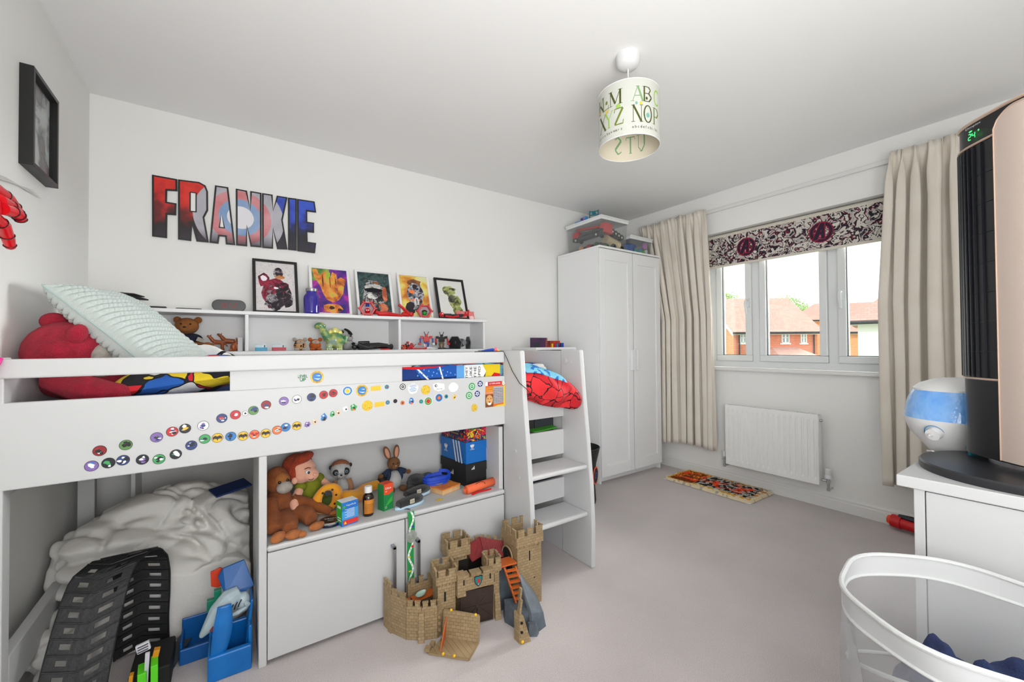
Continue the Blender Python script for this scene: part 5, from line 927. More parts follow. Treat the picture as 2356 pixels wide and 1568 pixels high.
single('sticker_badge', MB().lathe([(0,0),(.014,0),(.015,.001),(0,.0025)], (1.372,-1.128,ZC), sc=(1.2,.7)), mat('print_yellow', (226,190,40), .9), 'small yellow and black badge lying at the shelf front', 'badge')
# lanyard
ln = thing('lanyard', 'green lanyard printed with a winding road, hanging over the cupboard door', 'lanyard', (1.21,-1.205,.14))
LG = [mat('lanyard_green', (22,140,64), .7), mat('print_white', (236,236,236), .9), mat('print_ink', (16,16,22), .9), mat('print_red', (208,24,34), .9), mat('print_blue', (26,84,170), .9), mat('print_yellow_cloth', (222,194,30), .9)]
yl = YF-.012; mb = MB(); mb.grid(2, 24, lambda u, v: (1.196+.028*u+.002*math.sin(v*6), yl-.004*math.sin(v*9)-.003, .425-.285*v), 0); obj('strap', mb, LG, ln, world=True, sol=.001)
m_ = MB(); V = []; N = 60
road = lambda v: 1.210+.002*math.sin(v*6)+.0085*math.sin(v*17)
for i in range(N+1): v = i/N; V += [(road(v)-.0042, yl-.004*math.sin(v*9)-.0042, .425-.285*v), (road(v)+.0042, yl-.004*math.sin(v*9)-.0042, .425-.285*v)]
m_.add(V, [(2*i,2*i+1,2*i+3,2*i+2) for i in range(N)], 1)
for i in range(0, N, 3): v = (i+.5)/N; m_.box((road(v), yl-.004*math.sin(v*9)-.0048, .425-.285*v), (.0018,.0004,.005), 2)
for v, c_, s in ((.22,4,1),(.52,3,1),(.86,5,-1),(.40,5,1),(.66,5,-1)): m_.box((1.210+s*.007, yl-.004*math.sin(v*9)-.0052, .425-.285*v), (.010,.0006,.008 if c_ != 5 else .006), c_)
obj('printed_road', m_, LG, ln, world=True)
obj('safety_clasp', MB().lathe([(0,0),(.021,0),(.022,.002),(0,.003)], M=Matrix.Translation((1.212,yl-.006,.322)) @ rotm((PI/2,0,0)), sc=(1,1.2)), clear_mat('clear_clasp', (240,244,240), .2, .7), ln, world=True, smooth=True)
obj('metal_clip', MB().tube([(1.209,YF-.008,.430),(1.20,YF+.004,.432),(1.195,YF+.016,.426)], [.004,.003,.002], 8), CHR, ln, world=True, smooth=True)
# ---------------- toy castle on the carpet ----------------
def hull(L, mi=0):
    bm = bmesh.new(); [bm.verts.new(p) for p in L]; bmesh.ops.convex_hull(bm, input=bm.verts); bm.verts.ensure_lookup_table()
    bmesh.ops.delete(bm, geom=[v for v in bm.verts if not v.link_faces], context='VERTS'); bm.verts.index_update(); mb = MB(); mb.add([v.co.copy() for v in bm.verts], [tuple(v.index for v in f.verts) for f in bm.faces], mi); bm.free(); return mb
def stone():
    m = mat('tan_castle_stone', (158,136,102), .55, spec=.4); n = m.node_tree.nodes; L = m.node_tree.links; b = n['Principled BSDF']; t = n.new('ShaderNodeUVMap'); k = n.new('ShaderNodeTexBrick')
    k.inputs['Color1'].default_value = (*lin((164,142,108)),1); k.inputs['Color2'].default_value = (*lin((148,126,92)),1); k.inputs['Mortar'].default_value = (*lin((122,102,72)),1); k.inputs['Scale'].default_value = 1; k.inputs['Brick Width'].default_value = .019; k.inputs['Row Height'].default_value = .0115; k.inputs['Mortar Size'].default_value = .0007; k.inputs['Mortar Smooth'].default_value = .6
    q = n.new('ShaderNodeBump'); q.inputs['Strength'].default_value = .6; q.inputs['Distance'].default_value = .002; q.invert = True
    L.new(t.outputs[0], k.inputs[0]); L.new(k.outputs[0], b.inputs['Base Color']); L.new(k.outputs[1], q.inputs['Height']); L.new(q.outputs[0], b.inputs['Normal']); return m
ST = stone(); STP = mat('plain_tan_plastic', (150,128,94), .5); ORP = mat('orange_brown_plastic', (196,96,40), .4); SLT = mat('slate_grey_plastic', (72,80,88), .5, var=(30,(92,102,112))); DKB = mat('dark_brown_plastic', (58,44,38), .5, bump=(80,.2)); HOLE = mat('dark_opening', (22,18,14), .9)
def sobj(name, mb, par, m=None, **k): o = obj(name, mb, m or ST, par, world=True, **k); uvs(o, 1); return o
def cren(mb, a, b, z0, z1, t, n, zt, mer=.66):
    a, b = Vector((*a,0)), Vector((*b,0)); d = b-a; L_ = d.length; ang = math.atan2(d.y, d.x); c = (a+b)/2
    mb.box((c.x,c.y,(z0+z1)/2),(L_,t,z1-z0),rot=(0,0,ang)); 
    for i in range(n): p = a+d*((i+.5)/n); mb.box((p.x,p.y,(z1+zt)/2),(L_/n*mer,t,zt-z1),rot=(0,0,ang)); mb.box((p.x,p.y,zt),(L_/n*mer+.003,t+.003,.003),rot=(0,0,ang))
    return mb
def sq_tower(mb, cx, cy, w, d, z0, z1, zt, ang, over=.006, nm=3, head=.03):
    M = lambda x, y: (cx+x*math.cos(ang)-y*math.sin(ang), cy+x*math.sin(ang)+y*math.cos(ang))
    mb.box((cx,cy,(z0+z1-head)/2),(w,d,z1-head-z0),rot=(0,0,ang)); W, D = w/2+over, d/2+over
    for (p, q) in (((-W,-D),(W,-D)),((W,-D),(W,D)),((W,D),(-W,D)),((-W,D),(-W,-D))): cren(mb, M(*p), M(*q), z1-head, z1, .005, nm, zt)
    k = 5
    for i in range(k):
        for s in (-1, 1):
            mb.box((*M(-w/2+w*(i+.5)/k, s*(d/2+over*.4)), z1-head-.004), (.006,.006,.008), rot=(0,0,ang)); mb.box((*M(s*(w/2+over*.4), -d/2+d*(i+.5)/k), z1-head-.004), (.006,.006,.008), rot=(0,0,ang))
    return M
ca = thing('toy_castle', 'tan plastic toy castle with tall tower, red roof and brown gate on the carpet', 'toy castle', (1.40,-1.33,0))
mb = MB(); M = sq_tower(mb, 1.652, -1.385, .122, .118, 0, .305, .333, R_(-4), nm=3, head=.04); sobj('tall_tower', mb, ca)
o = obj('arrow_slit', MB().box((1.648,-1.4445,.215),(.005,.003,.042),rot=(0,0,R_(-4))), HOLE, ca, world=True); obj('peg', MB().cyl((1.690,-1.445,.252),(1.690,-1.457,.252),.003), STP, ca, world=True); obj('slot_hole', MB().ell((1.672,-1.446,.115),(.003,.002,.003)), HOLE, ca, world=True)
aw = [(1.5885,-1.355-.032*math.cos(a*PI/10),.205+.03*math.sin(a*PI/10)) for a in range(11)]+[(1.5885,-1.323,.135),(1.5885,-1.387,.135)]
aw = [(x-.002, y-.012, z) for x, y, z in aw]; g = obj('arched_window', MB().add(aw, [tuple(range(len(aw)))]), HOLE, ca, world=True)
mb = MB()
for i in range(5): y = -1.395+.013*i+.002; mb.box((1.584,y,.182-.0*i),(.003,.0022,.09-.012*abs(i-2)))
for i in range(6): mb.box((1.5835,-1.367,.145+.015*i),(.003,.058,.0022))
mb.tube([(x-.003,y,z) for x, y, z in aw[:11]], .0025, 6); obj('lattice', mb, BLKM, g, world=True)
obj('arch_surround', MB().tube([(1.584,-1.367-.038*math.cos(a*PI/10),.205+.037*math.sin(a*PI/10)) for a in range(11)], .004, 6), STP, ca, world=True)
# gatehouse
mb = MB(); sq_tower(mb, 1.288, -1.352, .070, .085, 0, .225, .247, R_(-10), nm=2, head=.03); sobj('gate_turret', mb, ca)
mb = MB(); sq_tower(mb, 1.487, -1.392, .046, .062, 0, .222, .245, R_(-12), nm=2, head=.03); sobj('gate_turret', mb, ca)
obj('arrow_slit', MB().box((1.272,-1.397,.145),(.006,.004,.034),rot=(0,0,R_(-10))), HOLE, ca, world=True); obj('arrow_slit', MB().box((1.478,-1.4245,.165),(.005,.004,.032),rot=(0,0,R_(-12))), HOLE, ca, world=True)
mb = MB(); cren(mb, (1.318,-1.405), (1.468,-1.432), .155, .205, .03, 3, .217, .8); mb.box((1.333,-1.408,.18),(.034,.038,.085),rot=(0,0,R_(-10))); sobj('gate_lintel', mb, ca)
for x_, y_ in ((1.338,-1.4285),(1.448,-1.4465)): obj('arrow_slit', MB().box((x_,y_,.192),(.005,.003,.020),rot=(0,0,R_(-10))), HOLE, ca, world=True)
Xs, Ys = Vector((math.cos(R_(-10)), math.sin(R_(-10)), 0)), Vector((0,0,1)); Os = Vector((1.397,-1.4375,.186)); sd_ = [(-.5,.55),(-.2,.62),(.0,.55),(.2,.62),(.5,.55),(.46,.0),(.3,-.35),(0,-.62),(-.3,-.35),(-.46,0)]
m_ = MB()
for k, (s, mi) in enumerate(((.042,0),(.036,1),(.029,2))): flat(m_, Os, Xs*s, Ys*s, [(mi, sd_)], .002+.0006*k, 0)
flat(m_, Os, Xs*.012, Ys*.014, [(3,[(-.5,0),(-.1,-.5),(.5,-.6),(.6,.3),(.2,.7),(-.5,.6),(-.1,.2)])], .004, 0); flat(m_, Os-Ys*.012, Xs*.004, Ys*.005, [(4,[(-.5,-.5),(.5,-.5),(0,.6)])], .004, 0)
obj('shield', m_, [STP, BLKM, mat('teal_print', (20,120,120), .5), RED, WHT], ca, world=True)
gd = obj('gate_door', MB().box((1.405,-1.412,.072),(.140,.006,.138),rot=(R_(4),0,R_(-13))), DKB, ca, world=True, bev=.001)
mb = MB(); Xg = Vector((math.cos(R_(-13)), math.sin(R_(-13)), 0))
for a, b in (((-.066,.0),( .066,.0)),((-.066,.066),(.066,-.066)),((-.066,-.066),(.066,.066)),((0,-.066),(0,.066)),((-.066,.066),(.066,.066)),((-.066,-.066),(.066,-.066))):
    p0, p1 = [Vector((1.405,-1.4165,.072))+Xg*q[0]+Vector((0,0,1))*q[1] for q in (a, b)]; mb.tube([p0,p1], .0022, 4)
obj('door_braces', mb, DKB, gd, world=True)
def butt(x, y, w, d, h, ang, nm='buttress'): 
    c, s = math.cos(ang), math.sin(ang); L_ = [(x+a*c-b*s, y+a*s+b*c, z) for a, b, z in ((-w/2,0,0),(w/2,0,0),(-w/2,-d,0),(w/2,-d,0),(-w/2*.8,0,h),(w/2*.8,0,h),(-w/2*.8,-d*.3,h),(w/2*.8,-d*.3,h))]; return sobj(nm, hull(L_), ca)
butt(1.492,-1.425,.026,.020,.10,R_(-12)); butt(1.185,-1.372,.024,.020,.105,R_(-25)); butt(1.118,-1.255,.022,.022,.11,R_(-75))
# curtain walls on the left
PW_ = [(1.095,-1.205),(1.105,-1.262),(1.140,-1.335),(1.185,-1.372),(1.240,-1.395),(1.262,-1.385)]; hs_ = [.170,.150,.125,.122,.120]
for i in range(5):
    mb = MB(); cren(mb, PW_[i], PW_[i+1], 0, hs_[i], .007, 2 if i < 4 else 1, hs_[i]+.020)
    a, b = Vector(PW_[i]), Vector(PW_[i+1])
    for t in (.2,.5,.8): p = a+(b-a)*t; mb.box((p.x, p.y-.004, hs_[i]-.026), (.006,.006,.008))
    sobj('curtain_wall', mb, ca)
mb = MB(); cren(mb, (1.185,-1.229), (1.335,-1.232), 0, .135, .006, 4, .160, .5); mb.box((1.185,-1.234,.075),(.010,.02,.15)); sobj('curtain_wall', mb, ca)
obj('walkway', MB().box((1.255,-1.262,.098),(.13,.045,.004),rot=(0,0,R_(4))), ORP, ca, world=True, bev=.001); obj('walkway', MB().box((1.150,-1.265,.100),(.05,.055,.004),rot=(0,0,R_(-30))), ORP, ca, world=True, bev=.001)
obj('walkway', MB().box((1.315,-1.310,.190),(.06,.05,.004)), ORP, ca, world=True, bev=.001)
# back tower and roofed keep
mb = MB(); sq_tower(mb, 1.385, -1.262, .078, .070, 0, .272, .300, R_(-6), nm=2, head=.042, over=.010); sobj('back_tower', mb, ca); obj('tower_opening', MB().box((1.402,-1.2995,.13),(.040,.003,.16),rot=(0,0,R_(-6))), HOLE, ca, world=True)
A_, B2, C_ = (1.440,-1.232),(1.530,-1.212),(1.622,-1.292)
mb = MB(); cren(mb, A_, B2, 0, .232, .006, 3, .247, .5); cren(mb, B2, C_, 0, .232, .006, 4, .247, .5); sobj('keep_wall', mb, ca)
rf = MB(); N = 14; low = [(1.446,-1.300,.186),(1.520,-1.278,.186),(1.600,-1.352,.180)]; hi = [(1.441,-1.238,.226),(1.530,-1.218,.240),(1.617,-1.298,.226)]
TIL = mat('maroon_roof_plastic', (138,36,40), .45)
ro_ = obj('keep_roof', rf.add([low[0],low[1],low[2],hi[2],hi[1],hi[0]], [(0,1,4,5),(1,2,3,4)]), TIL, ca, world=True, sol=.003)
mb = MB()
for s in (0, 1):
    for i in range(N+1):
        t = i/N; a = Vector(low[s]).lerp(Vector(low[s+1]), t); b = Vector(hi[s]).lerp(Vector(hi[s+1]), t); up = Vector((0,0,.003)); mb.tube([a+up, b+up], .0018, 4)
tag(obj('roof_ribs', mb, TIL, ro_, world=True), kind='stuff')
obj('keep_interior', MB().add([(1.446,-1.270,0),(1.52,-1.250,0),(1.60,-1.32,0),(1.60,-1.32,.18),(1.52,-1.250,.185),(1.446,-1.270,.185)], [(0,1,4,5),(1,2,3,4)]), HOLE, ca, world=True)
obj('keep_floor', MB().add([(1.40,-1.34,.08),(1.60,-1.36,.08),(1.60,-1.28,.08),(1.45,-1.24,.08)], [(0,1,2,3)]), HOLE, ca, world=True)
# rocks, platform, ladder
sobj('rock', hull([(1.500,-1.470,0),(1.515,-1.535,0),(1.560,-1.560,0),(1.60,-1.47,0),(1.52,-1.43,0),(1.503,-1.470,.068),(1.517,-1.530,.068),(1.558,-1.555,.068),(1.60,-1.47,.068),(1.52,-1.435,.068)]), ca, SLT)
sobj('rock', hull([(1.548,-1.600,0),(1.622,-1.585,0),(1.660,-1.50,0),(1.59,-1.46,0),(1.55,-1.53,0),(1.585,-1.452,.165),(1.600,-1.452,.150),(1.575,-1.475,.155),(1.60,-1.54,.075),(1.648,-1.49,.070),(1.565,-1.565,.06),(1.625,-1.565,.045)]), ca, SLT)
sobj('rock', hull([(1.53,-1.595,0),(1.556,-1.612,0),(1.575,-1.60,0),(1.532,-1.575,0),(1.535,-1.59,.045),(1.556,-1.603,.045),(1.567,-1.592,.045),(1.536,-1.577,.045)]), ca, SLT)
sobj('rock', hull([(1.50,-1.40,0),(1.585,-1.40,0),(1.585,-1.33,0),(1.50,-1.33,0),(1.51,-1.40,.12),(1.585,-1.40,.12),(1.585,-1.34,.16),(1.51,-1.34,.12)]), ca, SLT)
obj('platform', MB().box((1.548,-1.410,.203),(.075,.062,.006),rot=(0,0,R_(-8))), ORP, ca, world=True, bev=.001)
mb = MB(); T0, T1, B0, B1 = Vector((1.520,-1.440,.200)), Vector((1.568,-1.452,.196)), Vector((1.545,-1.488,.070)), Vector((1.592,-1.500,.068))
for a, b in ((T0,B0),(T1,B1)): mb.tube([a,b], .004, 4)
for i in range(6): t = (i+.6)/6.4; p = T0.lerp(B0,t); q = T1.lerp(B1,t); c = (p+q)/2; mb.box(tuple(c),((q-p).length,.017,.003),rot=(R_(6),0,math.atan2((q-p).y,(q-p).x)))
obj('steps', mb, ORP, ca, world=True)
fgk = thing('toy_figure', 'tiny brown toy figure half hidden inside the castle keep', 'toy', (1.487,-1.305,.082)); obj('body', MB().tube([(0,0,0),(0,0,.04),(0,0,.055)],[.012,.010,.006],8), mat('purple_grey', (70,60,90), .5), fgk, smooth=True); obj('head', MB().ell((0,0,.066),(.011,.011,.012)), DKB, fgk, smooth=True)
sv = thing('toy_boat', 'small pale green plastic hull lying on the castle walkway', 'toy', (1.225,-1.268,.1005), rz=.4); obj('hull', MB().grid(16, 6, lambda u, v: ((u-.5)*.055, (.015*math.sin(PI*u)**.6)*math.cos(PI*v), .014-.013*math.sin(PI*v)*math.sin(PI*u)**.5)), mat('pale_green_plastic', (170,200,186), .25), sv, sol=.001, smooth=True)
# loose castle pieces
def loose(name, label): return thing(name, label, 'toy', (1.3,-1.5,0))
lw = thing('castle_wall_piece', 'loose upright castle wall piece with triangular brace, right of the gate', 'toy', (1.495,-1.60,0))
sobj('wall_slab', hull([(1.478,-1.606,0),(1.492,-1.616,0),(1.482,-1.600,.105),(1.492,-1.608,.105),(1.478,-1.570,0),(1.486,-1.566,0),(1.486,-1.566,.105),(1.478,-1.570,.105)]), lw)
sobj('wall_merlon', MB().box((1.492,-1.590,.130),(.008,.02,.05),rot=(0,.16,-.2)).box((1.502,-1.578,.165),(.008,.014,.045),rot=(0,.16,-.2)), lw); sobj('brace', hull([(1.492,-1.612,0),(1.522,-1.618,0),(1.520,-1.606,0),(1.492,-1.602,0),(1.496,-1.606,.10),(1.492,-1.602,.10)]), lw)
obj('connector_peg', MB().ell((1.484,-1.616,.012),(.006,.006,.006)), mat('yellow_peg', (232,180,20), .4), lw, world=True, smooth=True)
for z_ in (.045,.08): obj('socket_hole', MB().lathe([(.003,0),(.005,0),(.005,.002),(.003,.002)], M=Matrix.Translation((1.484,-1.612,z_)) @ rotm((PI/2,0,-.6))), HOLE, lw, world=True)
lp = thing('castle_corner_piece', 'loose tan castle corner piece lying open with an orange panel', 'toy', (1.27,-1.49,0))
def quad(mb, P, t, mi=0):
    P = [Vector(p) for p in P]; n_ = (P[1]-P[0]).cross(P[3]-P[0]).normalized()*t; mb.add([*P, *[p+n_ for p in P]], [(3,2,1,0),(4,5,6,7),(0,1,5,4),(1,2,6,5),(2,3,7,6),(3,0,4,7)], mi); return mb
Fp = [(1.178,-1.458,.004),(1.282,-1.568,.004),(1.352,-1.515,.004),(1.255,-1.412,.004)]; sobj('floor_panel', quad(MB(), Fp, .004), lp)
Up = [(1.255,-1.412,.008),(1.352,-1.515,.008),(1.362,-1.503,.095),(1.266,-1.401,.100)]; sobj('upright_panel', quad(MB(), Up, .004), lp)
mb = MB()
for a, b in ((Up[3],Up[2]),(Up[1],Up[2]),(Fp[0],Fp[1]),(Fp[1],Fp[2]),(Up[0],Up[1]),(Up[0],Up[3])): mb.tube([a,b], .0045, 4)
sobj('edge_rails', mb, lp, STP); obj('orange_panel', quad(MB(), [(1.212,-1.478,.008),(1.257,-1.425,.010),(1.262,-1.428,.090),(1.236,-1.462,.078)], .004), ORP, lp, world=True, bev=.001)
for p in ((1.285,-1.423,.103),(1.352,-1.495,.098),(1.215,-1.500,.012),(1.243,-1.532,.012)): obj('connector_peg', MB().ell(p,(.0055,.0055,.0055)), mat('yellow_peg', (232,180,20), .4), lp, world=True, smooth=True)
sobj('merlon', MB().box((1.180,-1.445,.012),(.02,.02,.012),rot=(0,0,.8)).box((1.205,-1.43,.012),(.016,.016,.012),rot=(0,0,.8)), lp, STP)
for i, z_ in enumerate((.03,.055,.08)): sobj('merlon', MB().box((1.250-.001*i,-1.398,z_),(.012,.010,.012),rot=(0,0,.8)), lp, STP)
# ---------------- wall lettering ----------------
wl = thing('wall_lettering', 'big cut-out name FRANKIE in red, grey and blue with black outline on the back wall', 'wall sign', (.633,-.002,1.88))
def sign_mat():
    m = bpy.data.materials.new('name_sign_print'); m.use_nodes = True; n = m.node_tree.nodes; L = m.node_tree.links; b = n['Principled BSDF']; b.inputs['Roughness'].default_value = .45
    t = n.new('ShaderNodeTexCoord'); t.object = wl; s = n.new('ShaderNodeSeparateXYZ'); L.new(t.outputs['Object'], s.inputs[0])
    def mth(op, a, b_=None, c=None):
        q = n.new('ShaderNodeMath'); q.operation = op
        for i, v in enumerate((a, b_, c)):
            if v is None: continue
            if isinstance(v, (int, float)): q.inputs[i].default_value = v
            else: L.new(v, q.inputs[i])
        return q.outputs[0]
    def rmp(v, st, k='LINEAR'):
        r = n.new('ShaderNodeValToRGB'); r.color_ramp.interpolation = k
        while len(r.color_ramp.elements) < len(st): r.color_ramp.elements.new(.5)
        for e_, (p, c) in zip(r.color_ramp.elements, st): e_.position = p; e_.color = (*lin(c), 1)
        L.new(v, r.inputs[0]); return r.outputs[0]
    def mix(f, a, c, bt='MIX'):
        q = n.new('ShaderNodeMix'); q.data_type = 'RGBA'; q.blend_type = bt
        for i, v in ((0, f), (6, a), (7, c)):
            if isinstance(v, (int, float)): q.inputs[i].default_value = v
            elif isinstance(v, tuple): q.inputs[i].default_value = (*lin(v), 1)
            else: L.new(v, q.inputs[i])
        return q.outputs[2]
    X, Z = s.outputs['X'], s.outputs['Z']; r = mth('SQRT', mth('ADD', mth('MULTIPLY', X, X), mth('MULTIPLY', Z, Z)))
    nz = n.new('ShaderNodeTexNoise'); nz.inputs['Scale'].default_value = 11; nz.inputs['Detail'].default_value = 4; L.new(t.outputs['Object'], nz.inputs['Vector']); N_ = nz.outputs['Fac']
    cl = mth('ADD', mth('MULTIPLY', Z, 2.2), mth('ADD', N_, .0))       # cloud brightness grows upward
    red = rmp(cl, [(.30,(26,12,14)),(.5,(120,18,18)),(.62,(196,30,24)),(.8,(222,44,30))]); blu = rmp(cl, [(.28,(16,16,28)),(.5,(26,34,90)),(.62,(40,64,170)),(.8,(52,84,200))])
    side = n.new('ShaderNodeMapRange'); side.inputs['From Min'].default_value = .02; side.inputs['From Max'].default_value = .10; L.new(X, side.inputs[0])
    bgc = mix(side.outputs[0], red, blu)
    rings = rmp(mth('MULTIPLY', r, 4), [(0,(226,226,232)),(.26,(60,130,190)),(.42,(200,52,62)),(.62,(150,150,162)),(.86,(150,150,162))], 'CONSTANT')
    rings = mix(mth('MULTIPLY', N_, .55), rings, (232,228,234))
    inr = mth('LESS_THAN', r, .222); out = mix(inr, bgc, rings)
    fade = n.new('ShaderNodeMapRange'); fade.inputs['From Min'].default_value = -.165; fade.inputs['From Max'].default_value = -.09; L.new(Z, fade.inputs[0])
    out = mix(mth('SUBTRACT', 1, fade.outputs[0]), out, (44,34,50)); L.new(out, b.inputs['Base Color']); return m
SIGN = sign_mat()
LT = dict(F=[(0.239,2.042),(0.344,2.041),(0.345,1.976),(0.302,1.97),(0.301,1.909),(0.341,1.908),(0.34,1.843),(0.303,1.84),(0.302,1.713),(0.241,1.714)],
R=[(0.347,2.041),(0.439,2.047),(0.468,2.033),(0.479,2.001),(0.48,1.895),(0.463,1.852),(0.484,1.714),(0.428,1.713),(0.409,1.80),(0.405,1.712),(0.348,1.713)],
A=[(0.511,2.044),(0.573,2.046),(0.607,1.716),(0.562,1.715),(0.559,1.758),(0.533,1.757),(0.528,1.714),(0.486,1.714)],
N=[(0.609,2.046),(0.664,2.045),(0.681,1.93),(0.680,2.047),(0.737,2.047),(0.738,1.72),(0.682,1.718),(0.663,1.842),(0.666,1.717),(0.611,1.716)],
K=[(0.740,2.047),(0.795,2.048),(0.798,1.953),(0.817,2.047),(0.875,2.048),(0.849,1.902),(0.875,1.725),(0.819,1.72),(0.797,1.844),(0.798,1.72),(0.741,1.718)],
I=[(0.877,2.047),(0.926,2.05),(0.926,1.724),(0.878,1.724)],
E=[(0.928,2.049),(1.028,2.052),(1.037,1.983),(0.985,1.981),(0.986,1.915),(1.025,1.915),(1.025,1.851),(0.986,1.85),(0.988,1.788),(1.037,1.787),(1.03,1.721),(0.929,1.722)])
def inset(P, d):
    n_ = len(P); A = sum(P[i][0]*P[(i+1)%n_][1]-P[(i+1)%n_][0]*P[i][1] for i in range(n_)); s = 1 if A > 0 else -1; O = []
    for i in range(n_):
        a, b, c = Vector(P[i-1]), Vector(P[i]), Vector(P[(i+1)%n_]); u = (b-a).normalized(); v = (c-b).normalized()
        n1 = Vector((-u.y,u.x))*s; n2 = Vector((-v.y,v.x))*s; m = (n1+n2); m = m/max(.35, m.dot(n1)); O.append(tuple(b+m*d))
    return O
OUTL = mat('sign_black_edge', (14,14,16), .4)
Mw = lambda y: Matrix(((1,0,0,0),(0,0,1,y),(0,1,0,0),(0,0,0,1)))
for k in 'FRANKIE':
    P = LT[k]
    if k == 'E' and 'E1' in LT: continue
    o = obj('letter', MB().prism(P, .007, Mw(-.009)), OUTL, wl, world=True); q = inset(P, .0085)
    obj('printed_face', MB().prism(q, .0012, Mw(-.0105)), SIGN, o, world=True)
    for hk, hp in (('R',[(.403,1.977),(.423,1.978),(.423,1.879),(.403,1.878)]),('A',[(.541,1.888),(.552,1.81),(.535,1.81)])):
        if hk == k:
            obj('counter_edge', MB().prism(inset(hp, -.006), .0012, Mw(-.0118)), OUTL, o, world=True); obj('counter', MB().prism(hp, .0012, Mw(-.0130)), WALL, o, world=True)
# ---------------- stickers on the side panel ----------------
pal = [mat('sticker_%d' % i, c, .45) for i, c in enumerate(((20,22,34),(190,30,40),(40,60,120),(240,240,240),(90,140,70),(130,100,170),(236,184,40),(40,120,190),(60,160,90),(226,110,50),(140,20,30),(214,190,160),(30,130,150)))]
UP = [(0,(.263,.817),[10,0,1],'dark red and black'),(0,(.320,.826),[4,0,2],'green and navy'),(0,(.391,.840),[5,2,4],'purple and green'),(0,(.429,.853),[1,2,10],'red and blue'),(0,(.461,.859),[0,6,11],'black and gold'),(0,(.508,.863),[3,5,2],'white and purple'),(0,(.558,.882),[2,3,1],'navy and white'),(0,(.596,.890),[1,10,3],'bright red'),(3,(.624,.892),[3,0],'tiny grey'),(0,(.648,.900),[4,2,0],'green'),(0,(.686,.916),[10,2,0],'maroon and navy'),(0,(.741,.925),[5,2,4],'purple and navy'),(0,(.783,.928),[3,5,2],'white and violet'),(0,(.832,.932),[2,0,1],'navy and red'),(0,(.874,.938),[1,10,0],'red with dark lines'),
(0,(.246,.775),[5,3,7],'white and violet'),(0,(.282,.778),[0,8,3],'black and green'),(0,(.314,.781),[2,3,0],'navy and pink'),(0,(.358,.776),[0,3,5],'black and mauve'),(0,(.397,.771),[8,0,3],'green and black'),(0,(.438,.780),[0,3,8],'black, white and green'),(0,(.477,.803),[2,0,3],'navy and black'),(0,(.512,.819),[8,2,0],'green and navy'),(1,(.546,.818),[6,0],'yellow with black wings'),(0,(.583,.818),[7,0,2],'blue and black'),(1,(.618,.815),[6,0],'yellow with black wings'),(0,(.651,.816),[9,1,0],'orange and red'),(1,(.685,.816),[6,0],'yellow with black wings'),(0,(.720,.823),[9,0,11],'orange and black'),(0,(.747,.830),[7,2,0],'blue'),(1,(.783,.831),[6,0],'yellow with black wings'),
(4,(.818,.832),[5],'purple blob'),(4,(.842,.841),[11],'tan blob'),(5,(.875,.853),[7,0],'blue and black irregular'),(0,(.908,.942),[1,10,0],'red'),(2,(.960,.947),[7,3,6],'royal blue sun'),(6,(1.015,.945),[6,7],'gold rimmed blue round'),(7,(1.070,.950),[6],'plain yellow rectangular'),(3,(1.115,.953),[12,1],'tiny mottled'),(8,(1.182,.950),[0],'black ring'),(9,(1.227,.939),[3,7],'white and blue printed'),(10,(1.285,.930),[6],'gold foil coin'),(11,(1.345,.939),[3,0],'white visitor'),(9,(1.418,.933),[3,3],'faint white'),(12,(1.514,.931),[8,3],'green and white'),(13,(1.558,.941),[2,3],'navy star'),(12,(1.499,.890),[8,3],'lime and white'),(13,(1.542,.895),[2,3],'navy star'),(14,(1.526,.831),[6],'gold foil egg'),(2,(1.347,.891),[7,2,9],'sky blue round'),(3,(1.383,.894),[12,0],'small teal round'),(4,(1.422,.889),[6],'yellow blob'),
(4,(.906,.862),[8],'teal green small'),(4,(.925,.866),[11],'brown small'),(4,(.952,.878),[3],'white and red small'),(5,(.982,.881),[8,9],'green and orange irregular'),(10,(1.036,.883),[6],'larger gold foil coin'),(7,(1.085,.884),[6],'lower yellow rectangular'),(3,(1.118,.889),[12,5],'tiny lilac and teal'),(3,(1.150,.892),[0,0],'tiny black'),(3,(1.181,.882),[9,0],'small brown rosette'),(5,(1.220,.886),[7,9],'small paper cup'),(3,(1.264,.881),[12,8],'tiny teal dot'),(2,(1.296,.880),[8,9,1],'green and orange round')]
GOLD = mat('gold_foil', (226,188,60), .35, .35, bump=(160,.6))
ybase = YF-.0004
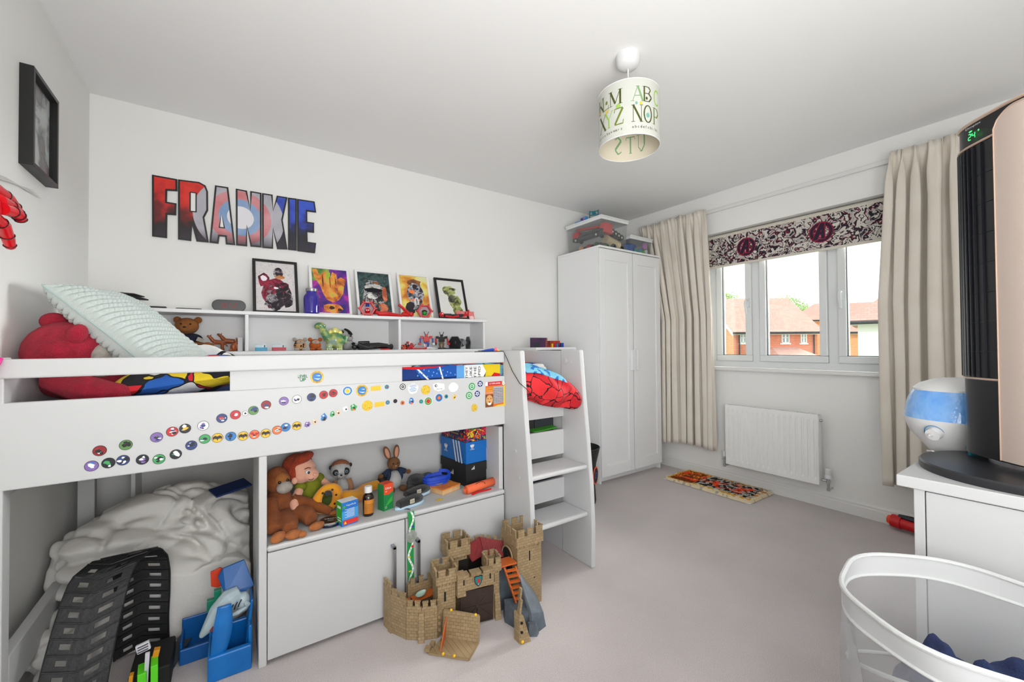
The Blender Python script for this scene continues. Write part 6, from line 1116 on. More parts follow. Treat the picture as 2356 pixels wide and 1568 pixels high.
def sticker(kind, c, cols, lb, seed, par=None, y=ybase):
    r = random.Random(seed); mb = MB(); O = (c[0], y, c[1]); X = Vector((1,0,0)); Y = Vector((0,0,1)); R = .0155
    cs = [pal[i] for i in cols]+[OUTL, pal[3]]; nB, nW = len(cols), len(cols)+1
    disc = lambda rr, k=28: [(rr*math.cos(2*PI*i/k), rr*math.sin(2*PI*i/k)) for i in range(k)]
    dn = {3:.0085,6:.0235,10:.021,13:.016,2:.0185,12:.017,8:.013}.get(kind, R)
    if seed in (14, 15): dn = R
    if kind in (0,1,2,3,6,8,10,12,13): mb.prism(disc(dn), .0008, Mw(y-.0008)@Matrix.Translation((0,0,0)) if False else Matrix(((1,0,0,c[0]),(0,0,1,y-.0008),(0,1,0,c[1]),(0,0,0,1))), {0:nB,1:nB,2:nW,3:nB,6:0,8:nB,10:0,12:0,13:nW}[kind])
    F = lambda sh, d=.0010: flat(mb, (c[0], y-d, c[1]), X, Y, sh, .0001, .00012)
    if kind == 0:
        S = [(0, disc(R*.93))]
        for i in range(7):
            a = r.uniform(0, 2*PI); q = r.uniform(0, .6)*R; w = r.uniform(.25,.6)*R; S.append((r.choice([1,2,1,nB,nW]) if i else 1, [(x*1.0, z) for x, z in poly(q*math.cos(a), q*math.sin(a), w, w*r.uniform(.3,.9), 7, seed*7+i, .5)]))
        S = [(m, [(min(R*.93*abs(math.cos(t)), abs(x))*(1 if x > 0 else -1) if 0 else x*min(1, R*.92/max(1e-6, math.hypot(x,z))), z*min(1, R*.92/max(1e-6, math.hypot(x,z)))) for x, z in P for t in (0,)]) for m, P in S]; F(S)
    elif kind == 1:
        w = R*.92; B = [(0,.45),(.07,.30),(.12,.5),(.2,.35),(.3,.55),(.5,.62),(.42,.45),(.62,.5),(.88,.2),(.9,-.05),(.7,-.55),(.62,-.2),(.45,-.12),(.35,-.4),(.2,-.15),(.0,-.72)]
        P = [(x*w, z*w*.95) for x, z in B]; F([(0, disc(R*.92)), (nB, P+[(-x, z) for x, z in reversed(P[1:-1])])])
    elif kind == 2:
        sp_ = [((.78 if i % 2 else .5)*dn*.9*math.cos(i*PI/12), (.78 if i % 2 else .5)*dn*.9*math.sin(i*PI/12)) for i in range(24)]; F([(0, disc(dn*.93)), (nW if seed == 35 else 1, sp_), (2, disc(dn*.42))])
    elif kind == 3: F([(0, disc(dn*.9)), (1, poly(0,0,dn*.5,dn*.5,7,seed))])
    elif kind in (4, 5):
        w = .0115 if kind == 4 else .015; P = poly(0,0,w,w*1.2,14,seed,.45); mb.prism(P, .0008, Matrix(((1,0,0,c[0]),(0,0,1,y-.0008),(0,1,0,c[1]),(0,0,0,1))), 0)
        F([(nB, poly(w*.2,-w*.2,w*.35,w*.4,7,seed+3)), (nW, poly(-w*.15,w*.4,w*.3,w*.25,7,seed+5))]+([(1, poly(0,-w*.6,w*.5,w*.35,7,seed+9))] if kind == 5 else []))
    elif kind == 6:
        F([(nB, disc(dn*.72)), (1, disc(dn*.70)), (nW, [(-.012,-.004),(.003,-.010),(.013,-.006),(.002,-.006)]), (nW, [(-.004,.006),(.008,.003),(.011,.006)])])
        for s_, a0_, st in (('SURREY POLICE', 2.75, -.205), ('TO PROTECT', 4.0, .165)):
            for i, ch in enumerate(s_):
                a = a0_+st*i; t_ = a-PI/2 if st < 0 else a+PI/2; rr = dn*.85; U = Vector((math.cos(t_),0,math.sin(t_))); V_ = Vector((-math.sin(t_),0,math.cos(t_)))
                if ch != ' ': text(mb, ch, (c[0]+rr*math.cos(a), y-.0016, c[1]+rr*math.sin(a)), U, V_, .0042, nB, center=True)
    elif kind == 7: mb.prism([(-.0195,-.0095),(.0195,-.0085),(.0195,.0105),(-.0195,.0095)], .0012, Matrix(((1,0,0,c[0]),(0,0,1,y-.0012),(0,1,0,c[1]),(0,0,0,1))), 0)
    elif kind == 8: F([(nW, disc(dn*.75)), (nB, disc(dn*.5)), (nW, disc(dn*.18))])
    elif kind == 9:
        mb.prism(poly(0,0,.026,.024,14,seed,.18), .0006, Matrix(((1,0,0,c[0]),(0,0,1,y-.0006),(0,1,0,c[1]),(0,0,0,1))), nW)
        for i in range(7): w = r.uniform(.010,.018); F([(1 if cols[1] != 3 else nW, [(-w,.014-.0045*i),(w,.014-.0045*i),(w,.0158-.0045*i),(-w,.0158-.0045*i)])])
        if cols[1] == 3: F([(nB, [(-.02,.0),(.02,.002),(.02,.0022),(-.02,.0003)])])
    elif kind == 10: pass
    elif kind == 11:
        mb.prism([(-.026,.014),(-.004,.018),(.028,.012),(.030,-.012),(.0,-.020),(-.022,-.010)], .0006, Matrix(((1,0,0,c[0]),(0,0,1,y-.0006),(0,1,0,c[1]),(0,0,0,1))), 0)
        F([(nB, [(-.012+x, .006+z) for x, z in disc(.006)]), (nW, [(-.011+x, .006+z) for x, z in disc(.003)])]); text(mb, 'VISITOR', (c[0]+.003, y-.0008, c[1]-.009), X, Y, .005, nB, center=True, wid=.030)
    elif kind == 12:
        F([(1, disc(dn*.66)), (0, disc(dn*.5)), (1, disc(dn*.12))]); text(mb, 'I GAVE', (c[0], y-.0014, c[1]+.002), X, Y, .0042, 1, center=True, wid=.013)
    elif kind == 13:
        st_ = [((1 if i % 2 else .42)*dn*.82*math.cos(i*PI/5+PI/10), (1 if i % 2 else .42)*dn*.82*math.sin(i*PI/5+PI/10)) for i in range(10)]; F([(0, disc(dn*.94)), (1, st_), (0, disc(dn*.22))])
    elif kind == 14: mb.prism([(.015*math.cos(a*PI/9), .018*math.sin(a*PI/9)) for a in range(18)], .003, Matrix(((1,0,0,c[0]),(0,0,1,y-.003),(0,1,0,c[1]),(0,0,0,1))), 0)
    ms = [GOLD] if kind in (10, 14) else cs
    return obj('sticker', mb, ms if len(ms) > 1 else [GOLD]*1, par or panel, world=True, label=lb+' sticker')
for i, (k, c, cols, lb) in enumerate(UP): sticker(k, c, cols, lb, i)
sticker(6, (.853,1.0055), [6,7], 'gold rimmed blue round', 90, guard, YF+.0118)
m_ = MB(); text(m_, 'LEVEL', (.803, YF+.0112, 1.012), (1,0,0), (0,0,1), .010, 1, center=True, wid=.030); text(m_, 'UP', (.803, YF+.0112, .999), (1,0,0), (0,0,1), .011, 1, center=True, wid=.018); text(m_, 'LEVEL', (.8045, YF+.0116, 1.0105), (1,0,0), (0,0,1), .011, 0, center=True, wid=.033); text(m_, 'UP', (.8045, YF+.0116, .9975), (1,0,0), (0,0,1), .012, 0, center=True, wid=.020)
obj('sticker', m_, [pal[0], pal[8]], guard, world=True, label='green block letters LEVEL UP sticker')
SCR = [mat('card_orange', (214,110,40), .5), mat('card_red', (200,30,44), .5), mat('card_grey', (176,178,186), .35, .3), mat('card_yellow', (232,196,50), .5), mat('card_white', (238,238,236), .5), mat('card_brown', (120,66,30), .5), mat('card_tan', (214,160,100), .5), OUTL]
m_ = MB(); O = (1.586, ybase, .826); flat(m_, O, (.113,0,0), (0,0,.122), [(0,[(0,0),(.98,.02),(1,.98),(.02,.99)]),(5,[(0,0),(.4,.01),(.4,.5),(0,.5)]),(2,[(.40,.12),(.92,.14),(.92,.80),(.40,.80)]),(3,[(.92,.05),(1,.05),(1,.82),(.92,.82)]),(1,[(.14,.84),(.82,.85),(.82,1),(.14,.99)]),(4,[(0,.84),(.12,.84),(.12,.99),(.02,.99)]),(4,'o',.92,.91,.075,.075),(6,'o',.20,.28,.17,.20),(5,'o',.13,.34,.03,.02),(5,'o',.27,.34,.03,.02),(4,'o',.20,.14,.08,.06),(7,'o',.20,.20,.04,.025),(3,[(.4,0),(1,.01),(1,.08),(.6,.06)])], .0008, .00015)
for i in range(5):
    for j in range(9): m_.box((1.586+.113*(.45+.1*i), ybase-.0032, .826+.122*(.18+.066*j)), (.008,.0003,.0016), 7 if (i+j) % 4 else 1)
text(m_, '£100,000', (1.586+.113*.47, ybase-.0028, .826+.122*.92), (1,0,0), (0,0,1), .0085, 4, center=True, wid=.062); text(m_, '£2', (1.586+.113*.92, ybase-.0030, .826+.122*.91), (1,0,0), (0,0,1), .007, 7, center=True)
text(m_, "LION'S", (1.586+.113*.20, ybase-.0028, .826+.122*.74), (1,0,0), (0,0,1), .010, 3, center=True, wid=.038); text(m_, 'SHARE', (1.586+.113*.20, ybase-.0028, .826+.122*.64), (1,0,0), (0,0,1), .009, 3, center=True, wid=.036); text(m_, 'DOUBLER', (1.586+.113*.20, ybase-.0028, .826+.122*.565), (1,0,0), (0,0,1), .005, 4, center=True, wid=.036)
obj('scratch_card', m_, SCR, panel, world=True, label='orange and silver scratch card with a lion face')
# ---------------- left wall ----------------
sf = thing('shadow_box_frame', 'deep black box frame with smoky grey print hanging on the left wall', 'picture', (0,-.713,1.905)); BX, Y0, Y1, Zb, Zt = .034, -.837, -.588, 1.736, 2.074
mb = MB().bb(0,BX,Y0,Y0+.014,Zb,Zt).bb(0,BX,Y1-.014,Y1,Zb,Zt).bb(0,BX,Y0+.014,Y1-.014,Zb,Zb+.014).bb(0,BX,Y0+.014,Y1-.014,Zt-.014,Zt); obj('frame', mb, BF, sf, world=True, bev=.001)
SMK = ramp_mat('smoky_print', 'noise', 9, [(.3,(226,224,222)),(.48,(206,204,202)),(.56,(120,116,118)),(.64,(150,140,142)),(.74,(120,60,68))], .5, .15, detail=7)
obj('print', MB().bb(.010,.012,Y0+.014,Y1-.014,Zb+.014,Zt-.014), SMK, sf, world=True); obj('glass_front', MB().bb(.020,.0215,Y0+.014,Y1-.014,Zb+.014,Zt-.014), GLASS, sf, world=True)
ht = thing('toy_hand', 'red plastic toy hand with black lines reaching from the left wall', 'toy', (0,-1.2,1.46)); HR = mat('hand_red', (214,16,30), .28, coat=.3)
blob('palm', ht, HR, [((.055,-1.235,1.49),(.026,.055,.048)),([(.02,-1.38,1.47),(.05,-1.28,1.485)],[.042,.042])], .0045, world=True)
FN = [[(.055,-1.20,1.552),(.060,-1.12,1.545),(.061,-1.065,1.528),(.060,-1.036,1.515)],[(.068,-1.20,1.518),(.074,-1.13,1.517),(.075,-1.098,1.506),(.074,-1.085,1.499)],[(.075,-1.20,1.495),(.085,-1.155,1.50),(.088,-1.135,1.492),(.088,-1.125,1.485)],[(.055,-1.20,1.475),(.060,-1.145,1.462),(.058,-1.105,1.432),(.056,-1.083,1.413)],[(.05,-1.21,1.46),(.05,-1.19,1.45),(.05,-1.18,1.445)]]
for P in FN:
    f_ = obj('finger', MB().tube(P+[tuple(Vector(P[-1])+(Vector(P[-1])-Vector(P[-2]))*.22)], [.016,.0155,.014,.011,.005][:len(P)]+[.004], 12), HR, ht, world=True, smooth=True)
    for i in range(1, len(P)):
        a, b = Vector(P[i-1]), Vector(P[i]); q = a.lerp(b, .75); d_ = (b-a).normalized(); u_ = d_.orthogonal().normalized(); v_ = d_.cross(u_); rr = [.0157,.0150,.0125][min(i-1,2)]
        obj('black_line', MB().tube([q+u_*rr*math.cos(t*PI/8)+v_*rr*math.sin(t*PI/8) for t in range(17)], .0016, 5), BLK, f_, world=True)
wp = thing('web_strand', 'thin pale plastic strands fixed to the left wall above the red toy hand', 'wall decoration', (.003,-.9,1.64)); 
for k in range(4): obj('strand', MB().tube([(.005+.001*k,-1.15,1.600+.006*k),(.006,-.95,1.640+.003*k),(.004,-.712+.02*k,1.683-.003*k)], [.0025,.0022,.0008], 6), mat('frosted_strand', (214,210,210), .4), wp, world=True, smooth=True)
pk = thing('pink_cloth', 'hot pink shiny cloth hanging over the wall end of the guard rail', 'cloth', (.05,-1.2,1.0)); obj('cloth', MB().grid(10, 14, lambda u, v: (.018+u*(.062-.045*v), -1.196-.006*math.sin(u*7+v*2)-.004, 1.104-.135*v-.01*u*u)), ramp_mat('pink_sheen', 'noise', 4, [(.3,(228,10,130)),(.7,(236,40,150))], .35), pk, world=True, smooth=True, sol=.003)
# ---------------- under the bed ----------------
hp = thing('spare_duvet', 'crumpled white duvet heaped on the carpet under the cabin bed', 'duvet', (.36,-.6,0)); DW = mat('soft_white_cotton', (226,224,220), .9, bump=(26,.35), sheen=.1)
mb = MB()
def lump(c, r, rot, seed, amp=.06, nu=96, nv=60):
    q = MB().ell((0,0,0), (1,1,1), 0, (0,0,0), nu, nv); Mx = Matrix.Translation(c) @ rotm(rot); V = []
    for v in q.v:
        v = Vector(v); s = Vector((v.x*r[0]*7, v.y*r[1]*7, v.z*r[2]*12))+Vector((seed,seed*2,0)); w_ = noise.noise(s*.5)*1.5
        n1 = noise.noise(Vector((s.x*.55+w_, s.y*.7, s.z*.55))); n2 = noise.noise(Vector((s.x*1.0+w_*.6, s.y*1.1+5, s.z*1.1-w_))); n3 = noise.noise(s*.35+Vector((9,3,seed)))
        k = 1+amp/max(r)*(1.3*n3+.45-1.1*math.exp(-(n1/.10)**2)-.6*math.exp(-(n2/.09)**2)); V.append(Mx @ Vector((v.x*r[0]*k, v.y*r[1]*k, v.z*r[2]*k)))
    mb.add([(max(.02,min(.655,p.x)), max(-.835 if p.x > .2 else -.93,min(-.05,p.y)), max(.003,p.z)) for p in V], q.f)
lump((.33,-.50,.30),(.27,.22,.19),(0,-.25,0),1); lump((.52,-.50,.27),(.22,.24,.17),(0,.35,.3),4); lump((.20,-.58,.23),(.17,.20,.16),(0,0,0),7)
lump((.44,-.68,.19),(.27,.20,.13),(.2,.1,.1),9,.045); lump((.36,-.76,.10),(.26,.17,.13),(0,0,.2),12,.04); lump((.56,-.76,.13),(.13,.20,.14),(0,0,0),15,.04); lump((.13,-.80,.10),(.10,.14,.11),(0,0,0),17,.03)
obj('duvet_heap', mb, DW, hp, world=True, rem=.006)
fb = single('flat_board', MB().box((.585,-.62,.490),(.14,.10,.008),rot=(.1,-.12,.3)), mat('navy_board', (18,44,100), .5), 'navy blue flat board lying on top of the crumpled duvet', 'board', bev=.002)
TR = mat('black_rubber_track', (30,31,33), .5, bump=(60,.25)); tk = thing('toy_track', 'black ribbed toy vehicle track standing in a tall loop under the bed', 'toy track', (.25,-1.0,0))
loop = [(-1.160,.0),(-1.148,.06),(-1.128,.13),(-1.10,.20),(-1.067,.27),(-1.028,.335),(-.985,.388),(-.935,.404),(-.900,.390),(-.870,.345),(-.858,.28),(-.856,.20),(-.858,.12),(-.855,.06),(-.85,.0)]
# resample
Ls = [0]
for a, b in zip(loop, loop[1:]): Ls.append(Ls[-1]+math.hypot(b[0]-a[0], b[1]-a[1]))
def lp_(s):
    s = max(0, min(Ls[-1], s))
    for i in range(len(Ls)-1):
        if s <= Ls[i+1]+1e-9: t = (s-Ls[i])/(Ls[i+1]-Ls[i]); a, b = loop[i], loop[i+1]; return (a[0]+(b[0]-a[0])*t, a[1]+(b[1]-a[1])*t)
    return loop[-1]
def tp(u, s, off=0):
    s2 = s+.05*abs(u-.5); y, z = lp_(s2); y2, z2 = lp_(s2+.01); y1, z1 = lp_(s2-.01); d_ = Vector((y2-y1, z2-z1)).normalized(); n_ = Vector((-d_.y, d_.x)); n_ = n_ if n_.dot(Vector((y+1.0, z-.2))) > 0 else -n_
    x = .150+.150*u+(.22*(y+1.0) if y < -1 else .62*(y+1.0))+.01*(z/.4); return (x, y+n_.x*off, z+n_.y*off)
NS = 22; Lt = Ls[-1]; st_ = (Lt-.03)/NS
us = [0,.16,.33,.45,.50,.62,.84,1]
for k in range(NS):
    m1 = MB(); vs = [.04,.34,.70,.96]
    for iu in range(7):
        for iv in range(3):
            if iv == 1 and iu in (1, 5): continue
            s0, s1 = st_*(k+vs[iv]), st_*(k+vs[iv+1]); P = [tp(us[iu],s0,.003),tp(us[iu+1],s0,.003),tp(us[iu+1],s1,.003),tp(us[iu],s1,.003)]; Q = [tp(us[iu],s0,-.002),tp(us[iu+1],s0,-.002),tp(us[iu+1],s1,-.002),tp(us[iu],s1,-.002)]
            m1.add(P+Q, [(0,1,2,3),(7,6,5,4),(0,4,5,1),(1,5,6,2),(2,6,7,3),(3,7,4,0)])
    obj('track_plate', m1, TR, tk, world=True)
mb = MB()
for k in range(NS+1):
    mb.tube([tp(u, st_*k, .005) for u in (0,.25,.5,.75,1)], .0022, 5)
obj('tread_ridges', mb, TR, tk, world=True)['kind'] = 'stuff'
for u in (0, 1): obj('track_edge', MB().tube([tp(u, st_*k/2) for k in range(2*NS+1)], .0035, 6), TR, tk, world=True, smooth=True)
tl = thing('toy_launcher', 'lime green and orange toy launcher with a pale grey lever on a black base', 'toy', (.33,-1.1,0)); obj('base_block', MB().bb(.315,.42,-1.10,-.93,0,.075), BLKM, tl, world=True, bev=.006)
obj('base_rail', MB().bb(.318,.325,-1.16,-1.10,0,.06), BLKM, tl, world=True, bev=.002); GL_ = mat('lime_plastic', (90,214,30), .4)
obj('green_body', MB().box((.352,-1.12,.06),(.022,.06,.085),rot=(0,0,.1)).box((.382,-1.125,.068),(.018,.06,.10),rot=(0,0,.1)), GL_, tl, world=True, bev=.002)
obj('orange_clip', MB().box((.384,-1.10,.128),(.016,.02,.022),rot=(0,.2,0)), mat('amber_plastic', (226,150,30), .4), tl, world=True, bev=.001); obj('orange_clip', MB().box((.325,-1.115,.078),(.010,.02,.03),rot=(0,.1,0)), mat('amber_plastic', (226,150,30), .4), tl, world=True, bev=.001)
obj('lever', MB().box((.364,-1.135,.095),(.011,.008,.12),rot=(0,.04,0)), mat('pale_grey_plastic', (206,206,214), .4), tl, world=True, bev=.001)
mb = MB().box((.354,-1.12,.168),(.034,.012,.028),rot=(0,-.2,0)); obj('lever_head', mb, mat('pale_grey_plastic', (206,206,214), .4), tl, world=True, bev=.003)
m_ = MB(); 
for i in range(3): m_.box((.354,-1.127,.160+.008*i),(.026,.003,.002),rot=(0,-.2,0))
obj('vent_slots', m_, CHA, tl, world=True)
bp = thing('toy_water_playset', 'bright blue plastic playset base with tall arch and side ramp under the bed', 'toy', (.59,-1.07,0)); BP = mat('bright_blue_plastic', (14,116,196), .3, var=(12,(8,96,172)))
mb = MB().bb(.520,.645,-1.165,-1.145,0,.085).bb(.520,.645,-1.03,-1.01,0,.11).bb(.520,.530,-1.145,-1.03,0,.085).bb(.635,.647,-1.145,-1.03,0,.14).bb(.530,.635,-1.145,-1.03,0,.02); obj('tray', mb, BP, bp, world=True, bev=.005)
obj('arch', MB().grid(24, 3, lambda u, v: (.548+(.030+.012*math.sin(PI*u))*(v-.5)*1.3+.018*math.sin(PI*u*.5), -1.15+.015*u-.018*math.sin(PI*u*.6), .075+.165*u)), BP, bp, world=True, sol=.008, smooth=True)
obj('side_wall', MB().box((.640,-1.06,.13),(.010,.10,.16),rot=(0,.10,0)), BP, bp, world=True, bev=.004); obj('fin', hull([(.565,-1.06,.235),(.605,-1.06,.215),(.655,-1.05,.235),(.625,-1.02,.325),(.56,-1.02,.312),(.545,-1.02,.285),(.57,-1.066,.235),(.61,-1.066,.215),(.657,-1.056,.235),(.627,-1.026,.325),(.562,-1.026,.312),(.547,-1.026,.285)]), mat('deep_blue_plastic', (10,88,160), .35), bp, world=True, bev=.002)
b2_ = thing('toy_ramp', 'second blue plastic ramp section lying left of the shark toy', 'toy', (.48,-.98,0)); mb = MB().bb(.435,.525,-1.01,-1.0,0,.055).bb(.435,.443,-1.0,-.90,0,.075).bb(.443,.525,-1.0,-.90,0,.012).bb(.435,.525,-.905,-.897,0,.11); obj('ramp_body', mb, mat('deep_blue_plastic', (10,88,160), .35), b2_, world=True, bev=.004)
sk = thing('toy_shark', 'pale grey plastic shark toy resting nose down on the blue playset', 'toy', (.57,-1.10,.1)); SKM = mat('shark_grey_plastic', (176,194,202), .35)
blob('body', sk, SKM, [([(.498,-1.085,.122),(.520,-1.09,.150),(.550,-1.085,.19),(.585,-1.08,.225),(.612,-1.075,.235)],[.008,.020,.034,.036,.024]),((.622,-1.085,.200),(.022,.024,.036))], .004, world=True)
obj('side_fin', MB().tube([(.578,-1.118,.178),(.605,-1.122,.186),(.632,-1.112,.192)], [.003,.008,.004], 8), SKM, sk, world=True, smooth=True); obj('nozzle', MB().cyl((.628,-1.105,.205),(.636,-1.118,.200),.008), SKM, sk, world=True, smooth=True)
for i in range(3): obj('gill', MB().tube([(.582+.012*i,-1.1175+.003*i,.192+.004*i),(.586+.012*i,-1.119+.003*i,.205+.004*i),(.592+.012*i,-1.116+.003*i,.216+.003*i)], .0018, 5), BLK, sk, world=True)
obj('eye', MB().ell((.577,-1.117,.158),(.006,.003,.006)), BLK, sk, world=True, smooth=True); obj('mouth', MB().box((.534,-1.112,.150),(.014,.003,.014),rot=(0,.6,0)), mat('dull_red', (150,60,60), .3), sk, world=True)
of = single('toy_paddle', hull([(.525,-1.0,.245),(.572,-1.0,.24),(.575,-1.0,.285),(.553,-1.0,.305),(.523,-1.0,.297),(.545,-1.0,.235),(.525,-.99,.245),(.572,-.99,.24),(.575,-.99,.285),(.553,-.99,.305),(.523,-.99,.297),(.545,-.99,.235)]), mat('vermilion_plastic', (200,56,20), .35), 'orange red plastic paddle sticking up behind the blue fin', 'toy', bev=.002)
obj_g = thing('toy_bricks', 'small stack of green toy bricks behind the grey shark toy', 'toy', (.53,-1.0,.0)); 
for p, s in (((.545,-1.0,.215),(.022,.022,.03)),((.528,-1.0,.18),(.03,.022,.04)),((.560,-.995,.08),(.026,.022,.16))): obj('brick', MB().box(p, s), mat('emerald_plastic', (30,140,110), .35), obj_g, world=True, bev=.001)
gp = single('plank', MB().box((.418,-.965,.02),(.045,.20,.006),rot=(.15,0,-.35)), mat('slate_plank', (64,74,80), .6), 'dark grey flat plank leaning at the edge of the duvet heap', 'plank', bev=.001)
# ---------------- things seen through the ladder ----------------
fd = single('folder', MB().box((2.01,-1.10,.655),(.13,.008,.18)), mat('charcoal_card', (44,48,54), .6), 'charcoal folder standing behind the ladder risers', 'folder', bev=.001)
gb = single('tray', MB().box((1.975,-1.135,.672),(.16,.05,.006),rot=(.1,-.05,0)), mat('leaf_green_plastic', (70,160,50), .4), 'bright green tray edge showing above the middle ladder riser', 'tray', bev=.001)
gt = single('toy_sled', MB().box((1.97,-1.13,.408),(.20,.04,.018),rot=(0,-.08,0)), [CHA], 'dark toy sled lying behind the lowest ladder riser', 'toy', bev=.002)
single('toy_flag', MB().box((2.055,-1.145,.424),(.025,.03,.012)), mat('orange_red_plastic', (214,70,30), .35), 'orange tip beside the dark toy sled', 'toy', bev=.001)
# ---------------- on the cube shelf ----------------
g1 = thing('game_box', 'dark purple game box on the white box shelf', 'box', (2.66,-.25,1.108)); obj('carton', MB().bb(-.085,.060,-.02,.02,0,.078), mat('purple_card', (52,34,70), .5, var=(18,(84,40,84))), g1, bev=.001); m_ = MB(); flat(m_, (-.085,-.02,0), (.145,0,0), (0,0,.078), [(0,'o',.25,.15,.22,.4),(1,[(.85,0),(1,0),(1,1),(.9,1)])], .0005); obj('printed_front', m_, [CHA, mat('dull_red', (150,60,60), .3)], g1)
g2 = thing('toy_display_box', 'small red display box holding tiny block toys on the white box shelf', 'box', (2.80,-.25,1.108)); obj('carton', MB().bb(-.05,.06,-.018,.018,0,.054), mat('ember_card', (196,60,30), .5, var=(30,(60,20,24))), g2, bev=.001)
for x_, c_ in ((-.030,pal[6]),(-.005,pal[1]),(.02,pal[7])): obj('block_toy', MB().box((x_,-.024,.015),(.016,.01,.03)), c_, g2, bev=.001)
single('toy_block', MB().box((2.885,-.26,1.127),(.03,.02,.036)), BLUE, 'small navy block at the right end of the white box shelf', 'toy', bev=.002)
single('toy_cone', MB().lathe([(.02,0),(.012,.03),(.002,.07)], (2.83,-.10,1.108)), pal[3], 'small white cone behind the red display box', 'toy', smooth=True)
# bin
bn_ = thing('waste_bin', 'black fabric waste bin with orange ring emblem between ladder and wardrobe', 'bin', (2.665,-.70,0)); obj('bin_body', MB().lathe([(.0,.004),(.105,.0),(.110,.02),(.104,.12),(.112,.28),(.140,.395),(.137,.397),(.108,.28),(.100,.12),(.10,.01),(0,.008)], n=36), mat('black_nylon', (24,25,27), .55), bn_, smooth=True)
for r_, m2 in ((.062,mat('neon_orange', (240,80,30), .5)),(.052,BLKM),(.022,mat('indigo_print', (70,60,170), .5)),(.014,BLKM)): obj('emblem_ring', MB().lathe([(0,0),(r_,0),(r_,.003),(0,.003)], M=Matrix.Translation((.0,-.104-.002*(.062-r_)*40,.21)) @ rotm((PI/2,0,0)) if False else Matrix.Translation((.055,-.094-.001*(.062-r_)*50,.20)) @ rotm((PI/2,0,.5))), m2, bn_)
# ---------------- storage boxes on the wardrobe ----------------
MILK = clear_mat('frosted_clear_plastic', (240,242,242), .08, .90, .15); LIDM = mat('white_translucent_lid', (226,228,228), .4)
ZW = 1.9355
def tub(name, x0, x1, y0, y1, h, label, tp_=.012):
    ro = thing('storage_box', label, 'storage box', ((x0+x1)/2,(y0+y1)/2,ZW)); t = tp_
    V = [(x0+t,y0+t,ZW+.002),(x1-t,y0+t,ZW+.002),(x1-t,y1-t,ZW+.002),(x0+t,y1-t,ZW+.002),(x0,y0,ZW+h),(x1,y0,ZW+h),(x1,y1,ZW+h),(x0,y1,ZW+h)]
    obj('tub', MB().add(V, [(0,1,5,4),(1,2,6,5),(2,3,7,6),(3,0,4,7),(3,2,1,0)]), MILK, ro, world=True)
    obj('rim', MB().bb(x0-.008,x1+.008,y0-.008,y0,ZW+h-.022,ZW+h).bb(x0-.008,x1+.008,y1,y1+.008,ZW+h-.022,ZW+h).bb(x0-.008,x0,y0,y1,ZW+h-.022,ZW+h).bb(x1,x1+.008,y0,y1,ZW+h-.022,ZW+h), LIDM, ro, world=True, bev=.002)
    obj('lid', MB().bb(x0-.012,x1+.012,y0-.012,y1+.012,ZW+h,ZW+h+.012).bb(x0+.02,x1-.02,y0+.02,y1-.02,ZW+h+.012,ZW+h+.02), LIDM, ro, world=True, bev=.006)
    return ro
tub('b', 3.13, 3.455, -.49, -.07, .262, 'large clear storage box full of toy vehicles on the wardrobe'); tub('s', 3.52, 3.815, -.47, -.17, .155, 'smaller clear storage box of blue and green toys on the wardrobe')
def truck(x, y, z, L_, rz, c, label, cab=RED):
    ro = thing('toy_truck', label, 'toy', (x,y,z), rz=rz); obj('chassis', MB().bb(-L_/2,L_/2,-.03,.03,.015,.045), c, ro, bev=.004); obj('cab', MB().bb(L_/2-.07,L_/2,-.03,.03,.045,.10), cab, ro, bev=.008); obj('load_bed', MB().bb(-L_/2,L_/2-.08,-.03,.03,.05,.07), c, ro, bev=.004)
    obj('ladder_arm', MB().box((0,0,.105),(L_*.8,.03,.018),rot=(0,-.12,0)), cab, ro, bev=.002)
    for a in (-L_/2+.04, L_/2-.05):
        for s in (-1, 1): wv = obj('wheel', MB().cyl((a,s*.028,.02),(a,s*.040,.02),.020), BLK, ro, smooth=True); obj('hub', MB().cyl((a,s*.040,.02),(a,s*.042,.02),.011), WHT, wv, smooth=True) if 0 else obj('hub_cap', MB().cyl((a,s*.040,.02),(a,s*.0415,.02),.010,n=6), WHT, ro)
truck(3.190,-.28,2.045,.34,PI/2-.0,CHA,'dark toy truck with red ladder inside the large clear box'); 
tn = thing('toy_tank', 'black toy with a row of big wheels inside the large clear box', 'toy', (3.36,-.44,2.06))
for i in range(4): obj('wheel', MB().cyl((-.055+.038*i,-.02,.04-.012*i),(-.055+.038*i,.01,.04-.012*i),.026), BLK, tn, smooth=True); obj('hub_cap', MB().cyl((-.055+.038*i,-.021,.04-.012*i),(-.055+.038*i,-.019,.04-.012*i),.009), WHT, tn)
obj('body', MB().box((0,.03,.03),(.14,.03,.05),rot=(0,.25,0)), CHA, tn, bev=.004)
single('toy_crate', MB().box((3.245,-.44,2.12),(.10,.06,.085),rot=(0,.05,.1)), mat('coral_red_plastic', (226,70,72), .4), 'red toy crate pressed against the front of the large clear box', 'toy', bev=.004)
single('toy_column', MB().tube([(3.24,-.43,2.03),(3.38,-.44,1.985)], [.042,.046], 14), mat('sand_plastic', (202,182,146), .6), 'sand coloured toy cylinder lying in the large clear box', 'toy', smooth=True)
rr_ = random.Random(5)
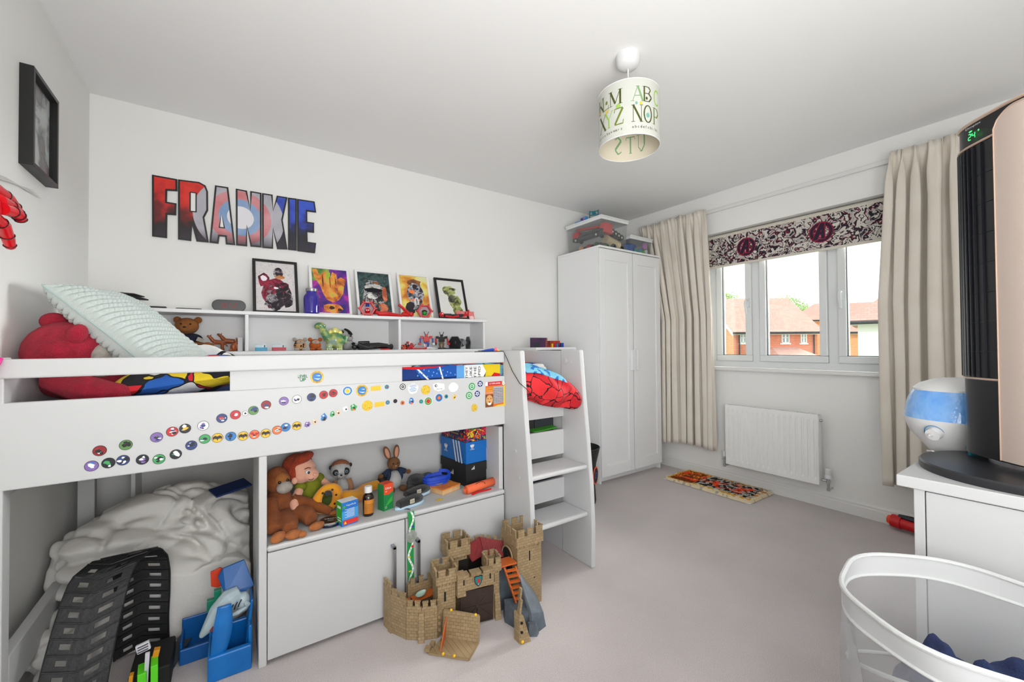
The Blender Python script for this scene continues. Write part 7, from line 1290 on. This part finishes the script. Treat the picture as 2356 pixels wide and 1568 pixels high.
for i in range(9):
    c_ = [CHA, mat('forest_plastic', (40,90,56), .45), BLKM, mat('crimson_plastic', (170,24,44), .4), CHA, mat('peach_plastic', (226,170,120), .5), mat('forest_plastic', (40,90,56), .45), CHA, BLKM][i]
    x_, y_ = (3.18, -.44+.045*i) if i < 6 else (3.22+.09*(i-6), -.45); single('toy_part', MB().ell((x_,y_,1.965+.012*(i%2)), (.034,.040,.026), 0, (rr_.random(),rr_.random(),0), 10, 7), c_, ['dark grey', 'forest green', 'black', 'crimson', 'charcoal', 'peach', 'deep green', 'grey', 'matt black'][i]+' toy piece at the bottom of the large clear box, %s' % ['first','second','third','fourth','fifth','sixth','front left','front middle','front right'][i], 'toy', smooth=True)
single('toy_bowl', MB().lathe([(.0,0),(.06,.005),(.085,.03),(.09,.09),(.075,.10),(0,.105)], (3.63,-.33,1.95)), mat('cobalt_toy_plastic', (24,90,176), .35), 'large round blue toy inside the smaller clear box', 'toy', smooth=True)
single('toy_shoe', MB().ell((3.735,-.40,1.985),(.042,.035,.028),0,(0,.4,0)), mat('sky_toy_plastic', (70,150,220), .35), 'sky blue oval toy inside the smaller clear box', 'toy', smooth=True)
single('toy_disc', MB().cyl((3.755,-.44,2.04),(3.757,-.43,2.04),.028), mat('lilac_plastic', (206,140,210), .45), 'lilac round disc inside the smaller clear box', 'toy', smooth=True)
single('toy_letter', MB().tube([(3.60,-.445,1.95),(3.615,-.445,1.995),(3.635,-.445,1.955)], .007, 8), mat('turquoise_plastic', (40,170,180), .4), 'turquoise letter A shaped toy inside the smaller clear box', 'toy')
single('toy_frog', MB().ell((3.665,-.435,1.96),(.040,.02,.018)).ell((3.64,-.435,1.98),(.015,.015,.02)), mat('kelly_green_plastic', (30,160,70), .4), 'bright green toy inside the smaller clear box', 'toy', smooth=True)
single('toy_ring', MB().tube([(3.72+.03*math.cos(a*PI/8),-.445,1.965+.018*math.sin(a*PI/8)) for a in range(17)], .006, 6), mat('lime_plastic', (90,214,30), .4), 'lime ring toy inside the smaller clear box', 'toy', smooth=True)
single('toy_cup', MB().cyl((3.775,-.43,1.955),(3.785,-.43,2.00),.014,.018), WHT, 'small white cup inside the smaller clear box', 'toy', smooth=True)
tn2 = thing('toy_train', 'blue toy train piece lying on the lid of the large storage box', 'toy', (3.20,-.17,2.218), rz=PI/2+.1)
SB = mat('sky_toy_plastic', (70,150,220), .35); obj('body', MB().bb(-.075,.05,-.018,.018,0,.026), SB, tn2, bev=.003); obj('tower', MB().bb(-.075,-.045,-.018,.018,.026,.055), SB, tn2, bev=.003); obj('funnel', MB().bb(-.03,-.01,-.012,.012,.026,.05), mat('cobalt_toy_plastic', (24,90,176), .35), tn2, bev=.003); obj('red_panel', MB().bb(-.048,-.040,-.019,.019,.02,.05), RED, tn2)
rl = thing('toy_gate', 'teal plastic toy gate standing on the lid of the large storage box', 'toy', (3.21,-.33,2.218), rz=PI/2+.5); TL = mat('teal_plastic', (10,110,130), .4)
for s in (-1, 1): obj('post', MB().bb(s*.038-.004,s*.038+.004,-.004,.004,0,.085), TL, rl, bev=.001)
for z_ in (.040,.072): obj('rail', MB().bb(-.038,.038,-.003,.003,z_,z_+.007), TL, rl, bev=.001)
obj('medallion', MB().cyl((0,-.004,.058),(0,.004,.058),.018), TL, rl, smooth=True)
# ---------------- rug ----------------
rg = thing('rug', 'small shaggy rug in cream, orange, red and black under the radiator', 'rug', (3.77,-1.08,0)); RM = [mat('rug_%d' % i, c, .98, bump=(300,.6)) for i, c in enumerate(((226,210,176),(206,120,30),(236,76,40),(30,30,32),(124,52,16),(176,170,158),(214,160,60),(244,180,60)))]
gx0, gx1, gy0, gy1 = 3.575, 3.945, -1.435, -.735; NX, NY = 110, 210; rr_ = random.Random(2); V = []; F = []; Mi = []
for j in range(NY+1):
    for i in range(NX+1):
        u, v = i/NX, j/NY; x, y = gx0+(gx1-gx0)*u, gy0+(gy1-gy0)*v
        cu, cv = min(u,1-u)*(gx1-gx0), min(v,1-v)*(gy1-gy0)
        if cu < .05 and cv < .05: k = math.hypot(.05-cu,.05-cv); f_ = min(1, .05/max(k,1e-6)); x = x if f_ == 1 else (x+( -1 if u > .5 else 1)*(k-.05)*.7); y = y if f_ == 1 else (y+(-1 if v > .5 else 1)*(k-.05)*.7)
        e_ = min(1, min(cu, cv)/.012); V.append((x+rr_.uniform(-.001,.001), y+rr_.uniform(-.001,.001), .004+e_*(.012+rr_.random()*.010)))
def paint(u, v):
    n1 = noise.noise(Vector((u*5,v*9,3))); n2 = noise.noise(Vector((u*13,v*24,7))); d = min(u*.37, (1-u)*.37, v*.7, (1-v)*.7)+n1*.02
    if d < .022: return 0 if n2 < .25 else 5
    if v > .66:      # end towards the wardrobe: flames
        if d < .04: return 6
        g = n1+n2*.5; return 2 if g > .14 and u > .25 else (7 if g > .05 and u > .3 else (4 if g > -.35 else 1))
    if u < .16: return 6 if n2 > -.1 else 0
    if d < .05: return 1 if n2 > .05 else (0 if n2 < -.25 else 5)
    c = math.hypot((u-.52)/.32, (v-.36)/.30)+n1*.7
    if abs(c-.55) < .16 and n2 > -.25: return 2 if n2 < .2 else 4
    return 3 if n2 > -.02 else 5
for j in range(NY):
    for i in range(NX): F.append((j*(NX+1)+i, j*(NX+1)+i+1, (j+1)*(NX+1)+i+1, (j+1)*(NX+1)+i)); Mi.append(paint(i/NX, j/NY))
mb = MB(); mb.v = V; mb.f = F; mb.m = Mi; tag(obj('pile', mb, RM, rg, world=True), kind='stuff'); obj('backing', MB().bb(gx0+.004,gx1-.004,gy0+.004,gy1-.004,.0005,.006), mat('white_backing', (226,226,230), .8), rg, world=True, bev=.002)
rt = thing('toy_blaster', 'red toy blaster with dark grip lying on the floor by the right skirting board', 'toy', (3.90,-2.2,0)); a_, b_ = Vector((3.885,-2.115,.052)), Vector((3.82,-2.45,.045)); d_ = (b_-a_).normalized()
obj('barrel', MB().tube([a_, b_], .032, 16), RED, rt, world=True, smooth=True); obj('muzzle_ring', MB().tube([a_-d_*.002, a_+d_*.045], .038, 16), RED, rt, world=True, smooth=True); obj('orange_tip', MB().tube([a_-d_*.022, a_], [.024,.030], 16), mat('neon_orange', (240,80,30), .5), rt, world=True, smooth=True); obj('top_grip', MB().tube([a_+d_*.03+Vector((0,0,.036)), a_+d_*.09+Vector((0,0,.038)), b_+Vector((0,0,.034))], [.012,.018,.016], 8), mat('midnight_plastic', (34,36,50), .4), rt, world=True, smooth=True)
# ---------------- tower heater ----------------
he = thing('tower_heater', 'tall black and rose tower heater with round base and green 24 degree display', 'heater', (2.50,-2.74,.72), rz=R_(46.6)); HB = mat('heater_black', (20,21,24), .3); ROS = mat('rose_taupe_panel', (186,170,160), .4, bump=(700,.1)); RGD = mat('rose_gold_trim', (196,168,150), .3, .4); GRL = mat('heater_grille', (14,17,24), .35)
obj('base_disc', MB().lathe([(0,0),(.229,0),(.231,.004),(.231,.020),(.226,.025),(.08,.034),(.05,.036)], n=64), mat('heater_base', (40,41,44), .35), he, smooth=True); obj('neck', MB().lathe([(.095,.030),(.095,.046),(.088,.05)], n=40, sc=(1,.7)), CHR, he, smooth=True)
hw, hd = .150, .080
def hs(th, o=0): c, s = math.cos(th), math.sin(th); return ((hw+o)*math.copysign(abs(c)**.62, c), (hd+o)*math.copysign(abs(s)**.8, s))
def shell(mb, z0, z1, t0, t1, o, mi=0, n=40): return mb.grid(n, 1, lambda u, v: (*hs(t0+(t1-t0)*u, o), z0+(z1-z0)*v), mi)
zb, zt_ = .050, 1.085
mb = shell(MB(), zb, zt_, 0, 2*PI, 0, n=72); mb.add([(*hs(2*PI*i/72), zt_) for i in range(72)], [tuple(range(72))]); mb.add([(*hs(2*PI*i/72), zb) for i in range(72)], [tuple(range(72))[::-1]]); obj('housing', mb, HB, he, smooth=True)
obj('top_trim', MB().tube([(*hs(2*PI*i/72, .0), zt_-.004) for i in range(73)], .005, 6), RGD, he, smooth=True)
T_ = 1.60                                   # the rose panel begins at this angle; the grille lies before it
def ptop(u): k = max(0, 1-u*7); return 1.068-.045*(1-math.sqrt(max(0, 1-k*k)))
obj('rose_panel', MB().grid(56, 14, lambda u, v: (*hs(T_+(PI+.5-T_)*u, .005), .055+(ptop(u)-.055)*v)), ROS, he, smooth=True, ang=80)
obj('panel_edge', MB().tube([(*hs(T_,.006), .055)]+[(*hs(T_+(PI+.5-T_)*u,.006), ptop(u)) for u in [i/60 for i in range(0,50)]], .002, 6), RGD, he, smooth=True)
for z_ in (1.010, .287): obj('trim_ring', MB().tube([(*hs(.1+(T_-.1)*i/24,.002), z_) for i in range(25)], .0035, 6), RGD, he, smooth=True)
for i in range(12): t = .25+(T_-.33)*i/11; p = hs(t, .003); obj('grille_fin', MB().box((p[0],p[1],.648),(.0022,.006,.712),rot=(0,0,t-PI/2)), GRL, he)
for i in range(7): z_ = .37+.09*i; obj('grille_bar', MB().tube([(*hs(.2+(T_-.22)*k/10,.001), z_) for k in range(11)], .0012, 5), GRL, he)
tp0 = hs(1.2,.0035); tp1 = hs(T_-.02,.0035); Xd = Vector((tp1[0]-tp0[0], tp1[1]-tp0[1], 0)).normalized()   # from rim towards the panel
Nd = Xd.cross(Vector((0,0,1))); mid = Vector((*hs(1.44,.005), 0)); dirn = 1 if Nd.dot(mid) > 0 else -1
m_ = MB(); text(m_, 'Dimplex', mid+Vector((0,0,1.063))+Nd*dirn*.004+Xd*.004, Xd*dirn if dirn > 0 else -Xd, (0,0,1), .007, 0, center=True, wid=.052); obj('maker_lettering', m_, mat('pale_print', (220,220,222), .4), he)
Xr = Xd if dirn > 0 else -Xd; G_ = mat('green_led', (40,230,90), .5, emis=2.5); O_ = mid+Vector((0,0,1.026))+Nd*dirn*.004-Xr*.014
m_ = seg7(MB(), '24', O_, Xr, (0,0,1), .018, .0022); text(m_, 'o', O_+Xr*.034+Vector((0,0,.014)), Xr, (0,0,1), .005, 0); m_.add([O_+Vector((0,0,.025))+Xr*(.008+.006*math.cos(t*PI/5))+Vector((0,0,.0022*math.sin(t*PI/5))) for t in range(10)], [tuple(range(10))]); obj('display', m_, G_, he)
# ---------------- humidifier ----------------
hu = thing('humidifier', 'white egg-shaped humidifier with blue water tank behind the tower heater', 'humidifier', (2.745,-2.560,.72)); WTR = mat('blue_water_tank', (92,160,236), .12, coat=.6, var=(10,(150,196,246)), bump=(90,.25), trans=0)
obj('base', MB().lathe([(.0,.0),(.060,.0),(.075,.008),(.124,.070),(.140,.118),(.1405,.125)], n=48), WHT, hu, smooth=True); obj('water_tank', MB().lathe([(.140,.125),(.138,.15),(.128,.195),(.113,.228)], n=48), WTR, hu, smooth=True)
obj('top_cap', MB().lathe([(.114,.226),(.114,.232),(.095,.250),(.055,.268),(.03,.272),(.028,.26),(0,.26)], n=48), WHT, hu, smooth=True)
kd = Vector((-.93,-.05,0)).normalized(); kd = Vector((-.86,-.32,-.12)).normalized()
def on(a, z, r): return Vector((r*math.cos(a), r*math.sin(a), z))
ka = math.atan2(-.32,-.86)-.62; kc = on(ka, .082, .134); kn = Vector((math.cos(ka), math.sin(ka), -.35)).normalized(); ku = kn.cross(Vector((0,0,1))).normalized(); kv = ku.cross(kn)
obj('dial', MB().tube([kc-kn*.004, kc+kn*.016], [.022,.020], 24), WHT, hu, smooth=True); obj('dial_grip', MB().box(tuple(kc+kn*.018), (.007,.034,.008), rot=(0,0,ka+PI/2)), WHT, hu, bev=.002)
obj('dial_scale', MB().tube([kc+kn*.001+(ku*math.cos(t)+kv*math.sin(t))*.028 for t in [PI*.9-PI*1.1*i/12 for i in range(13)]], [.0006+.00014*i for i in range(13)], 5), mat('scale_blue', (40,130,190), .4), hu)
hcb = single('power_cable', MB().tube([(2.62,-2.60,.724),(2.585,-2.56,.73),(2.575,-2.525,.745),(2.60,-2.508,.74),(2.66,-2.506,.727)], .0028, 8), WHT, 'white cable curling at the edge of the chest beside the humidifier', 'cable', smooth=True)
tc_ = thing('toothbrush_case', 'small teal plastic clip lying between humidifier and heater base', 'clip', (2.62,-2.63,.7455)); obj('clip', MB().box((0,0,.02),(.10,.010,.010),rot=(0,.15,-.5)).box((-.03,.012,.008),(.03,.008,.016),rot=(0,0,-.5)), mat('teal_plastic', (10,110,130), .4), tc_, bev=.002)
# ---------------- laundry basket ----------------
lb_ = thing('laundry_basket', 'white pop-up mesh laundry basket with wide rim in the right foreground', 'basket', (1.873,-2.72,0)); bc = Vector((1.873,-2.72,0)); BR_ = .234
MESH = clear_mat('white_mesh_cloth', (244,245,246), .02, .70, .5); BAND = mat('white_binding', (204,206,206), .7, bump=(120,.2))
def wob(a, z, k=1): return .006*math.sin(3*a+z*9)*k+.004*math.sin(7*a+1+z*20)*k
def ringf(r, z, k=1): return [(bc.x+(r+wob(a,z,k))*math.cos(a), bc.y+(r+wob(a,z,k))*math.sin(a), z+.004*math.sin(2*a+1)*k) for a in [2*PI*i/72 for i in range(73)]]
def surf(z0, z1, r0, r1, n=6, k=1): return MB().grid(72, n, lambda u, v: (lambda a, r, z: (bc.x+(r+wob(a,z,k))*math.cos(a), bc.y+(r+wob(a,z,k))*math.sin(a), z+.004*math.sin(2*a+1)*k))(2*PI*u, r0+(r1-r0)*v, z0+(z1-z0)*v))
obj('mesh_wall', surf(.01, .505, .215, BR_, 14), MESH, lb_, world=True, smooth=True); obj('rim_band', surf(.500, .552, BR_, BR_+.001, 3), clear_mat('white_rim_cloth', (240,242,243), .03, .12, .5), lb_, world=True, smooth=True)
obj('rim_binding', MB().tube(ringf(BR_+.001,.553), .0055, 8), BAND, lb_, world=True, smooth=True); obj('lower_binding', MB().tube(ringf(BR_,.503), .004, 8), BAND, lb_, world=True, smooth=True)
obj('inner_wire', MB().tube([(bc.x+(BR_-.012)*math.cos(a), bc.y+(BR_-.012)*math.sin(a), .30+.20*(.5+.5*math.cos(a+2.5))) for a in [2*PI*i/60 for i in range(61)]], .0045, 8), BAND, lb_, world=True, smooth=True)
obj('base_ring', MB().tube(ringf(.215,.01), .005, 8), BAND, lb_, world=True, smooth=True); obj('base_cloth', MB().lathe([(0,.004),(.213,.004)], (bc.x,bc.y,0)), MESH, lb_, world=True)
obj('side_seam', MB().grid(3, 20, lambda u, v: (lambda a: (bc.x+(BR_-.003-.02*(1-v))*math.cos(a), bc.y+(BR_-.003-.02*(1-v))*math.sin(a), .02+.48*v))(2.10+.28*u+.1*math.sin(v*4))), clear_mat('white_mesh_double', (244,245,246), .02, .35, .5), lb_, world=True, smooth=True)
obj('carry_handle', MB().grid(16, 2, lambda u, v: (bc.x+(BR_+.012+.01*math.sin(PI*u))*math.cos(.3+.6*u), bc.y+(BR_+.012+.01*math.sin(PI*u))*math.sin(.3+.6*u), .545-.02*v-.012*math.sin(PI*u))), BAND, lb_, world=True, sol=.002, smooth=True)
obj('care_label', MB().grid(4, 6, lambda u, v: (lambda a: (bc.x+(BR_+.004)*math.cos(a), bc.y+(BR_+.004)*math.sin(a), .495-.20*v))(3.42+.34*u)), mat('label_white', (232,232,232), .7), lb_, world=True, smooth=True)
m_ = MB()
for i in range(22):
    for j in range(6): a = 3.46+.045*j; rr2 = BR_+.0052; z_ = .475-.008*i; m_.add([(bc.x+rr2*math.cos(a+t), bc.y+rr2*math.sin(a+t), z_+h) for t, h in ((0,0),(.038,0),(.038,.002),(0,.002))], [(0,1,2,3)])
tag(obj('label_small_print', m_, mat('label_grey', (178,180,184), .7), lb_, world=True), kind='stuff')
cl = thing('laundry', 'navy and denim blue clothes heaped inside the mesh laundry basket', 'clothes', (1.88,-2.72,.02)); DN = mat('denim_blue', (50,66,110), .9, bump=(300,.4), var=(18,(34,44,84)))
mb = MB()
def lump2(c, r, seed):
    q = MB().ell((0,0,0),(1,1,1),0,(0,0,0),40,26)
    mb.add([Vector(c)+Vector((v[0]*r[0],v[1]*r[1],v[2]*r[2]))*(1+.28*noise.noise(Vector((v[0]*2.5+seed,v[1]*2.5,v[2]*4)))) for v in q.v], q.f)
lump2((1.94,-2.76,.22),(.12,.12,.20),1); lump2((1.80,-2.70,.15),(.10,.11,.14),5); lump2((1.93,-2.64,.22),(.11,.08,.19),9)
obj('clothes_heap', mb, DN, cl, world=True, rem=.007)
obj('pale_garment', MB().grid(20, 14, lambda u, v: (1.76+.16*u, -2.60-.16*v, .27-.20*abs(u-.4)-.12*v*v+.015*math.sin(u*9+v*5))), mat('pale_blue_cloth', (150,166,196), .9), cl, world=True, smooth=True, sol=.004)
# ---------------- groups of like things ----------------
GRP = {'picture_frame':'framed prints leaning along the top of the shelf','curtain':'linen curtains either side of the window','shoe_box':'shoe boxes stacked on the open shelf','slipper':'black knitted slippers on the open shelf','medicine_box':'medicine cartons on the open shelf','capsule_toy':'red hexagon capsule toys on the shelf','action_figure':'toy figures lying on the shelf unit','wolf_figurine':'russet wolf figurines in the left bay','round_plush':'small round plush toys in the middle bay','liquid_timer':'liquid timers in the middle bay','building_block_robot':'brick-built toy robots in the right bay','storage_box':'clear storage boxes on the wardrobe','toy_part':'toy pieces in the bottom of the large clear box','tree':'trees behind the houses','brick_house':'brick houses outside the window'}
for o in list(COL.objects):
    b_ = o.name.split('.')[0]
    if o.parent is None and b_ in GRP: o['group'] = GRP[b_]
